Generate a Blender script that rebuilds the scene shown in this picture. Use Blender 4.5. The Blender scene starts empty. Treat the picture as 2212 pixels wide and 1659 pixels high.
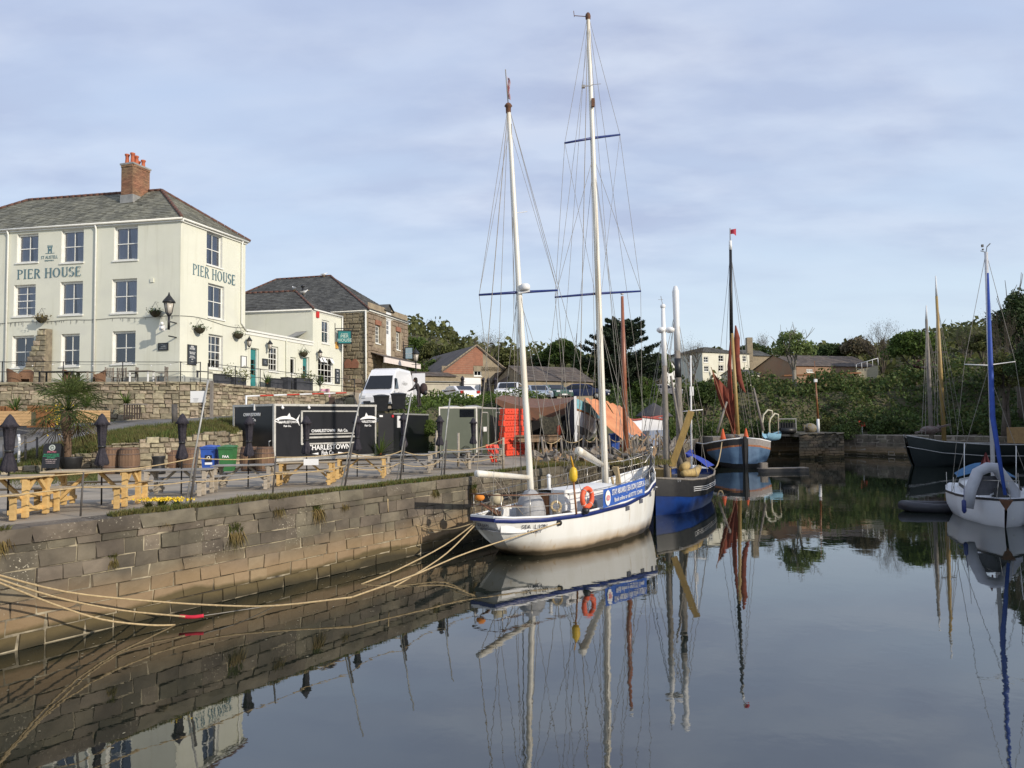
import bpy, math, random
import numpy as np
from mathutils import Vector, Matrix
R = random.Random(7)
NR = np.random.RandomState(11)
sc = bpy.context.scene
C = sc.collection
# ---------------------------------------------------------------- camera
FPX, CX, CY = 1598.0, 1106.0, 829.5
CAMZ = 3.85
PITCH, ROLL = math.radians(2.96), math.radians(0.74)
_f = Vector((0, math.cos(PITCH), math.sin(PITCH)))
_r0 = Vector((1, 0, 0)); _u0 = Vector((0, -math.sin(PITCH), math.cos(PITCH)))
_r = _r0 * math.cos(ROLL) - _u0 * math.sin(ROLL)
_u = _r0 * math.sin(ROLL) + _u0 * math.cos(ROLL)
cam_d = bpy.data.cameras.new('camera'); cam = bpy.data.objects.new('camera', cam_d); C.objects.link(cam)
cam_d.sensor_width = 36; cam_d.lens = 36 * FPX / 2212; cam_d.clip_end = 3000; cam_d.clip_start = 0.1
cm = Matrix(((_r.x, _u.x, -_f.x, 0), (_r.y, _u.y, -_f.y, 0), (_r.z, _u.z, -_f.z, CAMZ), (0, 0, 0, 1)))
cam.matrix_world = cm
sc.camera = cam
# ---------------------------------------------------------------- sky, sun, exposure
SUN_EL = 23.0
SUN_H = Vector((0.80, -0.60))                      # ground direction towards the sun
sund = Vector((SUN_H.x * math.cos(math.radians(SUN_EL)), SUN_H.y * math.cos(math.radians(SUN_EL)), math.sin(math.radians(SUN_EL))))
w = bpy.data.worlds.new('World'); sc.world = w; w.use_nodes = True
nt = w.node_tree; N = nt.nodes; L = nt.links
for n in list(N): N.remove(n)
out = N.new('ShaderNodeOutputWorld'); bg = N.new('ShaderNodeBackground'); bg.inputs[1].default_value = 0.1
sky = N.new('ShaderNodeTexSky'); sky.sky_type = 'NISHITA'; sky.sun_disc = False
sky.sun_elevation = math.radians(SUN_EL); sky.sun_rotation = math.atan2(sund.x, sund.y)
tc = N.new('ShaderNodeTexCoord'); sep = N.new('ShaderNodeSeparateXYZ'); L.new(tc.outputs['Generated'], sep.inputs[0])
ramp = N.new('ShaderNodeValToRGB'); L.new(sep.outputs[2], ramp.inputs[0])
cr = ramp.color_ramp; cr.elements[0].position = 0.0; cr.elements[0].color = (8.3, 9.3, 10.0, 1)
cr.elements[1].position = 0.62; cr.elements[1].color = (5.5, 6.4, 8.8, 1)
for p, c in ((0.12, (7.3, 8.7, 10.0)), (0.26, (6.4, 7.8, 9.9)), (0.42, (5.7, 6.9, 9.3))):
 e = cr.elements.new(p); e.color = (*c, 1)
# soft stretched cloud layer, laid out on a flat sheet high above
div = N.new('ShaderNodeVectorMath'); div.operation = 'DIVIDE'
zc = N.new('ShaderNodeMath'); zc.operation = 'ADD'; zc.inputs[1].default_value = 0.22
L.new(sep.outputs[2], zc.inputs[0]); cmb = N.new('ShaderNodeCombineXYZ')
for i in range(3): L.new(zc.outputs[0], cmb.inputs[i])
L.new(tc.outputs['Generated'], div.inputs[0]); L.new(cmb.outputs[0], div.inputs[1])
mp = N.new('ShaderNodeMapping'); mp.inputs['Rotation'].default_value = (0, 0, 0.5); mp.inputs['Scale'].default_value = (0.7, 1.3, 0.0)
L.new(div.outputs[0], mp.inputs[0])
no = N.new('ShaderNodeTexNoise'); no.inputs['Scale'].default_value = 1.5; no.inputs['Detail'].default_value = 8; no.inputs['Roughness'].default_value = 0.5
no.inputs['Distortion'].default_value = 0.25
L.new(mp.outputs[0], no.inputs['Vector'])
cr2 = N.new('ShaderNodeValToRGB'); L.new(no.outputs[0], cr2.inputs[0])
cr2.color_ramp.elements[0].position = 0.34; cr2.color_ramp.elements[1].position = 0.68
cr2.color_ramp.elements[0].color = (0, 0, 0, 1); cr2.color_ramp.elements[1].color = (1, 1, 1, 1)
hf = N.new('ShaderNodeMapRange'); hf.inputs[1].default_value = 0.06; hf.inputs[2].default_value = 0.3
L.new(sep.outputs[2], hf.inputs[0])
mul = N.new('ShaderNodeMath'); mul.operation = 'MULTIPLY'; L.new(cr2.outputs[0], mul.inputs[0]); L.new(hf.outputs[0], mul.inputs[1])
no2 = N.new('ShaderNodeTexNoise'); no2.inputs['Scale'].default_value = 4.5; no2.inputs['Detail'].default_value = 6; L.new(mp.outputs[0], no2.inputs['Vector'])
cc = N.new('ShaderNodeMix'); cc.data_type = 'RGBA'
cc.inputs[6].default_value = (5.1, 5.8, 7.9, 1); cc.inputs[7].default_value = (7.4, 8.1, 9.7, 1)
mr = N.new('ShaderNodeMapRange'); mr.inputs[1].default_value = 0.38; mr.inputs[2].default_value = 0.64; L.new(no2.outputs[0], mr.inputs[0])
L.new(mr.outputs[0], cc.inputs[0])
m1 = N.new('ShaderNodeMix'); m1.data_type = 'RGBA'; L.new(mul.outputs[0], m1.inputs[0]); L.new(ramp.outputs[0], m1.inputs[6]); L.new(cc.outputs[2], m1.inputs[7])
m2 = N.new('ShaderNodeMix'); m2.data_type = 'RGBA'; m2.inputs[0].default_value = 0.86
L.new(sky.outputs[0], m2.inputs[6]); L.new(m1.outputs[2], m2.inputs[7]); L.new(m2.outputs[2], bg.inputs[0]); L.new(bg.outputs[0], out.inputs[0])
sl = bpy.data.lights.new('sun', 'SUN'); sl.energy = 3.9; sl.angle = math.radians(0.6); sl.color = (1.0, 0.90, 0.77)
so = bpy.data.objects.new('sun', sl); C.objects.link(so); so.rotation_euler = sund.to_track_quat('Z', 'Y').to_euler(); so.location = (40, -40, 60)
sc.view_settings.view_transform = 'Standard'; sc.view_settings.look = 'None'; sc.view_settings.exposure = 0.0; sc.view_settings.gamma = 1
sc.view_settings.use_curve_mapping = False
sc.cycles.max_bounces = 6; sc.cycles.transparent_max_bounces = 12
# ---------------------------------------------------------------- helpers
def ray(x, y): return _f + _r * ((x - CX) / FPX) + _u * ((CY - y) / FPX)
def P(x, y, D):
 "point seen at pixel x,y (2212 wide picture) at depth D"
 d = ray(x, y); return Vector((0, 0, CAMZ)) + d * (D / d.y)
def G(x, y, z):
 d = ray(x, y); return Vector((0, 0, CAMZ)) + d * ((z - CAMZ) / d.z)
def XZ(x, D, z):
 "point at picture column x, depth D and height z"
 p = P(x, 900, D)
 for _ in range(3):
  y = 900 if _ == 0 else yy
  yy = CY - FPX * ((Vector((p.x, D, z - CAMZ)).dot(_u)) / (Vector((p.x, D, z - CAMZ)).dot(_f)))
  p = P(x, yy, D)
 return Vector((p.x, D, z))
MATS = {}
WM = {}
def mat(name, c, c2=None, sc_=6.0, rough=0.8, bump=0.0, bsc=None, metal=0.0, rnd=0.0, coord='Object', stretch=None, spec=0.5, det=5, lo=0.35, hi=0.65, hue=0.0, gen=False):
 if name in MATS: return MATS[name]
 m = bpy.data.materials.new(name); m.use_nodes = True; MATS[name] = m
 n = m.node_tree.nodes; l = m.node_tree.links; b = n['Principled BSDF']
 b.inputs['Roughness'].default_value = rough; b.inputs['Metallic'].default_value = metal
 b.inputs['Specular IOR Level'].default_value = spec
 t = n.new('ShaderNodeTexCoord'); src = t.outputs[coord] if coord != 'World' else n.new('ShaderNodeNewGeometry').outputs['Position']
 if stretch:
  mpp = n.new('ShaderNodeMapping'); mpp.inputs['Scale'].default_value = stretch; l.new(src, mpp.inputs[0]); src = mpp.outputs[0]
 col = None
 if c2 is None: c2 = tuple(v * 0.75 for v in c)
 nz = n.new('ShaderNodeTexNoise'); nz.inputs['Scale'].default_value = sc_; nz.inputs['Detail'].default_value = det; nz.inputs['Roughness'].default_value = 0.6
 l.new(src, nz.inputs['Vector'])
 mr_ = n.new('ShaderNodeMapRange'); mr_.inputs[1].default_value = lo; mr_.inputs[2].default_value = hi; l.new(nz.outputs[0], mr_.inputs[0])
 mx = n.new('ShaderNodeMix'); mx.data_type = 'RGBA'; mx.inputs[6].default_value = (*c, 1); mx.inputs[7].default_value = (*c2, 1)
 l.new(mr_.outputs[0], mx.inputs[0]); col = mx.outputs[2]
 if rnd or hue:
  oi = n.new('ShaderNodeObjectInfo'); hs = n.new('ShaderNodeHueSaturation')
  r1 = n.new('ShaderNodeMapRange'); r1.inputs[3].default_value = 1 - rnd; r1.inputs[4].default_value = 1 + rnd; l.new(oi.outputs['Random'], r1.inputs[0])
  l.new(r1.outputs[0], hs.inputs['Value'])
  if hue:
   mm = n.new('ShaderNodeMath'); mm.operation = 'MULTIPLY'; mm.inputs[1].default_value = 7.31; l.new(oi.outputs['Random'], mm.inputs[0])
   fr = n.new('ShaderNodeMath'); fr.operation = 'FRACT'; l.new(mm.outputs[0], fr.inputs[0])
   r2 = n.new('ShaderNodeMapRange'); r2.inputs[3].default_value = 0.5 - hue; r2.inputs[4].default_value = 0.5 + hue; l.new(fr.outputs[0], r2.inputs[0]); l.new(r2.outputs[0], hs.inputs['Hue'])
  l.new(col, hs.inputs['Color']); col = hs.outputs[0]
 l.new(col, b.inputs['Base Color'])
 if bump:
  bp = n.new('ShaderNodeBump'); bp.inputs['Strength'].default_value = bump; bp.inputs['Distance'].default_value = 0.03
  nb = n.new('ShaderNodeTexNoise'); nb.inputs['Scale'].default_value = bsc or sc_ * 4; nb.inputs['Detail'].default_value = 6; l.new(src, nb.inputs['Vector'])
  l.new(nb.outputs[0], bp.inputs['Height']); l.new(bp.outputs[0], b.inputs['Normal'])
 m['col'] = 1
 return m
def hook(m):
 n = m.node_tree.nodes; return n, m.node_tree.links, n['Principled BSDF']
def leafmat(name, c, c2, sc_=1.2, rnd=0.12, trans=0.35):
 m = mat(name, c, c2, sc_=sc_, rough=0.65, rnd=rnd, coord='World', spec=0.3)
 n, l, b = hook(m)
 # each leaf face its own value, through a random-per-island
 g = n.new('ShaderNodeNewGeometry'); hs = n.new('ShaderNodeHueSaturation')
 r1 = n.new('ShaderNodeMapRange'); r1.inputs[3].default_value = 0.6; r1.inputs[4].default_value = 1.45; l.new(g.outputs['Random Per Island'], r1.inputs[0])
 l.new(r1.outputs[0], hs.inputs['Value']); src = b.inputs['Base Color'].links[0].from_socket
 l.new(src, hs.inputs['Color']); l.new(hs.outputs[0], b.inputs['Base Color'])
 tr = n.new('ShaderNodeBsdfTranslucent'); l.new(hs.outputs[0], tr.inputs[0]); ms = n.new('ShaderNodeMixShader'); ms.inputs[0].default_value = trans
 o = n['Material Output']; l.new(b.outputs[0], ms.inputs[1]); l.new(tr.outputs[0], ms.inputs[2]); l.new(ms.outputs[0], o.inputs[0])
 return m
def tag(o, label=None, cat=None, group=None, kind=None):
 if label: o['label'] = label
 if cat: o['category'] = cat
 if group: o['group'] = group
 if kind: o['kind'] = kind
 return o
def T(name, label, cat, loc=(0, 0, 0), rz=0.0, group=None, parent=None):
 o = bpy.data.objects.new(name, None); C.objects.link(o); o.empty_display_size = 0.2
 o.location = loc; o.rotation_euler = (0, 0, rz)
 WM[o] = Matrix.Translation(Vector(loc)) @ Matrix.Rotation(rz, 4, 'Z')
 return tag(o, label, cat, group)
def link(name, me, m, parent=None, world=False, loc=None):
 o = bpy.data.objects.new(name, me); C.objects.link(o)
 if m is not None and len(me.materials) == 0: me.materials.append(m)
 if parent is not None:
  o.parent = parent
  pm = WM.get(parent, Matrix.Identity(4)); WM[o] = pm
  if world: me.transform(pm.inverted())
 else: WM[o] = Matrix.Identity(4)
 return o
def fast_mesh(name, v, f, uv=None):
 "v (n,3) array, f (m,k) index array"
 me = bpy.data.meshes.new(name); v = np.asarray(v, dtype=np.float32); f = np.asarray(f, dtype=np.int32)
 k = f.shape[1]; me.vertices.add(len(v)); me.vertices.foreach_set('co', v.ravel())
 me.loops.add(f.size); me.loops.foreach_set('vertex_index', f.ravel())
 me.polygons.add(len(f)); me.polygons.foreach_set('loop_start', np.arange(0, f.size, k, dtype=np.int32))
 try: me.polygons.foreach_set('loop_total', np.full(len(f), k, dtype=np.int32))
 except Exception: pass
 me.update(calc_edges=True); me.validate(); return me
class MB:
 def __init__(s): s.v = []; s.f = []; s.sm = []
 def add(s, vs, fs, smooth=False):
  b = len(s.v); s.v.extend(Vector(p) for p in vs); s.f.extend([tuple(i + b for i in f) for f in fs]); s.sm.extend([smooth] * len(fs)); return s
 def box(s, c, d, rz=0.0, M=None):
  x, y, z = (q / 2 for q in d); c = Vector(c)
  vs = [Vector((i * x, j * y, k * z)) for k in (-1, 1) for j in (-1, 1) for i in (-1, 1)]
  if M is None: M = Matrix.Rotation(rz, 3, 'Z')
  return s.add([c + M @ p for p in vs], [(0, 2, 3, 1), (4, 5, 7, 6), (0, 1, 5, 4), (1, 3, 7, 5), (3, 2, 6, 7), (2, 0, 4, 6)])
 def b2(s, x0, x1, y0, y1, z0, z1): return s.box(((x0 + x1) / 2, (y0 + y1) / 2, (z0 + z1) / 2), (abs(x1 - x0), abs(y1 - y0), abs(z1 - z0)))
 def beam(s, a, b, w_, h_=None, up=(0, 0, 1)):
  a = Vector(a); b = Vector(b); h_ = h_ or w_; d = b - a; ln = d.length
  if ln < 1e-6: return s
  d.normalize(); up = Vector(up)
  if abs(d.dot(up)) > 0.98: up = Vector((0, 1, 0))
  x = d.cross(up).normalized(); z = x.cross(d)
  return s.box((a + b) / 2, (w_, ln, h_), M=Matrix((x, d, z)).transposed())
 def tube(s, pts, r, n=6, cap=True, smooth=True):
  pts = [Vector(p) for p in pts]; k = len(pts); rr = r if isinstance(r, (list, tuple)) else [r] * k
  vs = []; fs = []; ref = None
  for i, p in enumerate(pts):
   d = (pts[min(i + 1, k - 1)] - pts[max(i - 1, 0)]).normalized()
   if ref is None:
    ref = Vector((0, 0, 1)) if abs(d.z) < 0.9 else Vector((0, 1, 0))
   x = d.cross(ref); x = x.normalized() if x.length > 1e-5 else Vector((1, 0, 0)); y = x.cross(d).normalized()
   for j in range(n):
    a = 2 * math.pi * j / n; vs.append(p + (x * math.cos(a) + y * math.sin(a)) * rr[i])
  for i in range(k - 1):
   for j in range(n):
    fs.append((i * n + j, i * n + (j + 1) % n, (i + 1) * n + (j + 1) % n, (i + 1) * n + j))
  if cap: fs.append(tuple(range(n))[::-1]); fs.append(tuple((k - 1) * n + j for j in range(n)))
  return s.add(vs, fs, smooth)
 def lathe(s, prof, n=12, c=(0, 0, 0), smooth=True, sx=1, sy=1):
  c = Vector(c); vs = []; fs = []; k = len(prof)
  for r_, z in prof:
   for j in range(n):
    a = 2 * math.pi * j / n; vs.append(c + Vector((r_ * math.cos(a) * sx, r_ * math.sin(a) * sy, z)))
  for i in range(k - 1):
   for j in range(n): fs.append((i * n + j, i * n + (j + 1) % n, (i + 1) * n + (j + 1) % n, (i + 1) * n + j))
  fs.append(tuple(range(n))[::-1]); fs.append(tuple((k - 1) * n + j for j in range(n)))
  return s.add(vs, fs, smooth)
 def grid(s, rows, smooth=True, close=False):
  "rows: list of equal-length point lists"
  n = len(rows[0]); vs = [p for r_ in rows for p in r_]; fs = []
  for i in range(len(rows) - 1):
   for j in range(n - 1 + (1 if close else 0)):
    fs.append((i * n + j, i * n + (j + 1) % n, (i + 1) * n + (j + 1) % n, (i + 1) * n + j))
  return s.add(vs, fs, smooth)
 def poly(s, pts): return s.add(pts, [tuple(range(len(pts)))])
 def prism(s, pts, d):
  "flat outline pts pushed along vector d"
  d = Vector(d); n = len(pts); vs = [Vector(p) for p in pts] + [Vector(p) + d for p in pts]
  return s.add(vs, [tuple(range(n))[::-1], tuple(range(n, 2 * n))] + [(i, (i + 1) % n, n + (i + 1) % n, n + i) for i in range(n)])
 def torus(s, c, R_, r_, n=20, m=8, M=None):
  M = M or Matrix.Identity(3); c = Vector(c); vs = []; fs = []
  for i in range(n):
   a = 2 * math.pi * i / n
   for j in range(m):
    b = 2 * math.pi * j / m; vs.append(c + M @ Vector(((R_ + r_ * math.cos(b)) * math.cos(a), (R_ + r_ * math.cos(b)) * math.sin(a), r_ * math.sin(b))))
  for i in range(n):
   for j in range(m): fs.append((i * m + j, ((i + 1) % n) * m + j, ((i + 1) % n) * m + (j + 1) % m, i * m + (j + 1) % m))
  return s.add(vs, fs, True)
 def ball(s, c, r_, n=10, m=6):
  rr = r_ if isinstance(r_, (tuple, list)) else (r_,) * 3; c = Vector(c)
  return s.grid([[c + Vector((rr[0] * math.sin(math.pi * i / m) * math.cos(2 * math.pi * j / n), rr[1] * math.sin(math.pi * i / m) * math.sin(2 * math.pi * j / n), rr[2] * math.cos(math.pi * i / m))) for j in range(n)] for i in range(m + 1)], True, True)
 def mesh(s, name='m'):
  me = bpy.data.meshes.new(name); me.from_pydata([tuple(p) for p in s.v], [], s.f); me.update()
  me.polygons.foreach_set('use_smooth', s.sm); return me
 def obj(s, name, m, parent=None, world=False, **k):
  o = link(name, s.mesh(name), m, parent, world)
  if k: tag(o, **k)
  return o
def sag(a, b, s_=0.2, n=8):
 a = Vector(a); b = Vector(b); return [a.lerp(b, i / n) - Vector((0, 0, s_ * 4 * (i / n) * (1 - i / n))) for i in range(n + 1)]
def copy_tree(o, parent=None):
 c = o.copy(); C.objects.link(c); c.parent = parent
 for ch in list(o.children): copy_tree(ch, c)
 return c
def text_mesh(txt, size, depth=0.006, bold=0.0, sx=1.0, align='CENTER'):
 cu = bpy.data.curves.new('lettering', 'FONT'); cu.body = txt; cu.size = size; cu.align_x = align; cu.align_y = 'CENTER'; cu.extrude = depth; cu.offset = bold; cu.resolution_u = 2
 o = bpy.data.objects.new('lettering', cu); me = bpy.data.meshes.new_from_object(o); bpy.data.objects.remove(o)
 if sx != 1.0:
  me.transform(Matrix.Diagonal((sx, 1, 1, 1)))
 return me
def text_on(txt, size, pos, udir, m, parent, bold=0.0, sx=1.0, align='CENTER', vdir=(0, 0, 1), name='lettering', depth=0.006):
 "lettering lying on a plane; udir = reading direction, vdir = up, normal = u x v"
 me = text_mesh(txt, size, depth, bold, sx, align); u = Vector(udir).normalized(); v = Vector(vdir).normalized(); nn = u.cross(v)
 me.transform(Matrix((( u.x, v.x, nn.x, pos[0]), (u.y, v.y, nn.y, pos[1]), (u.z, v.z, nn.z, pos[2]), (0, 0, 0, 1))))
 return link(name, me, m, parent, True)
SERIF = {  # serif capitals, strokes (x0,y0,x1,y1,width) on a unit cap height plus arcs (cx,cy,rx,ry,a0,a1,thick,thin)
 'P': (.62, [(.14, 0, .14, 1, .15)], [(.22, .74, .33, .22, -90, 90)], [(0, 0, .3), (0, 1, .2)], []),
 'I': (.36, [(.17, 0, .17, 1, .15)], [], [(0, 0, .34), (0, 1, .34)], []),
 'E': (.64, [(.14, 0, .14, 1, .15), (.14, .96, .56, .96, .07), (.14, .52, .44, .52, .06), (.14, .04, .58, .04, .07)], [], [], [(.55, .86, .1), (.57, .12, .14), (.43, .52, .16)]),
 'R': (.70, [(.14, 0, .14, 1, .15), (.34, .5, .62, .02, .14)], [(.22, .74, .31, .22, -90, 90)], [(0, 0, .28), (.54, 0, .18)], []),
 'H': (.80, [(.14, 0, .14, 1, .15), (.62, 0, .62, 1, .15), (.14, .52, .62, .52, .06)], [], [(0, 0, .28), (0, 1, .28), (.48, 0, .28), (.48, 1, .28)], []),
 'O': (.82, [], [(.38, .5, .32, .46, 0, 360)], [], []),
 'U': (.76, [(.16, .3, .16, 1, .15), (.6, .3, .6, 1, .08)], [(.38, .32, .22, .28, 180, 360)], [(.02, 1, .28), (.48, 1, .24)], []),
 'S': (.58, [], [(.28, .74, .2, .22, 30, 270), (.28, .27, .2, .23, -150, 90)], [], [(.47, .86, .14), (.08, .14, .14)]),
 ' ': (.34, [], [], [], []),
}
def serif_text(txt, h, pos, udir, m, parent, width=None, dz=0.012):
 u = Vector(udir).normalized(); v = Vector((0, 0, 1)); nn = u.cross(v); b = MB()
 tot = sum(SERIF[c][0] + .06 for c in txt); kx = (width / tot) if width else h
 x = -tot / 2
 def pt(a, c): return Vector(pos) + u * (a * kx) + v * ((c - 0.5) * h) + nn * dz
 cnt = [0]
 def quad(ps): cnt[0] += 1; e = nn * (0.0004 * cnt[0]); b.add([p + e for p in ps], [(0, 1, 2, 3)])
 for ch in txt:
  wd, st, ar, sr, vs = SERIF[ch]
  for (x0, y0, x1, y1, wt) in st:
   dx, dy = x1 - x0, y1 - y0; ln = math.hypot(dx, dy); px, py = -dy / ln * wt / 2, dx / ln * wt / 2
   quad([pt(x + x0 - px, y0 - py), pt(x + x1 - px, y1 - py), pt(x + x1 + px, y1 + py), pt(x + x0 + px, y0 + py)][::-1])
  for (cx, cy, rx, ry, a0, a1) in ar:
   n = 12
   for i in range(n):
    q = []
    for k in (0, 1):
     a = math.radians(a0 + (a1 - a0) * (i + k) / n); t = .04 + .045 * abs(math.cos(a)) * 1.0
     for s_ in (1, -1): q.append(pt(x + cx + math.cos(a) * (rx + s_ * t), cy + math.sin(a) * (ry + s_ * t * .6)))
    quad([q[0], q[2], q[3], q[1]])
  for (sx, sy, sw) in sr:
   y0, y1 = (sy, sy + .05) if sy < .5 else (sy - .05, sy)
   quad([pt(x + sx, y0), pt(x + sx + sw, y0), pt(x + sx + sw, y1), pt(x + sx, y1)])
  for (sx, sy, sh) in vs: quad([pt(x + sx - .03, sy - sh / 2), pt(x + sx + .03, sy - sh / 2), pt(x + sx + .03, sy + sh / 2), pt(x + sx - .03, sy + sh / 2)])
  x += wd + .06
 return b.obj('lettering', m, parent, True)
# irregular stone block meshes, shared by all stones of a kind
def stone_mesh(seed, m, round_=0.16, name='stone', puff=.08):
 r_ = random.Random(seed); vs = []; e = round_
 # unit block -0.5..0.5, front face at y=-0.5, bevelled on the front
 def j(a=.035): return r_.uniform(-a, a)
 back = [Vector((x + j(), .5, z + j())) for x, z in ((-.5, -.5), (.5, -.5), (.5, .5), (-.5, .5))]
 mid = [Vector((b_.x, -.28 + j(.05), b_.z)) for b_ in back]
 fr = [Vector((b_.x * (1 - e) + j(), -.5 + j(puff), b_.z * (1 - e * 1.4) + j())) for b_ in back]
 cen = Vector((j(.1), -.5 - puff + j(puff * .7), j(.1)))
 vs = back + mid + fr + [cen]; fs = []
 for a in (0, 4):
  for i in range(4): k = (i + 1) % 4; fs.append((a + i, a + k, a + 4 + k, a + 4 + i))
 for i in range(4): fs.append((8 + i, 8 + (i + 1) % 4, 12))
 me = bpy.data.meshes.new(name); me.from_pydata([tuple(p) for p in vs], [], fs); me.update(); me.materials.append(m); return me
def stones_on(parent, o, u, width, height, ms, cw=(.4, .8), chs=(.26, .36), depth=.22, proud=.03, joint=.02, limit=300, name='stone', taper=None, hole=None, key=None, zfun=None, rot=0.0, rubble=0.0):
 "lay blocks in courses on a wall face that starts at o and runs along u; top zfun(s) may vary"
 o = Vector(o); u = Vector(u).normalized(); nn = Vector((u.y, -u.x, 0)); ang = math.atan2(u.y, u.x); res = []
 z = 0.0; row = 0
 while z < height - .06:
  h = R.uniform(*chs)
  if z + h > height - .08: h = height - z
  s_ = -R.uniform(0, cw[0]) if not rubble else 0.0
  while s_ < width - .03:
   w_ = R.uniform(*cw)
   a, b = max(0, s_), min(width, s_ + w_)
   if width - b < cw[0] * .4: b = width
   s_ = b if b == width else s_ + w_
   if b - a < .06: continue
   z0, z1 = z, z + h
   if rubble: z0 += R.uniform(-rubble, rubble) * h; z1 += R.uniform(-rubble, rubble) * h; z0 = max(z0, 0)
   mid = (a + b) / 2
   if zfun:
    zt = zfun(mid)
    if z0 > zt - .05: continue
    z1 = min(z1, zt)
   z1 = min(z1, height)
   if hole and any(a < hx1 and b > hx0 and z0 < hz1 and z1 > hz0 for hx0, hx1, hz0, hz1 in hole): continue
   res.append((a, b, z0, z1))
  z += h; row += 1
 mats4 = ms
 items = []
 for (a, b, z0, z1) in res:
  pr = R.uniform(-.6, 1) * proud
  c = o + u * ((a + b) / 2) + Vector((0, 0, (z0 + z1) / 2)) + nn * (pr - depth / 2 + .02)
  items.append((c, (b - a - joint, depth, z1 - z0 - joint)))
 if key: items.sort(key=key)
 pm = WM.get(parent, Matrix.Identity(4)); inv = pm.inverted()
 for c, d in items[:limit]:
  st = bpy.data.objects.new(name, R.choice(mats4)); C.objects.link(st); st.parent = parent
  st.matrix_local = inv @ (Matrix.Translation(c) @ Matrix.Rotation(ang + R.uniform(-rot, rot), 4, 'Z') @ Matrix.Diagonal((d[0], d[1], d[2], 1)))
 rest = items[limit:]
 if rest:
  b = MB()
  for c, d in rest:
   me = R.choice(mats4); M_ = Matrix.Translation(c) @ Matrix.Rotation(ang, 4, 'Z') @ Matrix.Diagonal((d[0], d[1], d[2], 1))
   b.add([M_ @ v.co for v in me.vertices], [tuple(p.vertices) for p in me.polygons])
  b.obj('small_stones', ms[0].materials[0], parent, True, kind='stuff')
 return len(items)
def leaves(pts, nrm, size, var=0.5, asp=0.6, seed=3):
 "one quad per point"
 rs = np.random.RandomState(seed); n = len(pts); pts = np.asarray(pts, float)
 a = rs.normal(size=(n, 3));
 if nrm is not None: a = a * 0.8 + np.asarray(nrm) * 0.9
 a /= np.linalg.norm(a, axis=1)[:, None] + 1e-9
 b = np.cross(a, rs.normal(size=(n, 3))); b /= np.linalg.norm(b, axis=1)[:, None] + 1e-9; c = np.cross(a, b)
 s_ = (size * (1 - var / 2 + var * rs.rand(n)))[:, None]
 b *= s_ / 2; c *= s_ * asp / 2
 v = np.stack([pts - b, pts - c * 1.0 + b * .1, pts + b, pts + c * 1.0 + b * .1], axis=1).reshape(-1, 3)
 f = np.arange(4 * n).reshape(n, 4); return v, f
# ---------------------------------------------------------------- materials
M_WATER = mat('harbour_water', (.012, .017, .012), (.009, .012, .009), sc_=.3, rough=.012, coord='World')
n, l, b = hook(M_WATER); b.inputs['IOR'].default_value = 2.3
_p = n.new('ShaderNodeNewGeometry'); _h = []
for scl, st in ((0.9, 1.0), (5.0, .16)):
 q = n.new('ShaderNodeTexNoise'); q.inputs['Scale'].default_value = scl; q.inputs['Detail'].default_value = 3; l.new(_p.outputs['Position'], q.inputs['Vector'])
 k = n.new('ShaderNodeMath'); k.operation = 'MULTIPLY'; k.inputs[1].default_value = st; l.new(q.outputs[0], k.inputs[0]); _h.append(k)
ad = n.new('ShaderNodeMath'); ad.operation = 'ADD'; l.new(_h[0].outputs[0], ad.inputs[0]); l.new(_h[1].outputs[0], ad.inputs[1])
# calmer and livelier patches
q = n.new('ShaderNodeTexNoise'); q.inputs['Scale'].default_value = .09; l.new(_p.outputs['Position'], q.inputs['Vector'])
k = n.new('ShaderNodeMapRange'); k.inputs[1].default_value = .4; k.inputs[2].default_value = .65; k.inputs[3].default_value = .35; k.inputs[4].default_value = 1.0; l.new(q.outputs[0], k.inputs[0])
bp = n.new('ShaderNodeBump'); bp.inputs['Distance'].default_value = .0055; l.new(ad.outputs[0], bp.inputs['Height']); l.new(k.outputs[0], bp.inputs['Strength']); l.new(bp.outputs[0], b.inputs['Normal'])
M_PAVE = mat('quay_paving', (.36, .31, .24), (.25, .215, .165), sc_=.9, rough=.9, bump=.25, bsc=9, coord='World')
M_MUD = mat('harbour_bed', (.05, .045, .035), rough=.9)
M_ROAD = mat('tarmac', (.19, .185, .18), (.13, .13, .125), sc_=.8, rough=.9, bump=.15, bsc=14, coord='World')
M_EARTH = mat('earth', (.12, .10, .06), (.07, .08, .035), sc_=1.4, rough=.95, bump=.4, coord='World')
M_GRASSG = mat('turf', (.07, .10, .025), (.14, .12, .05), sc_=1.1, rough=.95, bump=.5, coord='World')
M_MORTAR = mat('mortar', (.26, .22, .155), (.13, .11, .08), sc_=3, rough=.95, bump=.5, coord='World')
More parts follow.
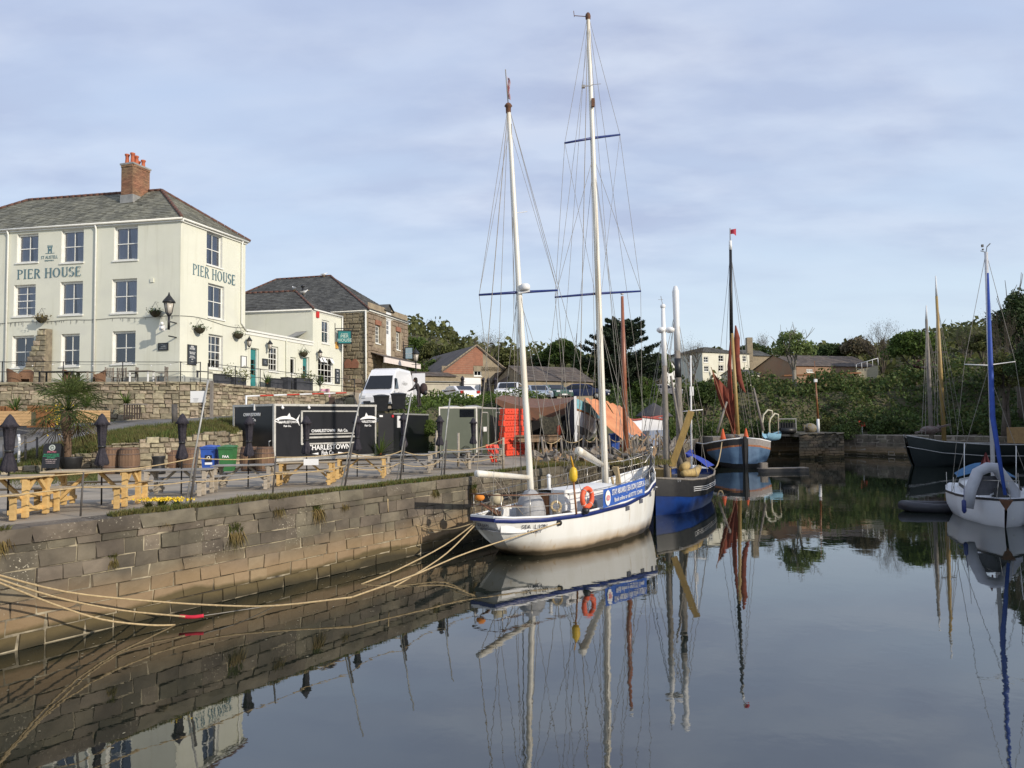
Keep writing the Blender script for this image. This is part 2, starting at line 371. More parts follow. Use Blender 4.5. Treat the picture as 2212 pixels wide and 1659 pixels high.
def quay_stone_mat():
 m = mat('quay_stone', (.165, .14, .10), (.08, .068, .05), sc_=1.1, rough=.92, bump=.8, bsc=6, coord='World', rnd=.26, hue=.015)
 n, l, b = hook(m); src = b.inputs['Base Color'].links[0].from_socket
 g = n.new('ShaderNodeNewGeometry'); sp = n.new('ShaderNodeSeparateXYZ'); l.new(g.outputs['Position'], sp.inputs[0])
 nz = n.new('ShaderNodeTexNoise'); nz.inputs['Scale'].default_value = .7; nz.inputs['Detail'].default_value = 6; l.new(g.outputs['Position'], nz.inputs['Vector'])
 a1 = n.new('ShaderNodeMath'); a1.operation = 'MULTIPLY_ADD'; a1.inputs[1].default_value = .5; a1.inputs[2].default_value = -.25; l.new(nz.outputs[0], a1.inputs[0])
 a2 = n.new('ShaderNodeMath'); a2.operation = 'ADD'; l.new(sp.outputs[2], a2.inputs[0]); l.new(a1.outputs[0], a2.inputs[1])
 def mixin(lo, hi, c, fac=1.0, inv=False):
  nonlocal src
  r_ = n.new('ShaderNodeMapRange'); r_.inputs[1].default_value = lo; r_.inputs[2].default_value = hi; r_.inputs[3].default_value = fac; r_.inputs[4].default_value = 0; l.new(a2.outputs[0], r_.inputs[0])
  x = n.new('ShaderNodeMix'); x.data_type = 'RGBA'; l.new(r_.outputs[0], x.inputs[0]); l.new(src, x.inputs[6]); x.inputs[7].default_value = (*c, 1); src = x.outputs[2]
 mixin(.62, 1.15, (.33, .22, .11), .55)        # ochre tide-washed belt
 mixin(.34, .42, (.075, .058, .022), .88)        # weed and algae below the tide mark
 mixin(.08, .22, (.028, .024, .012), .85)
 # pale lichen specks and crust, mostly high up
 v = n.new('ShaderNodeTexNoise'); v.inputs['Scale'].default_value = 22; v.inputs['Detail'].default_value = 4; l.new(g.outputs['Position'], v.inputs['Vector'])
 v2 = n.new('ShaderNodeTexNoise'); v2.inputs['Scale'].default_value = .8; v2.inputs['Detail'].default_value = 3; l.new(g.outputs['Position'], v2.inputs['Vector'])
 s1 = n.new('ShaderNodeMapRange'); s1.inputs[1].default_value = .62; s1.inputs[2].default_value = .68; l.new(v.outputs[0], s1.inputs[0])
 s2 = n.new('ShaderNodeMapRange'); s2.inputs[1].default_value = .5; s2.inputs[2].default_value = .62; l.new(v2.outputs[0], s2.inputs[0])
 s3 = n.new('ShaderNodeMapRange'); s3.inputs[1].default_value = .6; s3.inputs[2].default_value = 1.1; l.new(a2.outputs[0], s3.inputs[0])
 k1 = n.new('ShaderNodeMath'); k1.operation = 'MULTIPLY'; l.new(s1.outputs[0], k1.inputs[0]); l.new(s2.outputs[0], k1.inputs[1])
 k2 = n.new('ShaderNodeMath'); k2.operation = 'MULTIPLY'; l.new(k1.outputs[0], k2.inputs[0]); l.new(s3.outputs[0], k2.inputs[1])
 x = n.new('ShaderNodeMix'); x.data_type = 'RGBA'; l.new(k2.outputs[0], x.inputs[0]); l.new(src, x.inputs[6]); x.inputs[7].default_value = (.46, .42, .32, 1)
 l.new(x.outputs[2], b.inputs['Base Color']); return m
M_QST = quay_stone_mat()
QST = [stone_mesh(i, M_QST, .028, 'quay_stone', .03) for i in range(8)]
M_QMO = mat('lime_mortar', (.38, .33, .23), (.05, .042, .03), sc_=1.3, rough=.95, bump=.6, coord='World', lo=.42, hi=.6)
M_RUB = mat('rubble_stone', (.38, .32, .22), (.22, .19, .13), sc_=2.5, rough=.92, bump=.6, bsc=9, rnd=.35, hue=.02)
RUB = [stone_mesh(20 + i, M_RUB, .10, 'rubble_stone') for i in range(8)]
M_WST = mat('warehouse_stone', (.37, .30, .20), (.26, .21, .14), sc_=1.5, rough=.92, bump=.5, rnd=.35, hue=.02)
WST = [stone_mesh(40 + i, M_WST, .07, 'warehouse_stone') for i in range(8)]
M_WMO = mat('warehouse_mortar', (.34, .28, .19), (.24, .19, .13), sc_=2, rough=.95)
# ---------------------------------------------------------------- water and ground
def sheet(name, pts, m, z=None, kind='structure'):
 b = MB(); b.poly([(p[0], p[1], p[2] if z is None else z) for p in pts]); o = b.obj(name, m); o['kind'] = kind; return o
sheet('water', [(-60, -30), (200, -30), (200, 130), (-60, 130)], M_WATER, 0.0)
sheet('harbour_bed', [(-400, -300), (600, -300), (600, 900), (-400, 900)], M_MUD, -1.6)
QD = Vector((.547, .837, 0)); QA = Vector((-8.85, 12.8, 0)); QZ = 2.1
def Q(s_, z=QZ, d=0.0): return QA + QD * s_ + Vector((-.837, .547, 0)) * d + Vector((0, 0, z))
def solid(name, pts, z1, m, z0=-1.5):
 b = MB(); b.prism([(p[0], p[1], z0) for p in pts], (0, 0, z1 - z0)); o = b.obj(name, m); o['kind'] = 'structure'; return o
B0, B1, B2, B3, B4 = Q(-9), Q(27.2), Vector((13.2, 56)), Vector((18.2, 72)), Vector((21, 82))
def in_(p, q, d=.2):     # mortar core sits a little behind the stone faces
 return Vector((p.x - .837 * d, p.y + .547 * d))
solid('quay', [(-60, B0.y), in_(B0, 0), in_(B1, 0), (B2.x - .2, B2.y), (B3.x, B3.y), (B4.x, B4.y), (34, 80), (41, 64), (50, 50), (70, 30), (70, 120), (-60, 120)], QZ - .02, M_PAVE)
solid('near_quay', [(-30, -12), (60, -12), (60, 40), (44, 44), (34, 22), (24, 8), (14, 3.5), (-30, 3.5)], QZ - .2, M_PAVE)
# ---------------------------------------------------------------- hillside behind the harbour
CTRL = [(-200,30,2.0),(300,36,2.0),(500,38,2.0),(700,41,1.95),(820,42,1.95),(1000,44,1.95),(1100,46,1.95),(1200,50,1.95),(1300,58,1.95),(1400,62,1.95),(1500,66,1.95),(1600,76,1.95),(1800,78,2.0),(2000,76,2.0),(2100,72,2.0),(2212,66,2.0),(2350,60,2.0),
 (-200,46,5.5),(300,46,5.6),(500,50,5.6),(650,55,5.6),(735,48,5.0),(800,45,4.7),(900,47,4.75),(1000,51,5.1),(1100,55,5.3),(1200,58,5.2),(1300,66,4.6),(1400,74,3.4),(1450,80,4.0),
 (1520,88,6.6),(1600,90,7.0),(1800,92,7.0),(2000,92,7.6),(2150,84,8.6),(2300,72,9.0),
 (800,62,5.6),(950,62,5.7),(1100,68,5.8),(1300,80,6.0),(1400,100,6.5),(1200,90,7),
 (700,90,7.5),(900,95,10),(1000,110,12),(900,140,20),(1100,140,15),(1300,120,10),(1300,160,14),(1500,120,11),(1700,120,12),(1900,125,13),(2100,120,16),(2250,110,13),(2400,100,16),(2212,150,19),(1600,180,16),(800,180,24),(300,120,12),(-100,150,16),(2300,85,9.5),(2450,75,10)]
cx_ = np.array([(a - 1106) / 1598 * d for a, d, z in CTRL]); cy_ = np.array([float(d) for a, d, z in CTRL]); cz_ = np.array([z for a, d, z in CTRL])
ex = np.array([(60, 50, 9.), (52, 42, 4.), (75, 40, 8.), (90, 60, 12.), (60, 75, 9.)]); cx_ = np.append(cx_, ex[:, 0]); cy_ = np.append(cy_, ex[:, 1]); cz_ = np.append(cz_, ex[:, 2])
def hz(X, Y):
 X = np.asarray(X, float); Y = np.asarray(Y, float)
 d2 = (X[..., None] - cx_) ** 2 + (Y[..., None] - cy_) ** 2 + .5
 w_ = 1 / d2 ** 2.2; return (w_ * cz_).sum(-1) / w_.sum(-1)
def H(x, y): return float(hz(np.array([x]), np.array([y]))[0])
TOE = [(-90, 30), (-13.0, 41.5), (-7.5, 41.6), (-3.0, 43.0), (0.0, 45.5), (3.5, 49), (7.0, 56), (11.5, 62), (15.5, 67), (16.8, 76), (19, 84), (28, 83.5), (35.5, 82), (39, 74), (43, 66), (51, 52), (56, 44), (58, 34), (62, 10), (160, 0)]
tx_ = np.array([p[0] for p in TOE]); ty_ = np.array([p[1] for p in TOE])
_hz0 = hz
def hz(X, Y):
 X = np.asarray(X, float); Y = np.asarray(Y, float); d = (Y - np.interp(X, tx_, ty_)) / 3.5; d = np.clip(d, 0, 1); d = d * d * (3 - 2 * d)
 return 2.02 + np.maximum(_hz0(X, Y) - 2.02, 0) * d
def hillside():
 xs = np.concatenate([np.arange(-70, 75, 1.25), np.arange(75, 160, 5)]); ys = np.concatenate([np.arange(30, 100, 1.25), np.arange(100, 230, 5)])
 X, Y = np.meshgrid(xs, ys); Z = hz(X, Y) + .12 * np.sin(X * 1.7 + Y) * np.cos(Y * 1.3)
 v = np.stack([X, Y, Z], -1).reshape(-1, 3); ny, nx = X.shape
 i = (np.arange(ny - 1)[:, None] * nx + np.arange(nx - 1)[None]).reshape(-1)
 f = np.stack([i, i + 1, i + nx + 1, i + nx], 1)
 # drop the faces that lie over the quay floor, the terrace or open water
 c = v[f].mean(1); keep = (c[:, 1] > np.interp(c[:, 0], tx_, ty_) - .6)
 keep &= ~((c[:, 0] < -6.6) & (c[:, 1] > 30) & (c[:, 1] < 66) & (c[:, 0] < -11 + (c[:, 1] - 36) * .12) )
 me = fast_mesh('hillside', v, f[keep]); me.polygons.foreach_set('use_smooth', np.ones(len(me.polygons), bool))
 o = link('hillside', me, M_EARTH); o['kind'] = 'structure'
hillside()
# far ring of land so that nothing ends in mid-air
b = MB(); b.grid([[(-420 + 60 * i, y, z + 3 * math.sin(i * 1.3)) for i in range(18)] for y, z in ((205, 14), (260, 20), (340, 10), (600, 0))]); b.obj('far_land', M_GRASSG, kind='structure')
# left bank: lower wall top > grass > path > foot of the terrace wall
def strip(name, a, b_, m, n=14, kind='structure', bump=.0):
 rows = []
 k = 5
 def lerp(L_, t):
  t *= len(L_) - 1; i = min(int(t), len(L_) - 2); return L_[i].lerp(L_[i + 1], t - i)
 for j in range(k + 1):
  rows.append([lerp(a, i / n).lerp(lerp(b_, i / n), j / k) + Vector((0, 0, bump * math.sin(i * 2.1 + j * 1.7) * (0 < j < k))) for i in range(n + 1)])
 q = MB(); q.grid(rows); o = q.obj(name, m); o['kind'] = kind; return o
LWT = [XZ(-260, 27.5, 2.12), XZ(0, 28.5, 2.12), XZ(118, 29.2, 2.5), XZ(215, 29.4, 2.95), XZ(300, 29.6, 3.25), XZ(470, 31.2, 3.5), XZ(560, 35.5, 3.5), XZ(800, 41, 3.2)]
GRT = [XZ(-260, 30, 2.2), XZ(0, 31.2, 2.45), XZ(118, 32.2, 3.1), XZ(215, 32.8, 3.5), XZ(300, 33.4, 3.78), XZ(470, 35.5, 4.1), XZ(560, 38, 4.2), XZ(800, 43.5, 4.5)]
PTB = [XZ(-260, 37.5, 3.7), XZ(0, 38.3, 3.9), XZ(118, 38.9, 4.05), XZ(215, 39.3, 4.15), XZ(300, 39.6, 4.25), XZ(470, 41.6, 4.4), XZ(560, 44.2, 4.5), XZ(800, 49.0, 4.85)]
strip('grass_bank', LWT, GRT, M_GRASSG, 40, bump=.05)
strip('path', GRT, PTB, M_ROAD, 30)
# terrace level
TZ = 6.15
TWL = [XZ(-260, 37.0, TZ), XZ(0, 38.4, TZ), XZ(387, 39.9, TZ), XZ(430, 40.3, TZ), XZ(560, 44.6, TZ - .08), XZ(690, 49.5, TZ - .25), XZ(765, 52.0, TZ - .35)]
tp = [(p.x - .1, p.y + .25, TZ - .01) for p in TWL] + [(-8.5, 72, TZ - .01), (-60, 72, TZ - .01), (-60, TWL[0].y, TZ - .01)]
tb = MB(); tb.prism([(a, b_, 1.9) for a, b_, c in tp], (0, 0, TZ - .03 - 1.9)); tb.obj('terrace', M_PAVE, kind='structure')
# ---------------------------------------------------------------- quay wall
qw = T('quay_wall', 'long grey stone harbour wall with an ochre tide belt below the picnic tables', 'harbour wall')
b = MB()
core = [Q(-9, -1.4, .16), Q(27.2, -1.4, .16)]
b.prism([Q(-9, -1.4, .002), Q(27.2, -1.4, .002), Q(27.2, -1.4, .8), Q(-9, -1.4, .8)], (0, 0, QZ - .06 + 1.4)); b.obj('mortar_bed', M_QMO, qw)
def qkey(it):
 c = it[0]; return 0 if c.z < -.15 else 0
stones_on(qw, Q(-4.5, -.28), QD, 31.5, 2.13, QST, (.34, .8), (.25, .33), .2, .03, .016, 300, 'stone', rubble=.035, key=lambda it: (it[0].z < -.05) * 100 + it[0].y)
# coping stones
s_ = -6.0; cop = []
while s_ < 27:
 w_ = R.uniform(.7, 1.3); cop.append((s_, w_)); s_ += w_
for i, (s_, w_) in enumerate(cop):
 c = Q(s_ + w_ / 2, QZ - .13, .24)
 st = bpy.data.objects.new('coping_stone', R.choice(QST)); C.objects.link(st); st.parent = qw
 st.matrix_local = Matrix.Translation(c) @ Matrix.Rotation(math.atan2(QD.y, QD.x) + R.uniform(-.01, .01), 4, 'Z') @ Matrix.Diagonal((w_ - .02, .62, .27 + R.uniform(0, .02), 1))
# the wall further on, behind the boats
def wall_run(name, label, cat, p0, p1, z0, z1, ms, mm, cw, chs, limit=300, thick=.5, group=None, rubble=0, zfun=None, joint=.03, sn='stone', cop=None, proud=.04):
 p0 = Vector((p0[0], p0[1], 0)); p1 = Vector((p1[0], p1[1], 0)); u = (p1 - p0); L_ = u.length; u.normalize(); nn = Vector((u.y, -u.x, 0))
 w_ = T(name, label, cat, (p0.x, p0.y, z0), group=group)
 q = MB(); k = 12;
 tops = [(zfun(L_ * i / k) if zfun else z1 - z0) for i in range(k + 1)]
 fr = [p0 + u * (L_ * i / k) - nn * .05 for i in range(k + 1)]; bk = [p - nn * thick for p in fr]
 q.grid([[f_ + Vector((0, 0, z0)) for f_ in fr], [f_ + Vector((0, 0, z0 + t - .03)) for f_, t in zip(fr, tops)], [f_ + Vector((0, 0, z0 + t - .03)) for f_, t in zip(bk, tops)], [f_ + Vector((0, 0, z0)) for f_ in bk]], False)
 q.obj('mortar_core', mm, w_, True)
 stones_on(w_, p0 + Vector((0, 0, z0)), u, L_, max(tops), ms, cw, chs, .2, proud, joint, limit, sn, zfun=zfun, rubble=rubble, rot=.03 if rubble else 0)
 if cop:
  s_ = 0
  while s_ < L_ - .05:
   w2 = min(R.uniform(*cop), L_ - s_); t = (zfun(s_ + w2 / 2) if zfun else z1 - z0)
   st = bpy.data.objects.new('coping_stone', R.choice(ms)); C.objects.link(st); st.parent = w_
   c = u * (s_ + w2 / 2) + Vector((0, 0, t + .05)) - nn * (thick / 2 + .02)
   st.matrix_local = Matrix.Translation(c) @ Matrix.Rotation(math.atan2(u.y, u.x), 4, 'Z') @ Matrix.Diagonal((w2 - .02, thick + .22, .16, 1)); s_ += w2
 return w_
wall_run('harbour_wall', 'dark stone harbour wall running on behind the blue boat to the barge', 'harbour wall', (B1.x, B1.y), (B2.x, B2.y), -.3, 2.1, QST, M_QMO, (.6, 1.1), (.3, .4), 200)
wall_run('harbour_wall', 'short run of harbour wall behind the barge with brown sails', 'harbour wall', (B2.x, B2.y), (B3.x, B3.y), -.3, 2.1, QST, M_QMO, (.7, 1.2), (.35, .45), 150)
wall_run('harbour_wall', 'shaded harbour wall across the far end behind the dark ship', 'harbour wall', (34, 80), (41, 64), -.3, 2.1, QST, M_QMO, (.7, 1.3), (.35, .45), 150)
wall_run('harbour_wall', 'shaded harbour wall behind the white yacht at the right edge', 'harbour wall', (41, 64), (50, 50), -.3, 2.1, QST, M_QMO, (.7, 1.3), (.35, .45), 100)
wall_run('harbour_wall', 'low dark harbour wall straight behind the stone landing', 'harbour wall', (21, 82), (34, 80), -.3, 2.1, QST, M_QMO, (.8, 1.3), (.35, .45), 100)
# ---------------------------------------------------------------- terrace retaining wall and the low garden wall
def seg(pl, i): return (pl[i].x, pl[i].y), (pl[i + 1].x, pl[i + 1].y)
lb = ['left part of the rubble retaining wall under the pub terrace railing', 'rubble retaining wall under the pub terrace behind the palm tree', 'short corner piece of the rubble wall below the street lamp', 'rubble wall below the low wing of the pub behind the red and white pole', 'stepped rubble wall right of the pole behind the black food trailer', 'end of the rubble wall beside the white van']
zb = [3.6, 3.85, 4.2, 4.3, 4.45, 4.7]
for i in range(6):
 a, b_ = seg(TWL, i); zt = TWL[i].z; zt2 = TWL[i + 1].z; L_ = (Vector(a) - Vector(b_)).length
 zf = (lambda zt, zt2, z0, L_: (lambda s_: zt - z0 + (zt2 - zt) * s_ / L_))(zt, zt2, zb[i], L_)
 wall_run('retaining_wall', lb[i], 'wall', a, b_, zb[i], 0, RUB, M_MORTAR, (.22, .6), (.16, .32), 230 if i == 1 else 110, .45, rubble=.2, zfun=zf, cop=(.5, .9))
lbl = ['', 'low end of the rubble garden wall beside the specials board', 'rubble garden wall left of the wooden barrels', 'rubble garden wall behind the first two barrels', 'rubble garden wall behind the barrels and wheelie bins', 'end of the rubble garden wall behind the black food trailer']
for i in range(1, 6):
 a, b_ = seg(LWT, i); z0 = 2.05; zt = LWT[i].z + .08; zt2 = LWT[i + 1].z + .08; L_ = (Vector(a) - Vector(b_)).length
 zf = (lambda zt, zt2, z0, L_: (lambda s_: max(zt - z0 + (zt2 - zt) * s_ / L_ + .08 * math.sin(s_ * 3), .05)))(zt, zt2, z0, L_)
 wall_run('garden_wall', lbl[i], 'wall', a, b_, z0, 0, RUB, M_MORTAR, (.2, .5), (.14, .28), 110, .4, rubble=.15, zfun=zf)
# ---------------------------------------------------------------- buildings
M_WALL = mat('cream_render', (.70, .70, .585), (.64, .645, .53), sc_=.7, rough=.85, bump=.08, bsc=30, coord='World', lo=.3, hi=.75)
n, l, b = hook(M_WALL); g = n.new('ShaderNodeNewGeometry'); src = b.inputs['Base Color'].links[0].from_socket
for sc3, lo3, hi3, cc3, fc3 in (((3.5, 3.5, .22), .56, .74, (.50, .49, .37), .42), ((.5, .5, .8), .52, .7, (.60, .60, .52), .5)):
 mp3 = n.new('ShaderNodeMapping'); mp3.inputs['Scale'].default_value = sc3; l.new(g.outputs['Position'], mp3.inputs[0]); q = n.new('ShaderNodeTexNoise'); q.inputs['Scale'].default_value = 1.0; q.inputs['Detail'].default_value = 5; l.new(mp3.outputs[0], q.inputs['Vector'])
 r_ = n.new('ShaderNodeMapRange'); r_.inputs[1].default_value = lo3; r_.inputs[2].default_value = hi3; r_.inputs[4].default_value = fc3; l.new(q.outputs[0], r_.inputs[0]); x = n.new('ShaderNodeMix'); x.data_type = 'RGBA'; l.new(r_.outputs[0], x.inputs[0]); l.new(src, x.inputs[6]); x.inputs[7].default_value = (*cc3, 1); src = x.outputs[2]
l.new(src, b.inputs['Base Color'])
M_PLINTH = mat('grey_plinth_paint', (.36, .37, .33), (.30, .31, .28), sc_=1)
M_WHITE = mat('white_gloss_paint', (.80, .80, .74), (.72, .72, .66), sc_=4, rough=.45)
M_WHITE2 = mat('plain_white', (.80, .80, .78), (.74, .74, .72), sc_=2, rough=.5)
M_TEAL = mat('teal_paint', (.03, .22, .22), (.025, .18, .18), rough=.45)
M_DARKIN = mat('dim_room', (.025, .025, .03), rough=.9)
M_CURT = mat('net_curtain', (.66, .66, .72), (.45, .45, .52), sc_=9, rough=.9, stretch=(6, 6, .5))
M_CURTR = mat('brown_curtain', (.26, .13, .09), (.14, .07, .05), sc_=9, rough=.9, stretch=(6, 6, .5))
def glassmat(name, tint, ior=1.7):
 m = bpy.data.materials.new(name); m.use_nodes = True; n = m.node_tree.nodes; l = m.node_tree.links; n.remove(n['Principled BSDF'])
 g = n.new('ShaderNodeBsdfGlossy'); g.inputs['Roughness'].default_value = .03; g.inputs[0].default_value = (.9, .93, 1, 1)
 t = n.new('ShaderNodeBsdfTransparent'); t.inputs[0].default_value = (*tint, 1); fr = n.new('ShaderNodeFresnel'); fr.inputs[0].default_value = ior
 ms = n.new('ShaderNodeMixShader'); l.new(fr.outputs[0], ms.inputs[0]); l.new(t.outputs[0], ms.inputs[1]); l.new(g.outputs[0], ms.inputs[2]); l.new(ms.outputs[0], n['Material Output'].inputs[0])
 MATS[name] = m; return m
M_GLASS = glassmat('window_glass', (.75, .8, .85), 2.1)
M_CARGL = glassmat('car_glass', (.25, .28, .3), 1.9)
M_LAMPGL = mat('lantern_glass', (.62, .58, .50), (.5, .46, .4), rough=.3)
def slate(name, c, c2):
 m = mat(name, c, c2, sc_=.9, rough=.78, bump=.3, bsc=14, coord='World', det=6)
 n, l, b = hook(m); g = n.new('ShaderNodeNewGeometry'); hs = n.new('ShaderNodeHueSaturation'); r1 = n.new('ShaderNodeMapRange'); r1.inputs[3].default_value = .72; r1.inputs[4].default_value = 1.3
 l.new(g.outputs['Random Per Island'], r1.inputs[0]); l.new(r1.outputs[0], hs.inputs['Value']); l.new(b.inputs['Base Color'].links[0].from_socket, hs.inputs['Color']); l.new(hs.outputs[0], b.inputs['Base Color']); return m
M_SLATE = slate('old_slate', (.215, .21, .16), (.125, .125, .10))
M_SLATE2 = slate('dark_slate', (.10, .10, .09), (.06, .06, .055))
M_SLATE3 = slate('brown_slate', (.12, .095, .075), (.07, .058, .05))
M_RIDGE = mat('ridge_tile', (.16, .075, .05), (.09, .05, .04), sc_=5, rough=.85)
M_BRICK = slate('chimney_brick', (.27, .13, .075), (.24, .16, .09))
M_BRICKO = mat('orange_brick', (.34, .15, .09), (.26, .12, .075), sc_=3, rough=.9)
M_POT = mat('terracotta', (.50, .14, .06), (.36, .09, .045), sc_=4, rough=.8)
M_LEAD = mat('lead_flashing', (.32, .32, .30), (.22, .22, .21), sc_=3, rough=.6)
M_IRON = mat('black_iron', (.012, .012, .013), (.02, .02, .02), rough=.45)
M_LETTER = mat('blue_grey_lettering', (.10, .19, .215), (.09, .165, .19), rough=.6)
M_WHLET = mat('white_lettering', (.82, .82, .80), (.8, .8, .78), rough=.5)
M_SLATEBD = mat('slate_board', (.05, .06, .07), (.04, .048, .055), rough=.6)
M_BASK = mat('basket_moss', (.03, .022, .014), (.05, .045, .02), sc_=20, rough=.95)
L_MID = leafmat('leaf_mid', (.11, .16, .032), (.07, .115, .026))
L_DARK = leafmat('leaf_dark', (.04, .07, .02), (.06, .09, .028), trans=.25)
L_OLIVE = leafmat('leaf_olive', (.14, .15, .05), (.10, .11, .035))
L_PALE = leafmat('leaf_pale', (.20, .25, .085), (.14, .19, .06))
L_GRASS = leafmat('grass_blade', (.09, .13, .03), (.15, .13, .05))
L_STRAW = leafmat('straw_blade', (.24, .16, .06), (.13, .12, .04))
L_YEL = mat('yellow_petal', (.75, .55, .02), (.7, .45, .02), rough=.6)
def onface(x, y, o, u):
 u = Vector((u[0], u[1], 0)).normalized(); nn = Vector((u.y, -u.x, 0)); d = ray(x, y); o3 = Vector((o[0], o[1], CAMZ)); t = (o3 - Vector((0, 0, CAMZ))).dot(nn) / d.dot(nn)
 p = Vector((0, 0, CAMZ)) + d * t; return (p - o3).dot(u), p.z
class Face:
 def __init__(s, o, u): s.o = Vector((o[0], o[1], 0)); s.u = Vector((u[0], u[1], 0)).normalized(); s.n = Vector((s.u.y, -s.u.x, 0))
 def pt(s, a, z, d=0.0): return s.o + s.u * a + s.n * d + Vector((0, 0, z))
 def px(s, x, y): return onface(x, y, s.o, s.u)
 def rect(s, x0, x1, y0, y1):
  "pixel box > (s0,s1,z0,z1); y0 top, y1 bottom"
  xm = (x0 + x1) / 2; return (s.px(x0, y1)[0], s.px(x1, y1)[0], s.px(xm, y1)[1], s.px(xm, y0)[1])
 def box(s, mb, a0, a1, z0, z1, d0, d1):
  c = s.pt((a0 + a1) / 2, (z0 + z1) / 2, (d0 + d1) / 2); return mb.box(c, (abs(a1 - a0), abs(d1 - d0), abs(z1 - z0)), rz=math.atan2(s.u.y, s.u.x))
 def wall(s, parent, w_, z0, z1, ops, m, rv=.2, name='wall', rm=None):
  xs = sorted({0, w_, *[o[0] for o in ops], *[o[1] for o in ops]}); zs = sorted({z0, z1, *[o[2] for o in ops], *[o[3] for o in ops]}); q = MB()
  for i in range(len(xs) - 1):
   for j in range(len(zs) - 1):
    cx, cz = (xs[i] + xs[i + 1]) / 2, (zs[j] + zs[j + 1]) / 2
    if any(o[0] < cx < o[1] and o[2] < cz < o[3] for o in ops): continue
    q.add([s.pt(xs[i], zs[j]), s.pt(xs[i + 1], zs[j]), s.pt(xs[i + 1], zs[j + 1]), s.pt(xs[i], zs[j + 1])], [(0, 1, 2, 3)])
  for a, b_, c, d in ops:
   r2 = MB()
   k = [s.pt(a, c), s.pt(b_, c), s.pt(b_, d), s.pt(a, d)]; e = [s.pt(a, c, -rv), s.pt(b_, c, -rv), s.pt(b_, d, -rv), s.pt(a, d, -rv)]
   r2.add(k + e, [(0, 1, 5, 4), (1, 2, 6, 5), (2, 3, 7, 6), (3, 0, 4, 7)]); r2.obj('window_reveal', rm or m, parent, True)
  ob = q.obj(name, m, parent, True)
  return ob
 def window(s, parent, a0, a1, z0, z1, rv=.2, cols=2, rows=1, curtain=None, frame=None, fw=.075, sash=True, sill=True, arch=True, label=None, sub=True):
  frame = frame or M_WHITE; q = MB(); d = -rv + .03; rows2 = rows * (2 if sash else 1)
  for (x0, x1, y0, y1) in ((a0, a0 + fw, z0, z1), (a1 - fw, a1, z0, z1), (a0 + fw, a1 - fw, z0, z0 + fw * 1.4), (a0 + fw, a1 - fw, z1 - fw * 1.6, z1)): s.box(q, x0, x1, y0, y1, d - .05, d + .02)
  A0, A1, Z0, Z1 = a0 + fw, a1 - fw, z0 + fw * 1.4, z1 - fw * 1.6; zm = (Z0 + Z1) / 2
  if sash: s.box(q, A0, A1, zm - .025, zm + .025, d - .045, d + .012)
  g = .035
  for i in range(1, cols): s.box(q, A0 + (A1 - A0) * i / cols - g / 2, A0 + (A1 - A0) * i / cols + g / 2, Z0, Z1, d - .035, d + .004)
  for j in range(1, rows2):
   zz = Z0 + (Z1 - Z0) * j / rows2
   if not (sash and abs(zz - zm) < .03): s.box(q, A0, A1, zz - g / 2, zz + g / 2, d - .034, d + .003)
  wo = q.obj('window', frame, parent, True)
  if label: wo['label'] = label
  pane = None
  for i in range(cols):
   for j in range(rows2):
    x0, x1 = A0 + (A1 - A0) * i / cols + g / 2, A0 + (A1 - A0) * (i + 1) / cols - g / 2; y0, y1 = Z0 + (Z1 - Z0) * j / rows2 + g / 2, Z0 + (Z1 - Z0) * (j + 1) / rows2 - g / 2
    g2 = MB(); t = .004 * math.sin(i * 7 + j * 3 + a0 * 5)
    g2.add([s.pt(x0, y0, d - .02), s.pt(x1, y0, d - .02 + t), s.pt(x1, y1, d - .02 + t), s.pt(x0, y1, d - .02)], [(0, 1, 2, 3)]); g2.obj('pane', M_GLASS, wo, True)
  if curtain:
   c = MB(); wd = (A1 - A0)
   for side in (0, 1):
    rows_ = []
    for k in range(2):
     r_ = []
     for i in range(9):
      f = i / 8; spread = (.47 if k else .38) * wd; x = (A0 + f * spread) if side == 0 else (A1 - f * spread)
      r_.append(s.pt(x, Z1 if k else Z0, d - .10 - .03 * math.sin(i * 2.4)))
     rows_.append(r_)
    c.grid(rows_, True)
   c.obj('curtain', curtain, wo, True)
  r_ = MB(); s.box(r_, a0 - .02, a1 + .02, z0, z1, -rv - .52, -rv - .5); s.box(r_, a0 - .02, a0 - .015, z0, z1, -rv - .5, -rv - .04); s.box(r_, a1 + .015, a1 + .02, z0, z1, -rv - .5, -rv - .04); r_.obj('room', M_DARKIN, wo, True)
  if sill:
   q = MB(); s.box(q, a0 - .06, a1 + .06, z0 - .08, z0, -rv + .02, .07); q.obj('sill', M_WHITE, wo, True)
  return wo
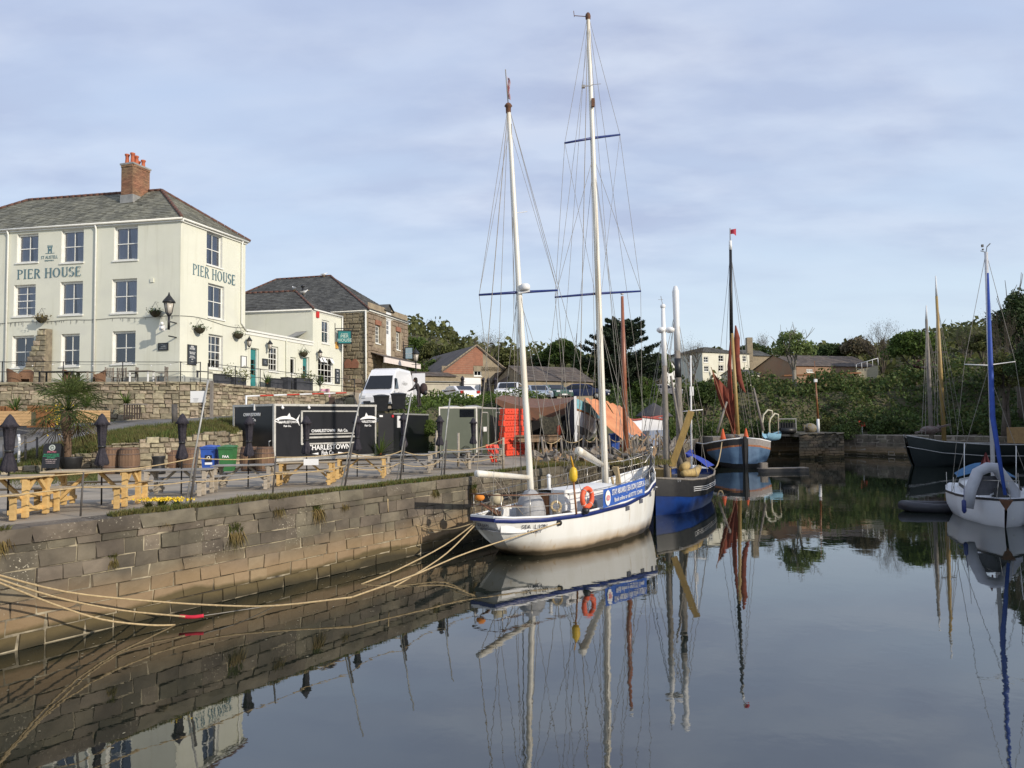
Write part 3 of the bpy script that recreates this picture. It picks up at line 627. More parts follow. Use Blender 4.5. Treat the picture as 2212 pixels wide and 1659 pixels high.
def roof_plane(a, b_, c, d, m, parent, row=.24, sw=.28, base=True, name='slates'):
 "a,b eave left>right; c,d ridge right>left"
 a, b_, c, d = map(Vector, (a, b_, c, d)); nrm = (b_ - a).cross(d - a).normalized() if (d - a).length > .01 else (b_ - a).cross(c - a).normalized()
 hgt = (((c + d) / 2) - ((a + b_) / 2)).length; k = max(2, int(hgt / row)); vs = []; fs = []
 for i in range(k):
  t0, t1 = i / k, min(1, (i + 1.12) / k); l0, r0, l1, r1 = a.lerp(d, t0), b_.lerp(c, t0), a.lerp(d, t1), b_.lerp(c, t1)
  L_ = (r0 - l0).length; nn = max(1, int(L_ / sw)); off = R.random() * .5
  cuts = [0] + [min(1, max(0, (j + off + R.uniform(-.06, .06)) / nn)) for j in range(1, nn)] + [1]
  for j in range(len(cuts) - 1):
   if cuts[j + 1] - cuts[j] < 1e-3: continue
   h = .035 + R.uniform(-.012, .015); h2 = R.uniform(0, .006); bi = len(vs); sag_ = R.uniform(0, .03)
   vs += [l0.lerp(r0, cuts[j]) + nrm * h - (d - a).normalized() * sag_ * .5, l0.lerp(r0, cuts[j + 1] - .0006) + nrm * (h + R.uniform(-.006, .006)), l1.lerp(r1, cuts[j + 1] - .0006) + nrm * (.008 + h2), l1.lerp(r1, cuts[j]) + nrm * (.008 + h2)]
   fs.append((bi, bi + 1, bi + 2, bi + 3))
   vs += [vs[bi].copy() - nrm * h, vs[bi + 1].copy() - nrm * h]; fs.append((bi + 4, bi + 5, bi + 1, bi))
 me = bpy.data.meshes.new('slates'); me.from_pydata([tuple(v) for v in vs], [], fs); me.update()
 o = link(name, me, m, parent, True); o['kind'] = 'stuff'
 return o
def hip_roof(parent, o, u, w_, dep, ze, zr, ins_l, ins_r, m, ov=.18, ridge=M_RIDGE, name='roof', rm=True, slates_=True):
 "front eave from o along u; ridge parallel to u"
 u = Vector((u[0], u[1], 0)).normalized(); v = Vector((-u.y, u.x, 0)); o = Vector((o[0], o[1], 0))
 def p(a, b_, z): return o + u * a + v * b_ + Vector((0, 0, z))
 A, B_, C_, D_ = p(-ov, -ov, ze), p(w_ + ov, -ov, ze), p(w_ + ov, dep + ov, ze), p(-ov, dep + ov, ze); E, F = p(ins_l, dep / 2, zr), p(w_ - ins_r, dep / 2, zr)
 q = MB(); q.add([A, B_, C_, D_, E, F], [(0, 1, 5, 4), (1, 2, 5), (2, 3, 4, 5), (3, 0, 4), (3, 2, 1, 0)]); ro = q.obj(name, m, parent, True)
 for s4 in ((A, B_, F, E), (B_, C_, F, F), (C_, D_, E, F), (D_, A, E, E)): roof_plane(*s4, m, ro)
 if rm:
  for (a, b_) in ((E, F), (B_, F), (A, E)):
   L_ = (b_ - a).length; k = int(L_ / .45); q = MB()
   for i in range(k):
    q.tube([a.lerp(b_, i / k) + Vector((0, 0, .035)), a.lerp(b_, (i + .97) / k) + Vector((0, 0, .045))], .09, 6)
   q.obj('ridge_tiles', ridge, ro, True, kind='stuff')
 return ro, (A, B_, C_, D_, E, F)
def gutter(parent, f, a0, a1, z, d=.1, m=None):
 q = MB(); q.tube([f.pt(a0, z - .05, d + .07), f.pt(a1, z - .05, d + .07)], .065, 8); f.box(q, a0, a1, z - .2, z - .02, 0, d - .01); return q.obj('gutter', m or M_WHITE, parent, True)
def pipe(parent, pts, r_=.045, m=None, name='downpipe'):
 q = MB(); q.tube(pts, r_, 8)
 return q.obj(name, m or M_WHITE, parent, True)
# ---- the pub
R_ = Vector((.29, .957, 0)).normalized(); U_ = Vector((-.985, .174, 0))
Cc = P(387, 829, 41); Cc.z = 0
ph = T('pub_building', 'three storey cream rendered pub with slate hip roof and brick chimney at left', 'building', (Cc.x, Cc.y, TZ))
EZ = P(387, 471, 41).z
WL = 17.2
FL = Face(Cc + U_ * WL, -U_); FR = Face(Cc, R_)
RL = FR.px(530, 600)[0]
lw = [(36,82,505,567,2,1),(132,180,496,567,2,1),(246,297,488,562,2,1),(29,76,615,683,2,2),(129,178,608,680,2,1),(241,295,602,676,2,1),(25,72,725,794,2,1),(131,171,721,791,2,1),(242,292,715,786,2,1),(-70,-22,512,572,2,1),(-74,-26,622,690,2,1)]
rw = [(446,480,504,575,2,1),(449,484,615,688,2,1),(450,481,723,797,3,2)]
lo = [(*FL.rect(a, b_, c, d), e, f) for a, b_, c, d, e, f in lw]; ro_ = [(*FR.rect(a, b_, c, d), e, f) for a, b_, c, d, e, f in rw]
FL.wall(ph, WL, TZ - .3, EZ, [o[:4] for o in lo], M_WALL, .22, rm=M_WHITE); FR.wall(ph, RL, TZ - .3, EZ, [o[:4] for o in ro_], M_WALL, .22, rm=M_WHITE)
b = MB(); bk = [Cc + U_ * WL, Cc + U_ * WL + R_ * RL, Cc + R_ * RL]
b.add([Vector((p.x, p.y, z)) for p in bk for z in (TZ - .3, EZ)], [(0, 2, 3, 1), (2, 4, 5, 3)]); b.obj('rear_wall', M_WALL, ph, True)
for i, o in enumerate(lo): FL.window(ph, *o[:4], .22, o[4], o[5], M_CURT if o[3] > 9.5 else None)
for i, o in enumerate(ro_): FR.window(ph, *o[:4], .22, o[4], o[5], M_CURTR if i == 2 else M_CURT)
b = MB(); FL.box(b, 0, WL + .015, TZ - .2, TZ + .5, 0, .015); FR.box(b, .0, RL, TZ - .2, TZ + .5, 0, .015); b.obj('plinth', M_PLINTH, ph, True)
# string cable with hanging ties
b = MB(); zc_ = FL.px(200, 690)[1]
b.tube([FL.pt(a, zc_ + .03 * math.sin(a * 2), .03) for a in np.linspace(0, WL, 30)], .012, 4); b.tube([FR.pt(a, zc_ + .1 * math.sin(a * 1.1), .03) for a in np.linspace(0, RL, 12)], .012, 4)
for i in range(60): a = R.uniform(0, WL); b.beam(FL.pt(a, zc_, .02), FL.pt(a, zc_ - R.uniform(.08, .25), .02), .008)
b.obj('cable', M_IRON, ph, True)
# roof with true (not square) plan
def zr_(x, y, D): return P(x, y, D).z
ra = Cc + R_ * (RL / 2) + U_ * 3.6; rb = Cc + R_ * (RL / 2) + U_ * 12.9; ZR = 18.2; ov = .2
A = FL.pt(-.2, EZ, .2); B_ = Cc - U_ * .2 - R_ * .2 + Vector((0, 0, EZ)); Cn = Cc + R_ * (RL + .2) - U_ * .2 + Vector((0, 0, EZ)); Dn = Cc + U_ * (WL + .2) + R_ * (RL + .2) + Vector((0, 0, EZ)); E = rb + Vector((0, 0, ZR)); F = ra + Vector((0, 0, ZR))
q = MB(); q.add([A, B_, Cn, Dn, E, F], [(0, 1, 5, 4), (1, 2, 5), (2, 3, 4, 5), (3, 0, 4), (3, 2, 1, 0)]); rf = q.obj('roof', M_SLATE, ph, True)
for s4 in ((A, B_, F, E), (B_, Cn, F, F), (Cn, Dn, E, F), (Dn, A, E, E)): roof_plane(*s4, M_SLATE, rf)
for (a, b_) in ((E, F), (B_, F), (Cn, F), (A, E)):
 L_ = (b_ - a).length; k = int(L_ / .42)
 for i in range(k):
  q = MB(); q.tube([a.lerp(b_, i / k) + Vector((0, 0, .04)), a.lerp(b_, (i + .95) / k) + Vector((0, 0, .05))], .10, 6); q.obj('ridge_tile', M_RIDGE, rf, True)
gutter(ph, FL, 0, WL + .2, EZ, .1); gutter(ph, FR, 0, RL + .1, EZ, .1)
for x, y0, y1 in ((207, 486, 826), (17, 497, 832)):
 a0 = FL.px(x, 640)[0]; pipe(ph, [FL.pt(a0, EZ - .05, .16), FL.pt(a0, EZ - .35, .07), FL.pt(a0, TZ, .07)], .05)
a0 = FR.px(520.5, 560)[0]; zj = FR.px(521, 698)[1]
pipe(ph, [FR.pt(a0, EZ - .05, .16), FR.pt(a0, EZ - .35, .07), FR.pt(a0, zj, .07), FR.pt(a0 + .5, zj - .45, .07)], .05)
# chimney
ch = T('tmp', None, None); C.objects.unlink(ch)
cb = P(290, 405, 44.0); cbz = cb.z; c0 = Vector((cb.x, cb.y, 0)) + R_ * .1
ang_r = math.atan2(R_.y, R_.x); ztop = P(290, 362, 44).z
bmesh_ = bpy.data.meshes.new('brick'); q = MB(); q.box((0, 0, 0), (1, 1, 1)); bmesh_ = q.mesh('brick'); bmesh_.materials.append(M_BRICK)
q = MB(); q.box((c0.x, c0.y, (ztop + ZR - 1.6) / 2), (1.3, .85, ztop - ZR + 1.6), rz=ang_r); chm = q.obj('chimney', mat('chimney_mortar', (.30, .22, .14)), ph, True)
M3 = Matrix.Rotation(ang_r, 4, 'Z'); k = 0; zz = ZR - .9
bb = MB()
while zz < ztop - .02:
 for side, (ln, off, ax) in {'f': (1.3, -.43, 0), 'l': (.85, .65, 1)}.items():
  s_ = -ln / 2 - (.11 if k % 2 else 0)
  while s_ < ln / 2 - .01:
   a, b2_ = max(s_, -ln / 2), min(s_ + .225, ln / 2)
   pr = .012 if zz < ztop - .2 else .05
   for sg in (-1, 1):
    cc_ = Vector(((a + b2_) / 2, sg * (.425 + pr / 2), 0)) if ax == 0 else Vector((sg * (.65 + pr / 2), (a + b2_) / 2, 0))
    d = (b2_ - a - .012, pr + .02, .063) if ax == 0 else (pr + .02, b2_ - a - .012, .063)
    cc_ = c0 + (M3.to_3x3() @ cc_); bb.box((cc_.x, cc_.y, zz + .035), d, rz=ang_r)
   s_ += .225
 zz += .075; k += 1
bb.obj('bricks', M_BRICK, chm, True, kind='stuff')
q = MB(); q.box((c0.x, c0.y, ztop + .05), (1.44, 1.0, .1), rz=ang_r); q.obj('chimney_cap', M_LEAD, chm, True)
q = MB(); q.box((c0.x, c0.y, ZR - .75), (1.38, .94, .5), rz=ang_r); q.obj('lead_flashing', M_LEAD, chm, True)
for i, (dx, dy) in enumerate(((-.46, -.2), (-.46, .2), (-.12, -.15), (.18, .16), (.46, -.12), (.44, .24))):
 pc = c0 + M3.to_3x3() @ Vector((dx, dy, 0)); q = MB(); hh = .66 - .03 * i
 q.lathe([(.14, 0), (.12, .1), (.10, hh * .6), (.105, hh - .12), (.14, hh - .08), (.14, hh), (.10, hh + .01)], 12, (pc.x, pc.y, ztop + .08)); q.obj('chimney_pot', M_POT, chm, True)
# lettering
s0, zt_ = FL.px(37, 606); s1, _ = FL.px(178, 604); za = FL.px(108, 579)[1]; zb_ = FL.px(108, 600)[1]
serif_text('PIER HOUSE', za - zb_, FL.pt((s0 + s1) / 2, (za + zb_) / 2), FL.u, M_LETTER, ph, s1 - s0)
s0 = FR.px(416, 585)[0]; s1 = FR.px(508, 605)[0]; za = FR.px(462, 582)[1]; zb_ = FR.px(462, 605)[1]
serif_text('PIER HOUSE', za - zb_, FR.pt((s0 + s1) / 2, (za + zb_) / 2), FR.u, M_LETTER, ph, s1 - s0)
s0, z_ = FL.px(107, 556); text_on('ST AUSTELL', .26, FL.pt(s0, z_, .01), FL.u, M_LETTER, ph, sx=.82)
s0, z_ = FL.px(107, 563); text_on('BREWERY', .11, FL.pt(s0, z_, .01), FL.u, M_LETTER, ph, sx=1.3)
s0, z_ = FL.px(108, 546); q = MB()
for a, b_, c, d in ((-.30, .30, .0, .03), (-.13, -.05, .03, .36), (.05, .13, .03, .36), (-.17, .17, .36, .42), (-.16, -.10, .42, .5), (-.03, .03, .42, .5), (.10, .16, .42, .5), (-.05, .05, .15, .28)): FL.box(q, s0 + a, s0 + b_, z_ + c - .05, z_ + d - .05, .004, .012)
q.obj('castle_emblem', M_LETTER, ph, True)
q = MB(); a, z_ = FL.px(330, 606); FL.box(q, a - .12, a + .08, z_ - .1, z_ + .12, 0, .06); q.obj('wall_vent', M_WALL, ph, True)
# stone buttress
q = MB(); s0, _ = FL.px(60, 800); s1 = FL.px(113, 760)[0]; zt_ = FL.px(108, 712)[1]
bt = T('stone_buttress', 'tall sloping stone buttress leaning on the pub wall behind the terrace railing', 'buttress', tuple(FL.pt(s1, TZ, .2)))
pts = [FL.pt(s0 - .25, TZ), FL.pt(s1 - .0, TZ), FL.pt(s1 - .0, zt_), FL.pt(s1 - .45, zt_)]
q.prism([p + FL.n * .03 for p in pts], FL.n * .42); q.obj('core', M_MORTAR, bt, True)
zz = TZ
while zz < zt_ - .05:
 h = min(.3, zt_ - zz); le = s0 - .25 + (s1 - .45 - s0 + .25) * ((zz + h / 2 - TZ) / (zt_ - TZ)); a = le
 while a < s1 - .05:
  w_ = min(R.uniform(.35, .7), s1 - a); w_ = s1 - a if s1 - a - w_ < .15 else w_
  st = bpy.data.objects.new('stone', R.choice(RUB)); C.objects.link(st); st.parent = bt
  st.matrix_local = WM[bt].inverted() @ (Matrix.Translation(FL.pt(a + w_ / 2, zz + h / 2, .38)) @ Matrix.Rotation(math.atan2(FL.u.y, FL.u.x), 4, 'Z') @ Matrix.Diagonal((w_ - .015, .3, h - .015, 1))); a += w_
 zz += h
# ---- low wing
wg = T('pub_wing', 'low flat roofed cream wing of the pub with a teal door', 'building', tuple(FR.pt(RL, TZ)))
FW = Face(FR.pt(RL, 0), R_); WW = FR.px(675.5, 740)[0] - RL; ZC = 9.85
ZW = ZC
dr1 = FW.rect(541, 559, 752, 838); w1 = FW.rect(580, 601, 748, 802); w2 = FW.rect(627, 639, 772, 808); dr2 = FW.rect(654, 668, 771, 845)
dr1 = (dr1[0], dr1[1], TZ, dr1[3]); dr2 = (dr2[0], dr2[1], TZ, dr2[3])
FW.wall(wg, WW, TZ - .3, ZC, [dr1, w1, w2, dr2], M_WALL, .3, rm=M_WALL)
FW.window(wg, *w1, .16, 3, 2, M_CURTR); FW.window(wg, *w2, .16, 1, 1, None, sash=False)
for (a, b_, c, d), lab in ((dr1, 'teal door standing open in a deep porch'), (dr2, 'glazed teal door')):
 q = MB(); FW.box(q, a + .04, b_ - .04, c, d - .04, -.28, -.23); do = q.obj('door', M_TEAL, wg, True, label=lab)
 q = MB();
 for i in range(2):
  for j in range(3): FW.box(q, a + .12 + i * (b_ - a - .24) / 2, a + .1 + (i + 1) * (b_ - a - .24) / 2, c + 1.0 + j * .33, c + 1.28 + j * .33, -.228, -.222)
 q.obj('pane', M_GLASS, do, True); q = MB(); q.ball(FW.pt(b_ - .14, c + 1.0, -.19), .035, 6, 4); q.obj('handle', M_IRON, do, True)
 q = MB();
 for x0, x1, y0, y1 in ((a, a + .06, c, d), (b_ - .06, b_, c, d), (a + .06, b_ - .06, d - .06, d)): FW.box(q, x0, x1, y0, y1, -.22, -.12)
 q.obj('door_frame', M_WHITE, wg, True)
q = MB(); FW.box(q, 0, WW, ZC - .02, ZC + .10, -.3, .12); FW.box(q, 0, WW, ZC - .22, ZC - .03, 0, .05); q.obj('cornice', M_WHITE, wg, True)
q = MB(); q.add([FW.pt(0, ZC + .1, -.1), FW.pt(WW, ZC + .1, -.1), FW.pt(WW, ZC + .75, -4.5), FW.pt(0, ZC + .75, -4.5)], [(0, 1, 2, 3)]); q.obj('lead_roof', M_LEAD, wg, True)
q = MB(); q.grid([[FW.pt(WW - 3.2 * (1 - t), ZC + .12 + .8 * t * t, -.4 - .3 * k) for t in np.linspace(0, 1, 8)] for k in range(4)]); q.obj('curved_lead', M_LEAD, wg, True)
a0 = FW.px(617, 740)[0]; pipe(wg, [FW.pt(a0, ZC - .1, .08), FW.pt(a0, TZ, .06)], .045, M_WALL)
# ---- two storey block
bl = T('pub_rear_block', 'two storey cream block of the pub with hipped slate roof beside the teal sign', 'building', tuple(FR.pt(RL + WW, TZ)))
s0 = RL + WW; s1 = FR.px(738, 760)[0]; EZ2 = 12.35; WD = s1 - s0; FB = Face(FR.pt(s0, 0), R_); DB = 12.0
FB2 = Face(FR.pt(s0, 0) + U_ * DB, -U_)
ww = FB.rect(695, 711, 692, 742); w3 = FB.rect(687, 719, 771, 828)
FB.wall(bl, WD, TZ - .3, EZ2, [ww, w3], M_WALL, .15, rm=M_WHITE); FB2.wall(bl, DB, TZ - .3, EZ2, [], M_WALL, .1)
FB.window(bl, *ww, .14, 2, 1, M_CURT); FB.window(bl, *w3, .14, 4, 2, M_CURTR, sash=True)
q = MB()
for i in (0, 1, 3):
 a = w3[0] + (w3[1] - w3[0]) * (i + .5) / 4; q.add([FB.pt(a - .2, w3[3] - .05, -.02), FB.pt(a + .2, w3[3] - .05, -.02), FB.pt(a + .2, w3[3] - .45, .22), FB.pt(a - .2, w3[3] - .45, .22)], [(0, 1, 2, 3)])
q.obj('open_fanlight', M_WHITE2, bl, True)
rv_, cs = hip_roof(bl, FR.pt(s0, 0) + U_ * DB, -U_, DB, WD, EZ2, EZ2 + 1.75, 2.4, 2.4, M_SLATE2, .12)
gutter(bl, FB, 0, WD, EZ2, .04); gutter(bl, FB2, 0, DB, EZ2, .04)
pipe(bl, [FB.pt(WD - .05, EZ2 - .1, .1), FB.pt(WD - .05, TZ, .08)], .06)
q = MB(); a, z_ = FB.px(685, 678); FB.box(q, a - .16, a + .16, z_ - .28, z_ + .28, 0, .1); q.obj('alarm_box', mat('red_box', (.6, .03, .03)), bl, True)
q = MB(); a, z_ = FB.px(726, 746); FB.box(q, a - .12, a + .16, z_ - .25, z_ + .25, 0, .12); q.obj('orange_box', mat('amber_box', (.7, .38, .08)), bl, True)
q = MB(); fp = P(654, 634, 57.5); q.tube([fp - Vector((0, 0, .6)), fp + Vector((0, 0, .55))], .09, 8); q.lathe([(.14, 0), (.16, .1), (.05, .2)], 8, fp + Vector((0, 0, .5))); q.obj('flue', M_IRON, bl, True)
# small dark roof behind
sb = T('rear_outbuilding', 'low dark roof with red ridge showing behind the pub block', 'building', tuple(P(560, 650, 63).xy) + (TZ,))
c0_ = P(600, 640, 61); hip_roof(sb, Vector((c0_.x, c0_.y, 0)) + U_ * 6, -U_, 6, 4.5, 12.9, 15.2, 2, .3, M_SLATE2, .1); q = MB(); q.box((c0_.x - 3, c0_.y + 3, 9.5), (5.5, 4, 7), rz=-.17); q.obj('wall', M_WALL, sb, True)
# ---- stone warehouse
Wc = P(795, 800, 60); Wc.z = 0; EW = P(795, 669, 60).z
R2 = (Vector((-9.62, 68.2, 0)) - Vector((-11.68, 60, 0))).normalized()
wh = T('stone_warehouse', 'brown stone warehouse with big slate hip roof and white loading door', 'building', (Wc.x, Wc.y, 5.2))
FWR = Face(Wc, R2); LW = FWR.px(880.5, 760)[0]; DW = 17.0; U2 = Vector((-R2.y, R2.x, 0)); FWL = Face(Wc + U2 * DW, -U2)
wo1 = FWR.rect(811, 821, 703, 742); wo2 = FWR.rect(856, 864, 717, 756); dd = FWR.rect(834.5, 845.5, 668, 774)
FWR.wall(wh, LW, 4.6, EW, [wo1, wo2, dd], M_WMO, .3); FWL.wall(wh, DW, 4.6, EW, [], M_WMO, .1)
bp_ = [Wc + U2 * DW, Wc + U2 * DW + R2 * LW, Wc + R2 * LW]; q = MB(); q.add([Vector((p.x, p.y, z)) for p in bp_ for z in (4.6, EW)], [(0, 2, 3, 1), (2, 4, 5, 3)]); q.obj('rear_wall', M_WMO, wh, True)
FWR.window(wh, *wo1, .18, 2, 2, None); FWR.window(wh, *wo2, .18, 2, 2, None)
q = MB(); FWR.box(q, dd[0], dd[1], dd[2], dd[3], -.12, -.04); do = q.obj('loading_door', M_WHITE2, wh, True)
q = MB();
for i in range(2):
 for j in range(4): FWR.box(q, dd[0] + .14 + i * .22, dd[0] + .32 + i * .22, dd[2] + 2.1 + j * .4, dd[2] + 2.42 + j * .4, -.038, -.03)
q.obj('pane', mat('dark_pane', (.12, .12, .12), rough=.15), do, True)
def nb(it): return it[0].y
sf = lambda ox: [(o[0] - .05, o[1] + .05, o[2] - 4.9 - .1, o[3] - 4.9 + .1) for o in ox]
stones_on(wh, FWR.pt(0, 4.9, .05), FWR.u, LW, EW - 4.9 - .15, WST, (.4, .95), (.28, .42), .2, .03, .035, 150, hole=sf([wo1, wo2, dd]), rubble=.08)
# the left face only as far as it shows
stones_on(wh, FWL.pt(DW - 5.2, 4.9, .05), FWL.u, 5.2, EW - 4.9 - .15, WST, (.25, .7), (.2, .38), .2, .05, .05, 150, rubble=.2)
q = MB();
for s9 in (0, 1):
 x0 = FWL.px(753 + 15 * s9, 786)
 q.prism([FWL.pt(x0[0] + a, x0[1] + b_, .06) for a, b_ in ((-.3, -.35), (.3, -.35), (.33, .1), (.12, .38), (-.12, .38), (-.33, .1))], FWL.n * .08)
q.obj('brick_patch', M_BRICKO, wh, True)
hip_roof(wh, Wc + U2 * DW, -U2, DW, LW, EW, 17.1, 6.0, 5.6, M_SLATE2, .2)
gutter(wh, FWR, 0, LW, EW, .05); gutter(wh, FWL, 0, DW, EW, .05); pipe(wh, [FWL.pt(DW - .12, EW - .1, .16), FWL.pt(DW - .12, 5, .12)], .07)
# dormer over the loading door
dm = (dd[0] + dd[1]) / 2; q = MB(); FWR.box(q, dd[0] - .05, dd[1] + .05, EW - .3, EW + .35, -.5, .0); q.obj('dormer_front', M_WHITE2, wh, True)
q = MB(); tz = EW + 1.1
q.add([FWR.pt(dd[0] - .5, tz - .65, .15), FWR.pt(dm, tz, .15), FWR.pt(dd[1] + .5, tz - .65, .15), FWR.pt(dd[0] - .5, tz - .65, -3.6), FWR.pt(dm, tz, -3.6), FWR.pt(dd[1] + .5, tz - .65, -3.6)], [(0, 1, 4, 3), (1, 2, 5, 4), (0, 3, 5, 2)]); q.add([FWR.pt(dd[0] - .4, tz - .6, -.01), FWR.pt(dd[1] + .4, tz - .6, -.01), FWR.pt(dm, tz - .1, -.01)], [(0, 1, 2)])
q.add([FWR.pt(dd[0] - .4, EW - .1, .0), FWR.pt(dd[0] - .4, tz - .6, .0), FWR.pt(dd[0] - .4, tz - .6, -3.0), FWR.pt(dd[0] - .4, EW - .1, -2.0)], [(0, 1, 2, 3)])
q.obj('dormer_roof', M_SLATE2, wh, True)
# pent roof and fascia over the ground floor
zf1 = FWR.px(800, 768)[1]; q = MB(); q.add([FWR.pt(.35, zf1 + .3, .0), FWR.pt(LW - .05, zf1 + .3, .0), FWR.pt(LW - .05, zf1 - .15, 1.3), FWR.pt(.35, zf1 - .15, 1.3)], [(0, 1, 2, 3)]); q.obj('pent_roof', M_SLATE3, wh, True)
q = MB(); FWR.box(q, .35, LW - .05, zf1 - .62, zf1 - .17, 1.22, 1.3); q.obj('fascia', mat('pinkish_white', (.74, .68, .62), (.7, .6, .55)), wh, True)
q = MB(); FWR.box(q, 2.6, LW - .6, 5.2, zf1 - .45, .08, .1); q.obj('shopfront', mat('cream_boards', (.66, .62, .46), (.6, .56, .42)), wh, True)
# bricks over the warehouse windows
for o in (wo1, wo2):
 for i in range(5):
  q = MB(); a = o[0] - .1 + (o[1] - o[0] + .2) * i / 5; FWR.box(q, a + .01, a + (o[1] - o[0] + .2) / 5 - .01, o[3] + .02, o[3] + .42, .0, .09); q.obj('brick', M_BRICKO, wh, True)
# ---------------------------------------------------------------- boats
M_HULLW = mat('white_hull_paint', (.74, .74, .70), (.60, .58, .50), sc_=.8, rough=.38, coord='World', stretch=(1.2, 1.2, .35), lo=.45, hi=.8)
n, l, b = hook(M_HULLW); g = n.new('ShaderNodeNewGeometry'); sp = n.new('ShaderNodeSeparateXYZ'); l.new(g.outputs['Position'], sp.inputs[0])
nz = n.new('ShaderNodeTexNoise'); nz.inputs['Scale'].default_value = 1.5; nz.inputs['Detail'].default_value = 5; l.new(g.outputs['Position'], nz.inputs['Vector'])
ma = n.new('ShaderNodeMath'); ma.operation = 'MULTIPLY_ADD'; ma.inputs[1].default_value = -.22; l.new(nz.outputs[0], ma.inputs[0]); l.new(sp.outputs[2], ma.inputs[2])
src = b.inputs['Base Color'].links[0].from_socket
mp3 = n.new('ShaderNodeMapping'); mp3.inputs['Scale'].default_value = (5, 5, .35); l.new(g.outputs['Position'], mp3.inputs[0]); nq = n.new('ShaderNodeTexNoise'); nq.inputs['Scale'].default_value = 1.6; l.new(mp3.outputs[0], nq.inputs['Vector']); rq = n.new('ShaderNodeMapRange'); rq.inputs[1].default_value = .62; rq.inputs[2].default_value = .78; rq.inputs[4].default_value = .6; l.new(nq.outputs[0], rq.inputs[0]); xq = n.new('ShaderNodeMix'); xq.data_type = 'RGBA'; l.new(rq.outputs[0], xq.inputs[0]); l.new(src, xq.inputs[6]); xq.inputs[7].default_value = (.42, .27, .12, 1); src = xq.outputs[2]
for lo_, hi_, cc_, fc in ((.08, .38, (.34, .22, .09), .75), (.0, .10, (.06, .045, .025), .95)):
 r_ = n.new('ShaderNodeMapRange'); r_.inputs[1].default_value = lo_; r_.inputs[2].default_value = hi_; r_.inputs[3].default_value = fc; r_.inputs[4].default_value = 0; l.new(ma.outputs[0], r_.inputs[0])
 x = n.new('ShaderNodeMix'); x.data_type = 'RGBA'; l.new(r_.outputs[0], x.inputs[0]); l.new(src, x.inputs[6]); x.inputs[7].default_value = (*cc_, 1); src = x.outputs[2]
l.new(src, b.inputs['Base Color'])
M_HULLB = mat('blue_hull_paint', (.006, .036, .18), (.006, .026, .12), sc_=2, rough=.35)
M_NAVY = mat('navy_paint', (.015, .03, .16), (.012, .025, .12), rough=.4)
M_BLACK = mat('black_paint', (.014, .014, .016), (.022, .022, .022), rough=.45)
M_DECKG = mat('grey_deck', (.16, .17, .19), (.12, .12, .13), sc_=3, rough=.8)
M_SPAR = mat('white_spar', (.76, .73, .64), (.62, .52, .36), sc_=1.2, rough=.4, stretch=(2, 2, .4), lo=.5, hi=.75, coord='World')
M_WOOD = mat('varnished_wood', (.30, .13, .05), (.20, .08, .03), sc_=2, rough=.4, stretch=(8, 8, .6))
M_OCHRE = mat('ochre_spar', (.42, .29, .10), (.30, .2, .07), sc_=3, rough=.5, stretch=(4, 4, .6))
M_GREYW = mat('weathered_grey_wood', (.27, .24, .20), (.17, .15, .13), sc_=3, rough=.85, stretch=(4, 4, 1), bump=.2)
M_TAN = mat('tan_sail', (.27, .065, .035), (.16, .04, .025), sc_=2, rough=.9, bump=.3)
M_WIRE = mat('steel_wire', (.30, .28, .24), (.22, .2, .17), rough=.5)
M_ROPE = mat('manila_rope', (.52, .40, .22), (.38, .28, .15), sc_=20, rough=.95)
M_ROPED = mat('grey_rope', (.34, .30, .23), (.24, .2, .15), sc_=20, rough=.95)
M_ORANGE = mat('orange_lifering', (.82, .13, .05), (.75, .11, .045), rough=.6)
M_BANNER = mat('blue_banner', (.035, .11, .42), (.03, .10, .38), rough=.6)
M_STEEL = mat('stainless_steel', (.55, .53, .48), (.4, .36, .3), rough=.3, metal=.7)
M_RUST = mat('rusty_metal', (.18, .08, .04), (.10, .055, .035), sc_=9, rough=.85)
M_GREYC = mat('grey_canvas', (.38, .38, .38), (.28, .28, .28), sc_=4, rough=.9, bump=.3)
M_YELB = mat('yellow_plastic', (.72, .48, .03), (.6, .38, .02), rough=.5)
class Axis:
 def __init__(s, stern, bow): s.a = Vector(stern); s.d = Vector(bow) - s.a; s.L = s.d.length; s.d.normalize(); s.r = Vector((s.d.y, -s.d.x, 0))
 def p(s, t, w_=0.0, z=0.0): return s.a + s.d * t + s.r * w_ + Vector((0, 0, z))   # t metres from stern, w to starboard
def interp(tab, t):
 for i in range(len(tab) - 1):
  if t <= tab[i + 1][0]:
   a, b_ = tab[i], tab[i + 1]; f = (t - a[0]) / (b_[0] - a[0] + 1e-9); f = f * f * (3 - 2 * f) * .35 + f * .65
   return [x + (y - x) * f for x, y in zip(a[1:], b_[1:])]
 return list(tab[-1][1:])
def hull(ax, tab, n=40, m=12, pw=2.4):
 "tab rows: t(0..1), half beam at rail, rail z, keel depth, end shift at keel"
 out = []
 for i in range(n + 1):
  t = i / n; hb, rz_, kz, sh = interp(tab, t); r_ = []
  for j in range(-m, m + 1):
   f = abs(j) / m; z = kz + (rz_ - kz) * f ** 1.25; wv = hb * (1 - (1 - f) ** pw) ** .72 if f > 0 else 0
   r_.append(ax.p(t * ax.L + sh * (1 - f) ** 1.3, math.copysign(wv, j) if j else 0, z))
  out.append(r_)
 return out
def rail_pts(ax, tab, side, n=40, off=0, dz=0, t0=0, t1=1):
 r_ = []
 for i in range(n + 1):
  t = t0 + (t1 - t0) * i / n; hb, rz_, _, _ = interp(tab, t); r_.append(ax.p(t * ax.L, side * (hb + off), rz_ + dz))
 return r_
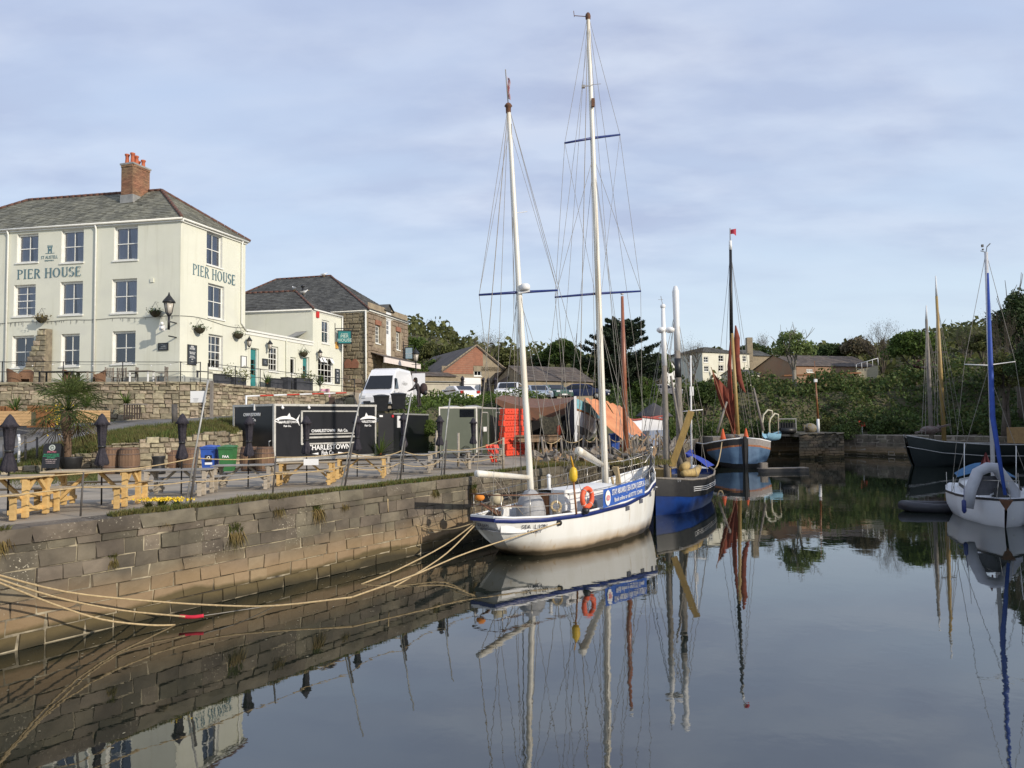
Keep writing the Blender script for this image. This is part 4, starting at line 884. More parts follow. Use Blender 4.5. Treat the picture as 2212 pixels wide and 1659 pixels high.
# ======== the white ketch
SA = Axis((-.86, 20.75, 0), (5.38, 28.9, 0))
ST = [(0, .42, 1.22, .15, 1.1), (.06, .74, 1.16, -.1, .9), (.15, 1.12, 1.12, -.5, .5), (.3, 1.48, 1.13, -.9, .1), (.5, 1.62, 1.22, -1, 0), (.68, 1.46, 1.40, -1, -.1), (.82, 1.05, 1.62, -.9, -.3), (.92, .55, 1.84, -.6, -.7), (1, .04, 2.06, -.3, -1.3)]
sl_ = T('sailing_ketch', 'large white two masted ketch with navy rail stripe moored along the stone quay', 'sailing boat', tuple(SA.p(5)))
rows = hull(SA, ST); b = MB(); b.grid(rows); b.add(rows[0], [tuple(range(len(rows[0])))]); b.obj('hull', M_HULLW, sl_, True)
b = MB()
b.grid([rail_pts(SA, ST, 1, off=.012, dz=.0), rail_pts(SA, ST, 1, off=.03, dz=-.03), rail_pts(SA, ST, 1, off=.025, dz=-.12), rail_pts(SA, ST, 1, off=-.01, dz=-.125)])
b.grid([rail_pts(SA, ST, -1, off=.012, dz=.0), rail_pts(SA, ST, -1, off=.03, dz=-.03), rail_pts(SA, ST, -1, off=.025, dz=-.12)])
b.beam(SA.p(-.02, -.44, 1.16), SA.p(-.02, .44, 1.16), .03, .1); b.obj('rubbing_strake', M_NAVY, sl_, True)
b = MB();
for sd in (1, -1): b.tube([p + Vector((0, 0, .025)) for p in rail_pts(SA, ST, sd)], .035, 6)
b.beam(SA.p(0, -.42, 1.245), SA.p(0, .42, 1.245), .07, .06); b.obj('cap_rail', M_WHITE2, sl_, True)
b = MB(); dk = []
for i in range(31):
 t = i / 30; hb, rz_, _, _ = interp(ST, t); dk.append([SA.p(t * SA.L, w_ * (hb - .05), rz_ - (.38 if t < .97 else .1) + .04 * (1 - w_ * w_)) for w_ in (-1, -.5, 0, .5, 1)])
b.grid(dk); b.obj('deck', M_DECKG, sl_, True)
b = MB(); b.grid([[SA.p(t * SA.L, sd * (interp(ST, t)[0] - .05), interp(ST, t)[1] - dz) for t in np.linspace(0.02, .98, 30)] for sd in (1,) for dz in (.02, .4)]); b.grid([[SA.p(t * SA.L, -(interp(ST, t)[0] - .05), interp(ST, t)[1] - dz) for t in np.linspace(0.02, .98, 30)] for dz in (.02, .4)]); b.obj('bulwark', M_WHITE2, sl_, True)
# scuppers
for x, y in ((1243, 1112), (1314, 1094), (1373, 1082), (1412, 1068), (1443, 1052)):
 x9 = 1002 + (x - 1160) * 0  # placed by station below
for t in (.52, .63, .735, .815, .885):
 hb, rz_, _, _ = interp(ST, t); b = MB(); c = SA.p(t * SA.L, hb + .012, rz_ - .2); dd_ = (rail_pts(SA, ST, 1, 1, t0=t, t1=t + .01)[1] - rail_pts(SA, ST, 1, 1, t0=t, t1=t + .01)[0]).normalized()
 b.box(c, (.26, .03, .13), rz=math.atan2(dd_.y, dd_.x)); b.obj('scupper', mat('grey_slot', (.10, .105, .13)), sl_, True)
b = MB(); b.torus(SA.p(1.95, 1.24, .93), .06, .03, 12, 6, Matrix.Rotation(math.radians(90), 3, 'X')); b.ball(SA.p(1.95, 1.20, .93), .06, 8, 5); b.obj('hawse_hole', M_BLACK, sl_, True)
# coachroof, wheelhouse, hatches
def boxax(b_, ax, t0, t1, w0, w1, z0, z1): return b_.prism([ax.p(t0, w0, z0), ax.p(t1, w0, z0), ax.p(t1, w1, z0), ax.p(t0, w1, z0)], (0, 0, z1 - z0))
b = MB(); boxax(b, SA, 3.3, 6.2, -.75, .75, .85, 1.62); cab = b.obj('coachroof', M_WHITE2, sl_, True)
b = MB(); b.grid([[SA.p(t, w_, 1.63 + .10 * (1 - (w_ / .8) ** 2)) for w_ in np.linspace(-.82, .82, 9)] for t in (3.2, 6.3)]); b.obj('cabin_top', M_WHITE2, cab, True)
b = MB(); boxax(b, SA, 3.24, 3.28, -.55, -.02, .95, 1.6); b.obj('cabin_door', M_WOOD, cab, True)
b = MB(); boxax(b, SA, 3.05, 3.9, .22, .72, .8, 1.75); b.obj('companionway', M_WHITE2, cab, True)
b = MB(); boxax(b, SA, 7.0, 8.6, -.6, .6, 1.1, 1.48); boxax(b, SA, 6.95, 8.65, -.66, .66, 1.49, 1.54); b.obj('fore_hatch', M_WHITE2, sl_, True)
b = MB(); p = SA.p(3.4, -.1, 1.7); b.tube([p, p + Vector((0, 0, .42))], .055, 8); b.lathe([(.07, .4), (.075, .46), (.02, .5)], 8, p); b.obj('vent_pipe', M_WHITE2, sl_, True)
# masts
def mast_of(parent, ax, t, top, r0, r1, m, w_=0, zb=.9, name='mast', D=None):
 base = ax.p(t, w_, zb) if ax else t; k = 9; pts = [base.lerp(top, i / k) for i in range(k + 1)]; q = MB(); q.tube(pts, [.88 * r0 + .88 * (r1 - r0) * (i / k) ** 1.6 for i in range(k + 1)], 10); return q.obj(name, m, parent, True), base
mzT = P(1098, 226, 23.0); mnT = P(1270, 30, 26.3)
mz, mzB = mast_of(sl_, SA, 2.35, mzT, .115, .07, M_SPAR); mn, mnB = mast_of(sl_, SA, 6.75, mnT, .135, .075, M_SPAR, zb=1.0)
def on(a, b_, f): return a.lerp(b_, f)
def spreader(parent, pl, pr, pm):
 q = MB(); q.tube([pl, pm, pr], [.035, .05, .035], 6); return q.obj('spreader', M_NAVY, parent, True)
def atD(x, y, D): return P(x, y, D)
sp1 = (P(1035, 637, 22.2), P(1204, 627, 23.6)); sp2 = (P(1220, 309, 25.5), P(1339, 291, 27.0)); sp3 = (P(1199, 642, 25.4), P(1384, 629, 26.9))
spreader(mz, sp1[0], sp1[1], P(1128, 631, 22.9)); spreader(mn, sp2[0], sp2[1], P(1282, 298, 26.3)); spreader(mn, sp3[0], sp3[1], P(1291, 634, 26.3))
def wire(a, b_, parent=sl_, r_=.0075, m=None, name='shroud', s_=0):
 q = MB(); q.tube([a, b_] if not s_ else sag(a, b_, s_, 6), r_, 4, cap=False); return q.obj(name, m or M_WIRE, parent, True)
mz_ch = [(SA.p(1.9, 1.2, 1.15), SA.p(1.9, -1.2, 1.15)), (SA.p(2.7, 1.38, 1.13), SA.p(2.7, -1.38, 1.13)), (SA.p(3.2, 1.45, 1.13), SA.p(3.2, -1.45, 1.13))]
mn_ch = [(SA.p(6.2, 1.5, 1.3), SA.p(6.2, -1.5, 1.3)), (SA.p(6.8, 1.42, 1.38), SA.p(6.8, -1.42, 1.38)), (SA.p(7.4, 1.35, 1.42), SA.p(7.4, -1.35, 1.42))]
for sd in (0, 1):
 wire(mzT, sp1[1 - sd]); wire(sp1[1 - sd], mz_ch[1][sd]); wire(on(mzB, mzT, .56), mz_ch[0][sd]); wire(on(mzB, mzT, .52), mz_ch[2][sd]); wire(on(mzB, mzT, .94), sp1[1 - sd].lerp(mzB, .0) + Vector((.0, 0, 0)), r_=.006)
 wire(mnT, sp2[1 - sd]); wire(sp2[1 - sd], sp3[1 - sd]); wire(sp3[1 - sd], mn_ch[1][sd]); wire(on(mnB, mnT, .70), sp3[1 - sd]); wire(on(mnB, mnT, .37), mn_ch[0][sd]); wire(on(mnB, mnT, .36), mn_ch[2][sd]); wire(on(mnB, mnT, .69), mn_ch[0][sd], r_=.007)
 wire(mnT, SA.p(5.6, 1.45 * (1 - 2 * sd), 1.2), r_=.007); wire(sp2[1 - sd], on(mnB, mnT, .38), r_=.006)
wire(mnT, SA.p(SA.L, 0, 2.1), name='forestay'); wire(on(mnB, mnT, .70), SA.p(SA.L - 1.2, 0, 1.7), name='inner_forestay'); wire(mzT, SA.p(.05, .3, 1.3), name='backstay'); wire(mzT, on(mnB, mnT, .10), name='triatic_stay'); wire(on(mnB, mnT, .96), mzB + Vector((0, 0, .6)), name='running_backstay', r_=.007)
for i in range(7): a = R.uniform(-.08, .12); wire(on(mnB, mnT, R.choice((.36, .69, .97))) + SA.r * a, SA.p(6.75 + R.uniform(-.5, .5), R.uniform(.1, .4) * R.choice((-1, 1)), 1.3), r_=.007, m=M_ROPED, name='halyard')
for i in range(5): a = R.uniform(-.08, .12); wire(on(mzB, mzT, R.choice((.53, .95))) + SA.r * a, SA.p(2.35 + R.uniform(-.3, .5), R.uniform(.1, .5) * R.choice((-1, 1)), 1.2), r_=.007, m=M_ROPED, name='halyard')
# mast fittings
q = MB(); q.lathe([(.05, -.25), (.09, -.2), (.10, -.08), (.08, .0), (.03, .05)], 8, mnT); q.beam(mnT + Vector((-.05, 0, -.1)), mnT + Vector((-.5, 0, -.06)), .02); q.beam(mnT + Vector((-.5, 0, -.1)), mnT + Vector((-.52, 0, .12)), .02); q.obj('masthead_fitting', M_RUST, mn, True)
q = MB(); q.lathe([(.06, -.3), (.08, -.26), (.085, -.1), (.13, -.05), (.09, .02), (.03, .06)], 8, mzT); q.obj('masthead_fitting', M_RUST, mz, True)
q = MB(); fpT = P(1092, 150, 23.0); q.tube([mzT, fpT], .018, 5); q.obj('flagstaff', M_WIRE, mz, True)
q = MB(); fl = P(1094, 165, 23.0); q.grid([[fl + Vector((.02 + .03 * i + .02 * math.sin(j * 1.7), .03 * math.sin(i * 2), -.14 * j - .03 * i)) for i in range(4)] for j in range(6)]); q.obj('furled_ensign', mat('red_flag', (.33, .09, .09), (.45, .4, .45), sc_=8), mz, True)
q = MB(); q.beam(P(1116, 460, 22.9), P(1139, 457, 22.9), .02); q.box(P(1112, 463, 22.9), (.14, .1, .2)); q.obj('wind_sensor', M_WHITE2, mz, True)
q = MB(); rp = P(1134, 627, 22.7); q.lathe([(.13, 0), (.16, .04), (.16, .15), (.11, .2)], 12, rp); q.beam(rp + Vector((-.2, 0, -.08)), rp + Vector((.15, 0, -.02)), .06); q.obj('radar_dome', M_WHITE2, mz, True)
q = MB(); q.beam(P(1260, 186, 26.2), P(1278, 185, 26.2), .03); q.beam(P(1278, 183, 26.2), P(1298, 181, 26.2), .015); q.box(P(1260, 187, 26.2), (.12, .1, .1)); q.obj('mast_lamp', M_STEEL, mn, True)
q = MB(); q.box(P(1281, 222, 26.1), (.11, .11, .3)); q.obj('steaming_light', M_RUST, mn, True)
# booms
mbE = P(1030, 1023, 20.4); mbS = P(1146, 1032, 22.7); q = MB(); q.tube([mbE, mbE.lerp(mbS, .03), mbS], [.1, .1, .075], 10); q.obj('mizzen_boom', M_SPAR, sl_, True)
mmE = P(1250, 974, 22.3); mmS = P(1298, 1003, 26.0); q = MB(); q.tube([mmE, mmE.lerp(mmS, .03), mmS], [.13, .13, .10], 10); q.obj('main_boom', M_SPAR, sl_, True)
for a, b_, s_ in ((mbE, SA.p(.4, .3, 1.1), 0), (mbE.lerp(mbS, .25), SA.p(1.2, .5, 1.2), 0), (mbE.lerp(mbS, .4), SA.p(2.1, -.4, 1.2), 0), (mbE, mzT, 0), (mmE, SA.p(3.5, .5, 1.75), 0), (mmE, SA.p(4.6, -.7, 1.7), 0), (mmE, mnT, 0)): wire(a, b_, r_=.011, m=M_ROPED, name='sheet_rope')
# guard rails
for sd in (1, -1):
 tops = []
 for t in (.02, .10, .19, .30, .42, .54, .64, .74, .84, .93, .985):
  hb, rz_, _, _ = interp(ST, t); a = SA.p(t * SA.L, sd * (hb - .02), rz_); h = .62 if t < .9 else .5; tops.append((a, a + Vector((0, 0, h)))); q = MB(); q.tube([a, a + Vector((0, 0, h))], .016, 5); q.obj('stanchion', M_STEEL, sl_, True)
 for f in (1, .5):
  q = MB(); q.tube([a.lerp(b_, f) for a, b_ in tops], .009 if f < 1 else .012, 5, False); q.obj('guard_wire', M_STEEL, sl_, True)
q = MB(); q.tube([SA.p(0, -.42, 1.85), SA.p(-.02, .42, 1.85), SA.p(.8, .78, 1.8), SA.p(2.2, 1.24, 1.76)], .02, 6); q.tube([SA.p(0, -.42, 1.55), SA.p(-.02, .42, 1.55), SA.p(.8, .78, 1.5)], .014, 6); q.obj('pushpit', M_RUST, sl_, True)
# bow rollers, anchor, samson post
q = MB(); q.tube([SA.p(SA.L - .05, 0, 1.95), SA.p(SA.L + .05, 0, 2.75)], .045, 6); q.ball(SA.p(SA.L + .05, 0, 2.78), .07, 8, 5); q.tube([SA.p(SA.L - 1.5, .5, 2.3), SA.p(SA.L, .1, 2.72), SA.p(SA.L - 1.5, -.5, 2.3)], .02, 5); q.obj('bow_pulpit', M_STEEL, sl_, True)
q = MB();
for i in range(5): q.tube(sag(SA.p(SA.L - .1, .05, 2.6 - .03 * i), SA.p(SA.L - .5 - .08 * i, .3, 1.9), .06), .03, 5)
q.obj('furled_staysail', M_BLACK, sl_, True)
q = MB();
for i in range(6): q.tube([mnB + Vector((.25 + .03 * i, -.1 - .02 * i, 1.25)), mnB + Vector((.38 + .02 * i, -.15, .9 - .05 * i)), mnB + Vector((.3, -.12, .35)), mnB + Vector((.2, -.1, .9))], .045, 6)
q.obj('coiled_rope', M_ROPE, sl_, True)
q = MB(); q.grid([[SA.p(8.9 + .9 * i / 6, -.4 + .9 * j / 6, 1.32 + .34 * math.sin(math.pi * i / 6) * math.sin(math.pi * j / 6) * (1 + .25 * math.sin(i * 3 + j * 2))) for i in range(7)] for j in range(7)]); q.obj('sail_bag', M_WHITE2, sl_, True)
# cockpit cover, wheel, clutter
q = MB(); c = SA.p(1.8, .35, .95); q.grid([[c + SA.d * (.45 * math.cos(a) * r_) + SA.r * (.42 * math.sin(a) * r_) + Vector((0, 0, h + .03 * math.sin(a * 5))) for a in np.linspace(0, 2 * math.pi, 15)[:-1]] for r_, h in ((1, -.1), (1.02, .3), (.85, .62), (.4, .85), (.05, .9))], True, True); q.obj('wheel_cover', M_GREYC, sl_, True)
q = MB(); q.torus(SA.p(2.3, .9, 1.35), .14, .04, 12, 6, Matrix.Rotation(1.3, 3, 'X')); q.obj('winch_rope', M_ROPE, sl_, True)
q = MB(); q.lathe([(.14, 0), (.15, .2), (.1, .3), (.11, .36)], 10, SA.p(4.3, .95, 1.05)); q.lathe([(.14, 0), (.15, .2), (.1, .3)], 10, SA.p(2.5, .8, 1.0)); q.obj('winch', M_STEEL, sl_, True)
q = MB()
for i in range(9): q.torus(SA.p(.35 + .06 * i, -.25 + .03 * i, 1.5 - .04 * i), .12, .022, 10, 5, Matrix.Rotation(.5 + .1 * i, 3, 'Y'))
q.obj('hose_coil', M_RUST, sl_, True)
q = MB(); q.ball(SA.p(.3, -.35, 1.72), (.14, .12, .1), 8, 6); q.obj('orange_buoy', mat('orange_float', (.75, .25, .03)), sl_, True)
q = MB(); q.ball(SA.p(1.0, -.3, 1.62), (.2, .15, .17), 8, 6); q.obj('canvas_bundle', mat('buff_canvas', (.55, .48, .32)), sl_, True)
q = MB();
for t, w_, z in ((.7, -.2, 1.15), (2.9, .9, 1.0), (3.0, -.6, 1.0)): q.ball(SA.p(t, w_, z), (.25, .22, .16), 8, 5)
q.obj('tarpaulin_heap', mat('dull_tarp', (.16, .13, .1), (.08, .07, .06), sc_=8), sl_, True, kind='stuff')
def thing1(name, label, cat, q, m, group=None, loc=None):
 o = q.obj(name, m); return tag(o, label, cat, group)
# life ring, buoys and banner hang on the rail: things of their own
rg = T('life_ring', 'orange ring buoy hanging on the rail of the white ketch', 'life ring', tuple(SA.p(4.62, 1.5, 1.6)))
q = MB(); cR = SA.p(3.0, 1.55, 1.58); MR = Matrix((SA.d, Vector((0, 0, 1)), -SA.r)).transposed(); q.torus(cR, .27, .075, 24, 8, MR); q.obj('ring', M_ORANGE, rg, True)
for k in range(4):
 a = math.pi / 2 * k + .7; q = MB(); q.torus(cR + MR @ Vector((.27 * math.cos(a), .27 * math.sin(a), 0)), .08, .012, 10, 4, MR @ Matrix.Rotation(a, 3, 'Z') @ Matrix.Rotation(math.pi / 2, 3, 'X')); q.obj('band', mat('reflective_band', (.7, .68, .6)), rg, True)
q = MB(); q.ball(cR + Vector((0, 0, -.38)) - SA.d * .1, (.12, .1, .11), 8, 6); o = q.obj('fender_ball', M_BLACK); tag(o, 'small black ball under the orange ring buoy', 'fender')
db = T('danbuoy', 'yellow danbuoy float with orange pole lashed to the ketch rail', 'buoy', tuple(SA.p(4.0, 1.5, 1.2)))
pb = SA.p(2.6, 1.42, 1.12); q = MB(); q.tube([pb, pb + Vector((-.07, 0, .95))], .03, 6); q.obj('stick', M_WOOD, db, True); q = MB(); c = pb + Vector((-.07, 0, .95)); q.lathe([(.02, -.02), (.09, .03), (.12, .12), (.12, .3), (.08, .4), (.03, .44)], 10, c); q.obj('float', M_YELB, db, True); q = MB(); q.tube([c + Vector((0, 0, .44)), P(1233, 985, 21.9)], [.03, .012], 6); q.obj('pole', mat('amber_pole', (.75, .38, .02)), db, True)
bn = T('banner', 'blue STAY ABOARD banner tied along the ketch guard rail', 'banner', tuple(SA.p(6.5, 1.6, 1.3)))
b0, b1 = SA.p(3.7, 1.68, 0), SA.p(6.6, 1.58, 0); bu = (b1 - b0).normalized(); bw = (b1 - b0).length; zA, zB = 1.2, 1.36; slope = (zB - zA) / bw; hB = .56
q = MB(); q.grid([[b0 + bu * (bw * i / 16) + Vector((0, 0, zA + slope * bw * i / 16 + hB * j)) + Vector((bu.y, -bu.x, 0)) * (.015 * math.sin(i * 1.6 + j)) for i in range(17)] for j in (0, .5, 1)]); q.obj('cloth', M_BANNER, bn, True)
bu3 = Vector((bu.x, bu.y, slope)).normalized(); bv = Vector((0, 0, 1)) - bu3 * bu3.z; bn_ = Vector((bu.y, -bu.x, 0)) * .035
def bp_(f, g_): return b0 + bu * (bw * f) + Vector((0, 0, zA + slope * bw * f + hB * g_)) + bn_
text_on('STAY ABOARD | SEA LION | SLEEPS 6', .25, bp_(.575, .70), bu3, M_WHLET, bn, bold=.001, sx=.56, vdir=bv); text_on('Book online or call 07775 153440', .185, bp_(.575, .27), bu3, M_WHLET, bn, sx=.78, vdir=bv)
q = MB(); q.add([bp_(.09 + .058 * math.cos(a), .5 + .42 * math.sin(a)) for a in np.linspace(0, 2 * math.pi, 21)[:-1]], [tuple(range(20))]); q.obj('round_badge', M_WHLET, bn, True)
q = MB(); q.add([bp_(.09 + .042 * math.cos(a), .5 + .16 * math.sin(a)) + bn_ * .3 for a in np.linspace(0, 2 * math.pi, 13)[:-1]], [tuple(range(12))]); q.obj('badge_mark', mat('badge_red', (.55, .12, .12), (.6, .4, .4), sc_=14), bn, True)
M_DKL = mat('dark_lettering', (.03, .03, .05))
def hull_text(txt, size, t, w_side, z, sx=1.0):
 hb, rz_, _, _ = interp(ST, t)
for txt, sz, dz in (('SEA LION', .165, -.24), ('FOWEY', .125, -.38)):
 # on the starboard quarter, following the plating
 n_ = len(txt); ts = [.0705 + .0098 * i for i in range(n_)] if sz > .15 else [.085 + .0092 * i for i in range(n_)]
 for i, chh in enumerate(txt):
  if chh == ' ': continue
  t = ts[i]; kz = interp(ST, t)
  def sp_(t_, dz_):
   hb, rz_, kz_, sh = interp(ST, t_); f = max(.01, (rz_ + dz_ - kz_) / (rz_ - kz_)) ** (1 / 1.25); return SA.p(t_ * SA.L + sh * (1 - f) ** 1.3, hb * (1 - (1 - f) ** 2.4) ** .72, rz_ + dz_)
  p0_, p1_, p2_ = sp_(t, dz), sp_(t + .01, dz), sp_(t, dz + .05); u_ = (p1_ - p0_).normalized(); v_ = (p2_ - p0_).normalized(); v_ = (v_ - u_ * u_.dot(v_)).normalized()
  text_on(chh, sz, p0_ + u_.cross(v_) * .035, u_, M_DKL, sl_, vdir=v_, depth=.004)
tr_u = SA.r.copy()
text_on('SEA LION', .12, SA.p(.03, 0, 1.0) - SA.d * .03, tr_u, M_DKL, sl_, sx=.8, depth=.004); text_on('FOWEY', .09, SA.p(.08, 0, .88) - SA.d * .03, tr_u, M_DKL, sl_, sx=.8, depth=.004)
# ======== blue lugger
BA = Axis((9.3, 38.4, 0), (5.7, 30.2, 0)); BT = [(0, .9, 1.35, -.1, 1.0), (.12, 1.25, 1.27, -.6, .4), (.35, 1.5, 1.23, -.9, 0), (.6, 1.5, 1.23, -.9, 0), (.8, 1.25, 1.3, -.9, 0), (.93, .75, 1.41, -.8, -.05), (1, .06, 1.47, -.7, -.12)]
lg = T('lugger', 'blue and black wooden lugger with grey masts moored ahead of the white ketch', 'fishing boat', tuple(BA.p(5)))
b = MB(); rows = hull(BA, BT, pw=2.8); low = [[p if p.z < .98 else Vector((p.x, p.y, p.z)) for p in r_] for r_ in rows]; b.grid(rows); b.add(rows[0], [tuple(range(len(rows[0])))]); b.obj('hull', M_HULLB, lg, True)
b = MB()
for sd in (1, -1): b.grid([rail_pts(BA, BT, sd, off=.02, dz=.03), rail_pts(BA, BT, sd, off=.03, dz=-.2), rail_pts(BA, BT, sd, off=.005, dz=-.68)])
b.obj('topstrake', M_BLACK, lg, True)
b = MB();
for dz in (-.28, -.36, -.44): b.tube(rail_pts(BA, BT, -1, off=.035, dz=dz, t0=.25, t1=.8), .014, 4)
b.obj('white_pinstripe', M_WHITE2, lg, True)
b = MB(); b.grid([[BA.p(t * BA.L, w_ * (interp(BT, t)[0] - .04), interp(BT, t)[1] - .28) for w_ in (-1, 0, 1)] for t in np.linspace(0, 1, 20)]); b.obj('deck', M_GREYW, lg, True)
b = MB(); b.tube([p + Vector((0, 0, .04)) for p in rail_pts(BA, BT, 1)], .05, 6); b.tube([p + Vector((0, 0, .04)) for p in rail_pts(BA, BT, -1)], .05, 6); b.obj('gunwale', M_GREYW, lg, True)
b = MB(); b.box(BA.p(BA.L * .97, 0, .2), (.07, .2, 2.4)); b.obj('stem_post', M_HULLB, lg, True)
text_on('FY 59', .16, BA.p(BA.L * .92, -.78, 1.36), (BA.d + BA.r * .7) * -1 if False else Vector((1, -.2, 0)), mat('dim_white', (.4, .4, .4)), lg)
b = MB(); boxax(b, BA, 6.2, 7.3, -.15, .75, 1.2, 1.75); b.obj('yellow_locker', M_OCHRE, lg, True)
b = MB(); b.tube([BA.p(4.2, -1.0, 1.65), BA.p(6, -1.15, 1.55), BA.p(7.4, -.9, 1.6)], [.14, .2, .13], 8); b.tube([BA.p(5.0, -.6, 1.8), BA.p(6.3, -.7, 1.75)], .2, 8); b.obj('furled_sail', mat('buff_sail', (.5, .36, .14), (.34, .24, .1), sc_=6), lg, True)
b = MB(); b.grid([[BA.p(t, w_, 1.5 + .75 * math.cos(w_ * 1.2) * (1 if t > 1.2 else .8)) for w_ in np.linspace(-1.2, 1.0, 8)] for t in (.8, 1.8, 3.0)]); b.obj('blue_cover', mat('royal_blue_cloth', (.02, .05, .35)), lg, True)
fT = P(1432, 662, 31.6); fB = XZ(1441, 31.6, 1.2); q = MB(); q.tube([fB.lerp(fT, i / 6) for i in range(5)], [.14, .14, .13, .12, .11], 10); fm = q.obj('foremast', M_GREYW, lg, True)
q = MB(); q.tube([fB.lerp(fT, f) for f in (.66, .8, 1.0)], [.115, .11, .08], 10); q.ball(fT, .12, 8, 5); q.obj('white_masthead', M_WHITE2, fm, True)
q = MB(); c = P(1437, 715, 31.6); q.lathe([(.1, -.08), (.2, 0), (.2, .1), (.1, .16)], 10, c + Vector((-.17, 0, 0))); q.lathe([(.1, -.08), (.2, 0), (.2, .1), (.1, .16)], 10, c + Vector((.2, 0, 0))); q.obj('crosstree_drum', M_WHITE2, fm, True)
q = MB(); q.tube([fT, fT + Vector((-.08, 0, .45))], .012, 4); q.beam(fT + Vector((-.2, 0, .3)), fT + Vector((.02, 0, .3)), .012); q.obj('aerial', M_WIRE, fm, True)
aT = P(1459, 618, 34.0); aB = XZ(1471, 34, 1.2); q = MB(); q.tube([aB.lerp(aT, i / 6) for i in range(5)], [.17, .165, .16, .15, .14], 10); am = q.obj('mizzen_mast', M_GREYW, lg, True)
q = MB(); q.tube([aB.lerp(aT, f) for f in (.66, .8, .97, 1.0)], [.145, .14, .16, .08], 10); q.obj('white_masthead', M_WHITE2, am, True)
q = MB(); q.tube([aB.lerp(aT, f) for f in (.52, .57, .62)], .152, 10); q.obj('dark_band', M_BLACK, am, True)
for T_, xs in ((aT, (-1.4, -1.0, 1.0, 1.4, .6)), (fT, (-1.3, 1.3, .9))):
 for i, x in enumerate(xs): wire(T_ - Vector((0, 0, 1.0)), BA.p(4.2 + i * .4 + (2.2 if T_ is fT else 0), x, 1.45), lg, .012)
q = MB(); a, b_ = P(1451, 1007, 31.5), P(1493, 888, 31.0); q.beam(a, b_, .27, .10, up=(0, 1, 0)); q.obj('raised_leeboard_spar', M_OCHRE, lg, True)
q = MB(); q.tube([XZ(1482, 34, 1.4), P(1449, 812, 33)], .05, 6); q.tube([XZ(1486, 34, 1.4), P(1452, 830, 33)], .05, 6); q.obj('gaff', M_GREYW, lg, True)
# ======== sailing barge
GA = Axis((19.2, 74.5, 0), (18.3, 58.5, 0)); GT = [(0, 2.0, 2.0, -.3, .6), (.15, 2.5, 1.8, -.6, 0), (.8, 2.55, 1.8, -.6, 0), (.93, 2.3, 2.0, -.6, 0), (.985, 1.2, 2.25, -.6, 0), (1, .12, 2.35, -.6, -.1)]
bg_ = T('sailing_barge', 'old black and pale blue sailing barge bow on with brown furled sails', 'sailing barge', tuple(GA.p(8)))
M_PBLUE = mat('pale_blue_paint', (.10, .18, .29), (.07, .13, .22), sc_=2, rough=.5)
b = MB(); rows = hull(GA, GT, pw=2.2, n=60); b.grid(rows); b.add(rows[0], [tuple(range(len(rows[0])))]); b.obj('hull', M_BLACK, bg_, True)
for sd in (1, -1):
 b = MB(); L1 = []; L2 = []; L3 = []; L4 = []; L5 = []
 for i in range(25):
  t = .84 + .158 * i / 24; hb, rz_, kz, _ = interp(GT, t)
  def sg(zr): f = max(.01, (zr - kz) / (rz_ - kz)) ** (1 / 1.25); return GA.p(t * GA.L, sd * (hb * (1 - (1 - f) ** 2.2) ** .72 + .03), zr) + GA.d * .03
  dz = 1.25 * (i / 24) ** .9 + .05
  L1.append(sg(rz_ - .62)); L2.append(sg(rz_ - .66 - dz * .5)); L3.append(sg(rz_ - .7 - dz)); L4.append(sg(rz_ - .02)); L5.append(sg(rz_ - .48))
 b.grid([L1, L2, L3]); b.obj('bow_panel', M_PBLUE, bg_, True)
 b = MB(); b.grid([L5, L1]); b.obj('name_band', mat('gilt_band', (.45, .2, .07), (.25, .08, .04), sc_=5), bg_, True)
 b = MB(); b.grid([L4, L5]); b.obj('bulwark', M_BLACK if sd > 0 else mat('taupe_paint', (.30, .27, .25)), bg_, True)
 b = MB(); b.tube([p + Vector((0, 0, .03)) for p in rail_pts(GA, GT, sd)], .06, 6); b.obj('rail', M_WHITE2, bg_, True)
b = MB(); b.box(GA.p(GA.L + .05, 0, .75), (.2, .3, 3.5)); b.obj('stem_post', M_BLACK, bg_, True)
b = MB(); b.grid([[GA.p(t * GA.L, w_ * (interp(GT, t)[0] - .04), interp(GT, t)[1] - .4) for w_ in (-1, 0, 1)] for t in np.linspace(0, 1, 20)]); b.obj('deck', M_GREYW, bg_, True)
b = MB(); b.tube([GA.p(GA.L - 2.5, -.6, 2.4), GA.p(GA.L - 2.5, .9, 2.4)], .25, 8); boxax(b, GA, 4, 9, -1, 1, 1.5, 2.3); b.obj('windlass', M_GREYW, bg_, True)
mT = P(1581.5, 720, 61.0); mB = XZ(1596, 61.0, 1.4); q = MB(); q.tube([mB, mB.lerp(mT, .5), mT], [.16, .15, .12], 10); gm = q.obj('mainmast', M_OCHRE, bg_, True)
tT = P(1578.5, 572, 61.9) if False else P(1577.5, 505, 61.9); q = MB(); q.tube([P(1580, 735, 61.9), P(1578, 540, 61.9)], [.16, .12], 8); q.obj('topmast', M_BLACK, bg_, True); q = MB(); q.tube([P(1578, 540, 61.9), P(1577.5, 520, 61.9)], .13, 8); q.obj('white_truck', M_WHITE2, bg_, True)
q = MB(); q.tube([P(1577.3, 520, 61.9), P(1577, 493, 61.9)], .04, 5); q.obj('flagstaff', M_WIRE, bg_, True)
q = MB(); q.grid([[P(1577 + 13 * i / 4, 496 - 2.0 * i / 4 + 10 * j + (6 if (i == 4 and j) else 0) + (2 if i == 3 and j else 0), 61.9 + .1 * math.sin(i * 2)) for i in range(5)] for j in (0, .5, 1)]); q.obj('red_flag', mat('red_burgee', (.45, .03, .06)), bg_, True)
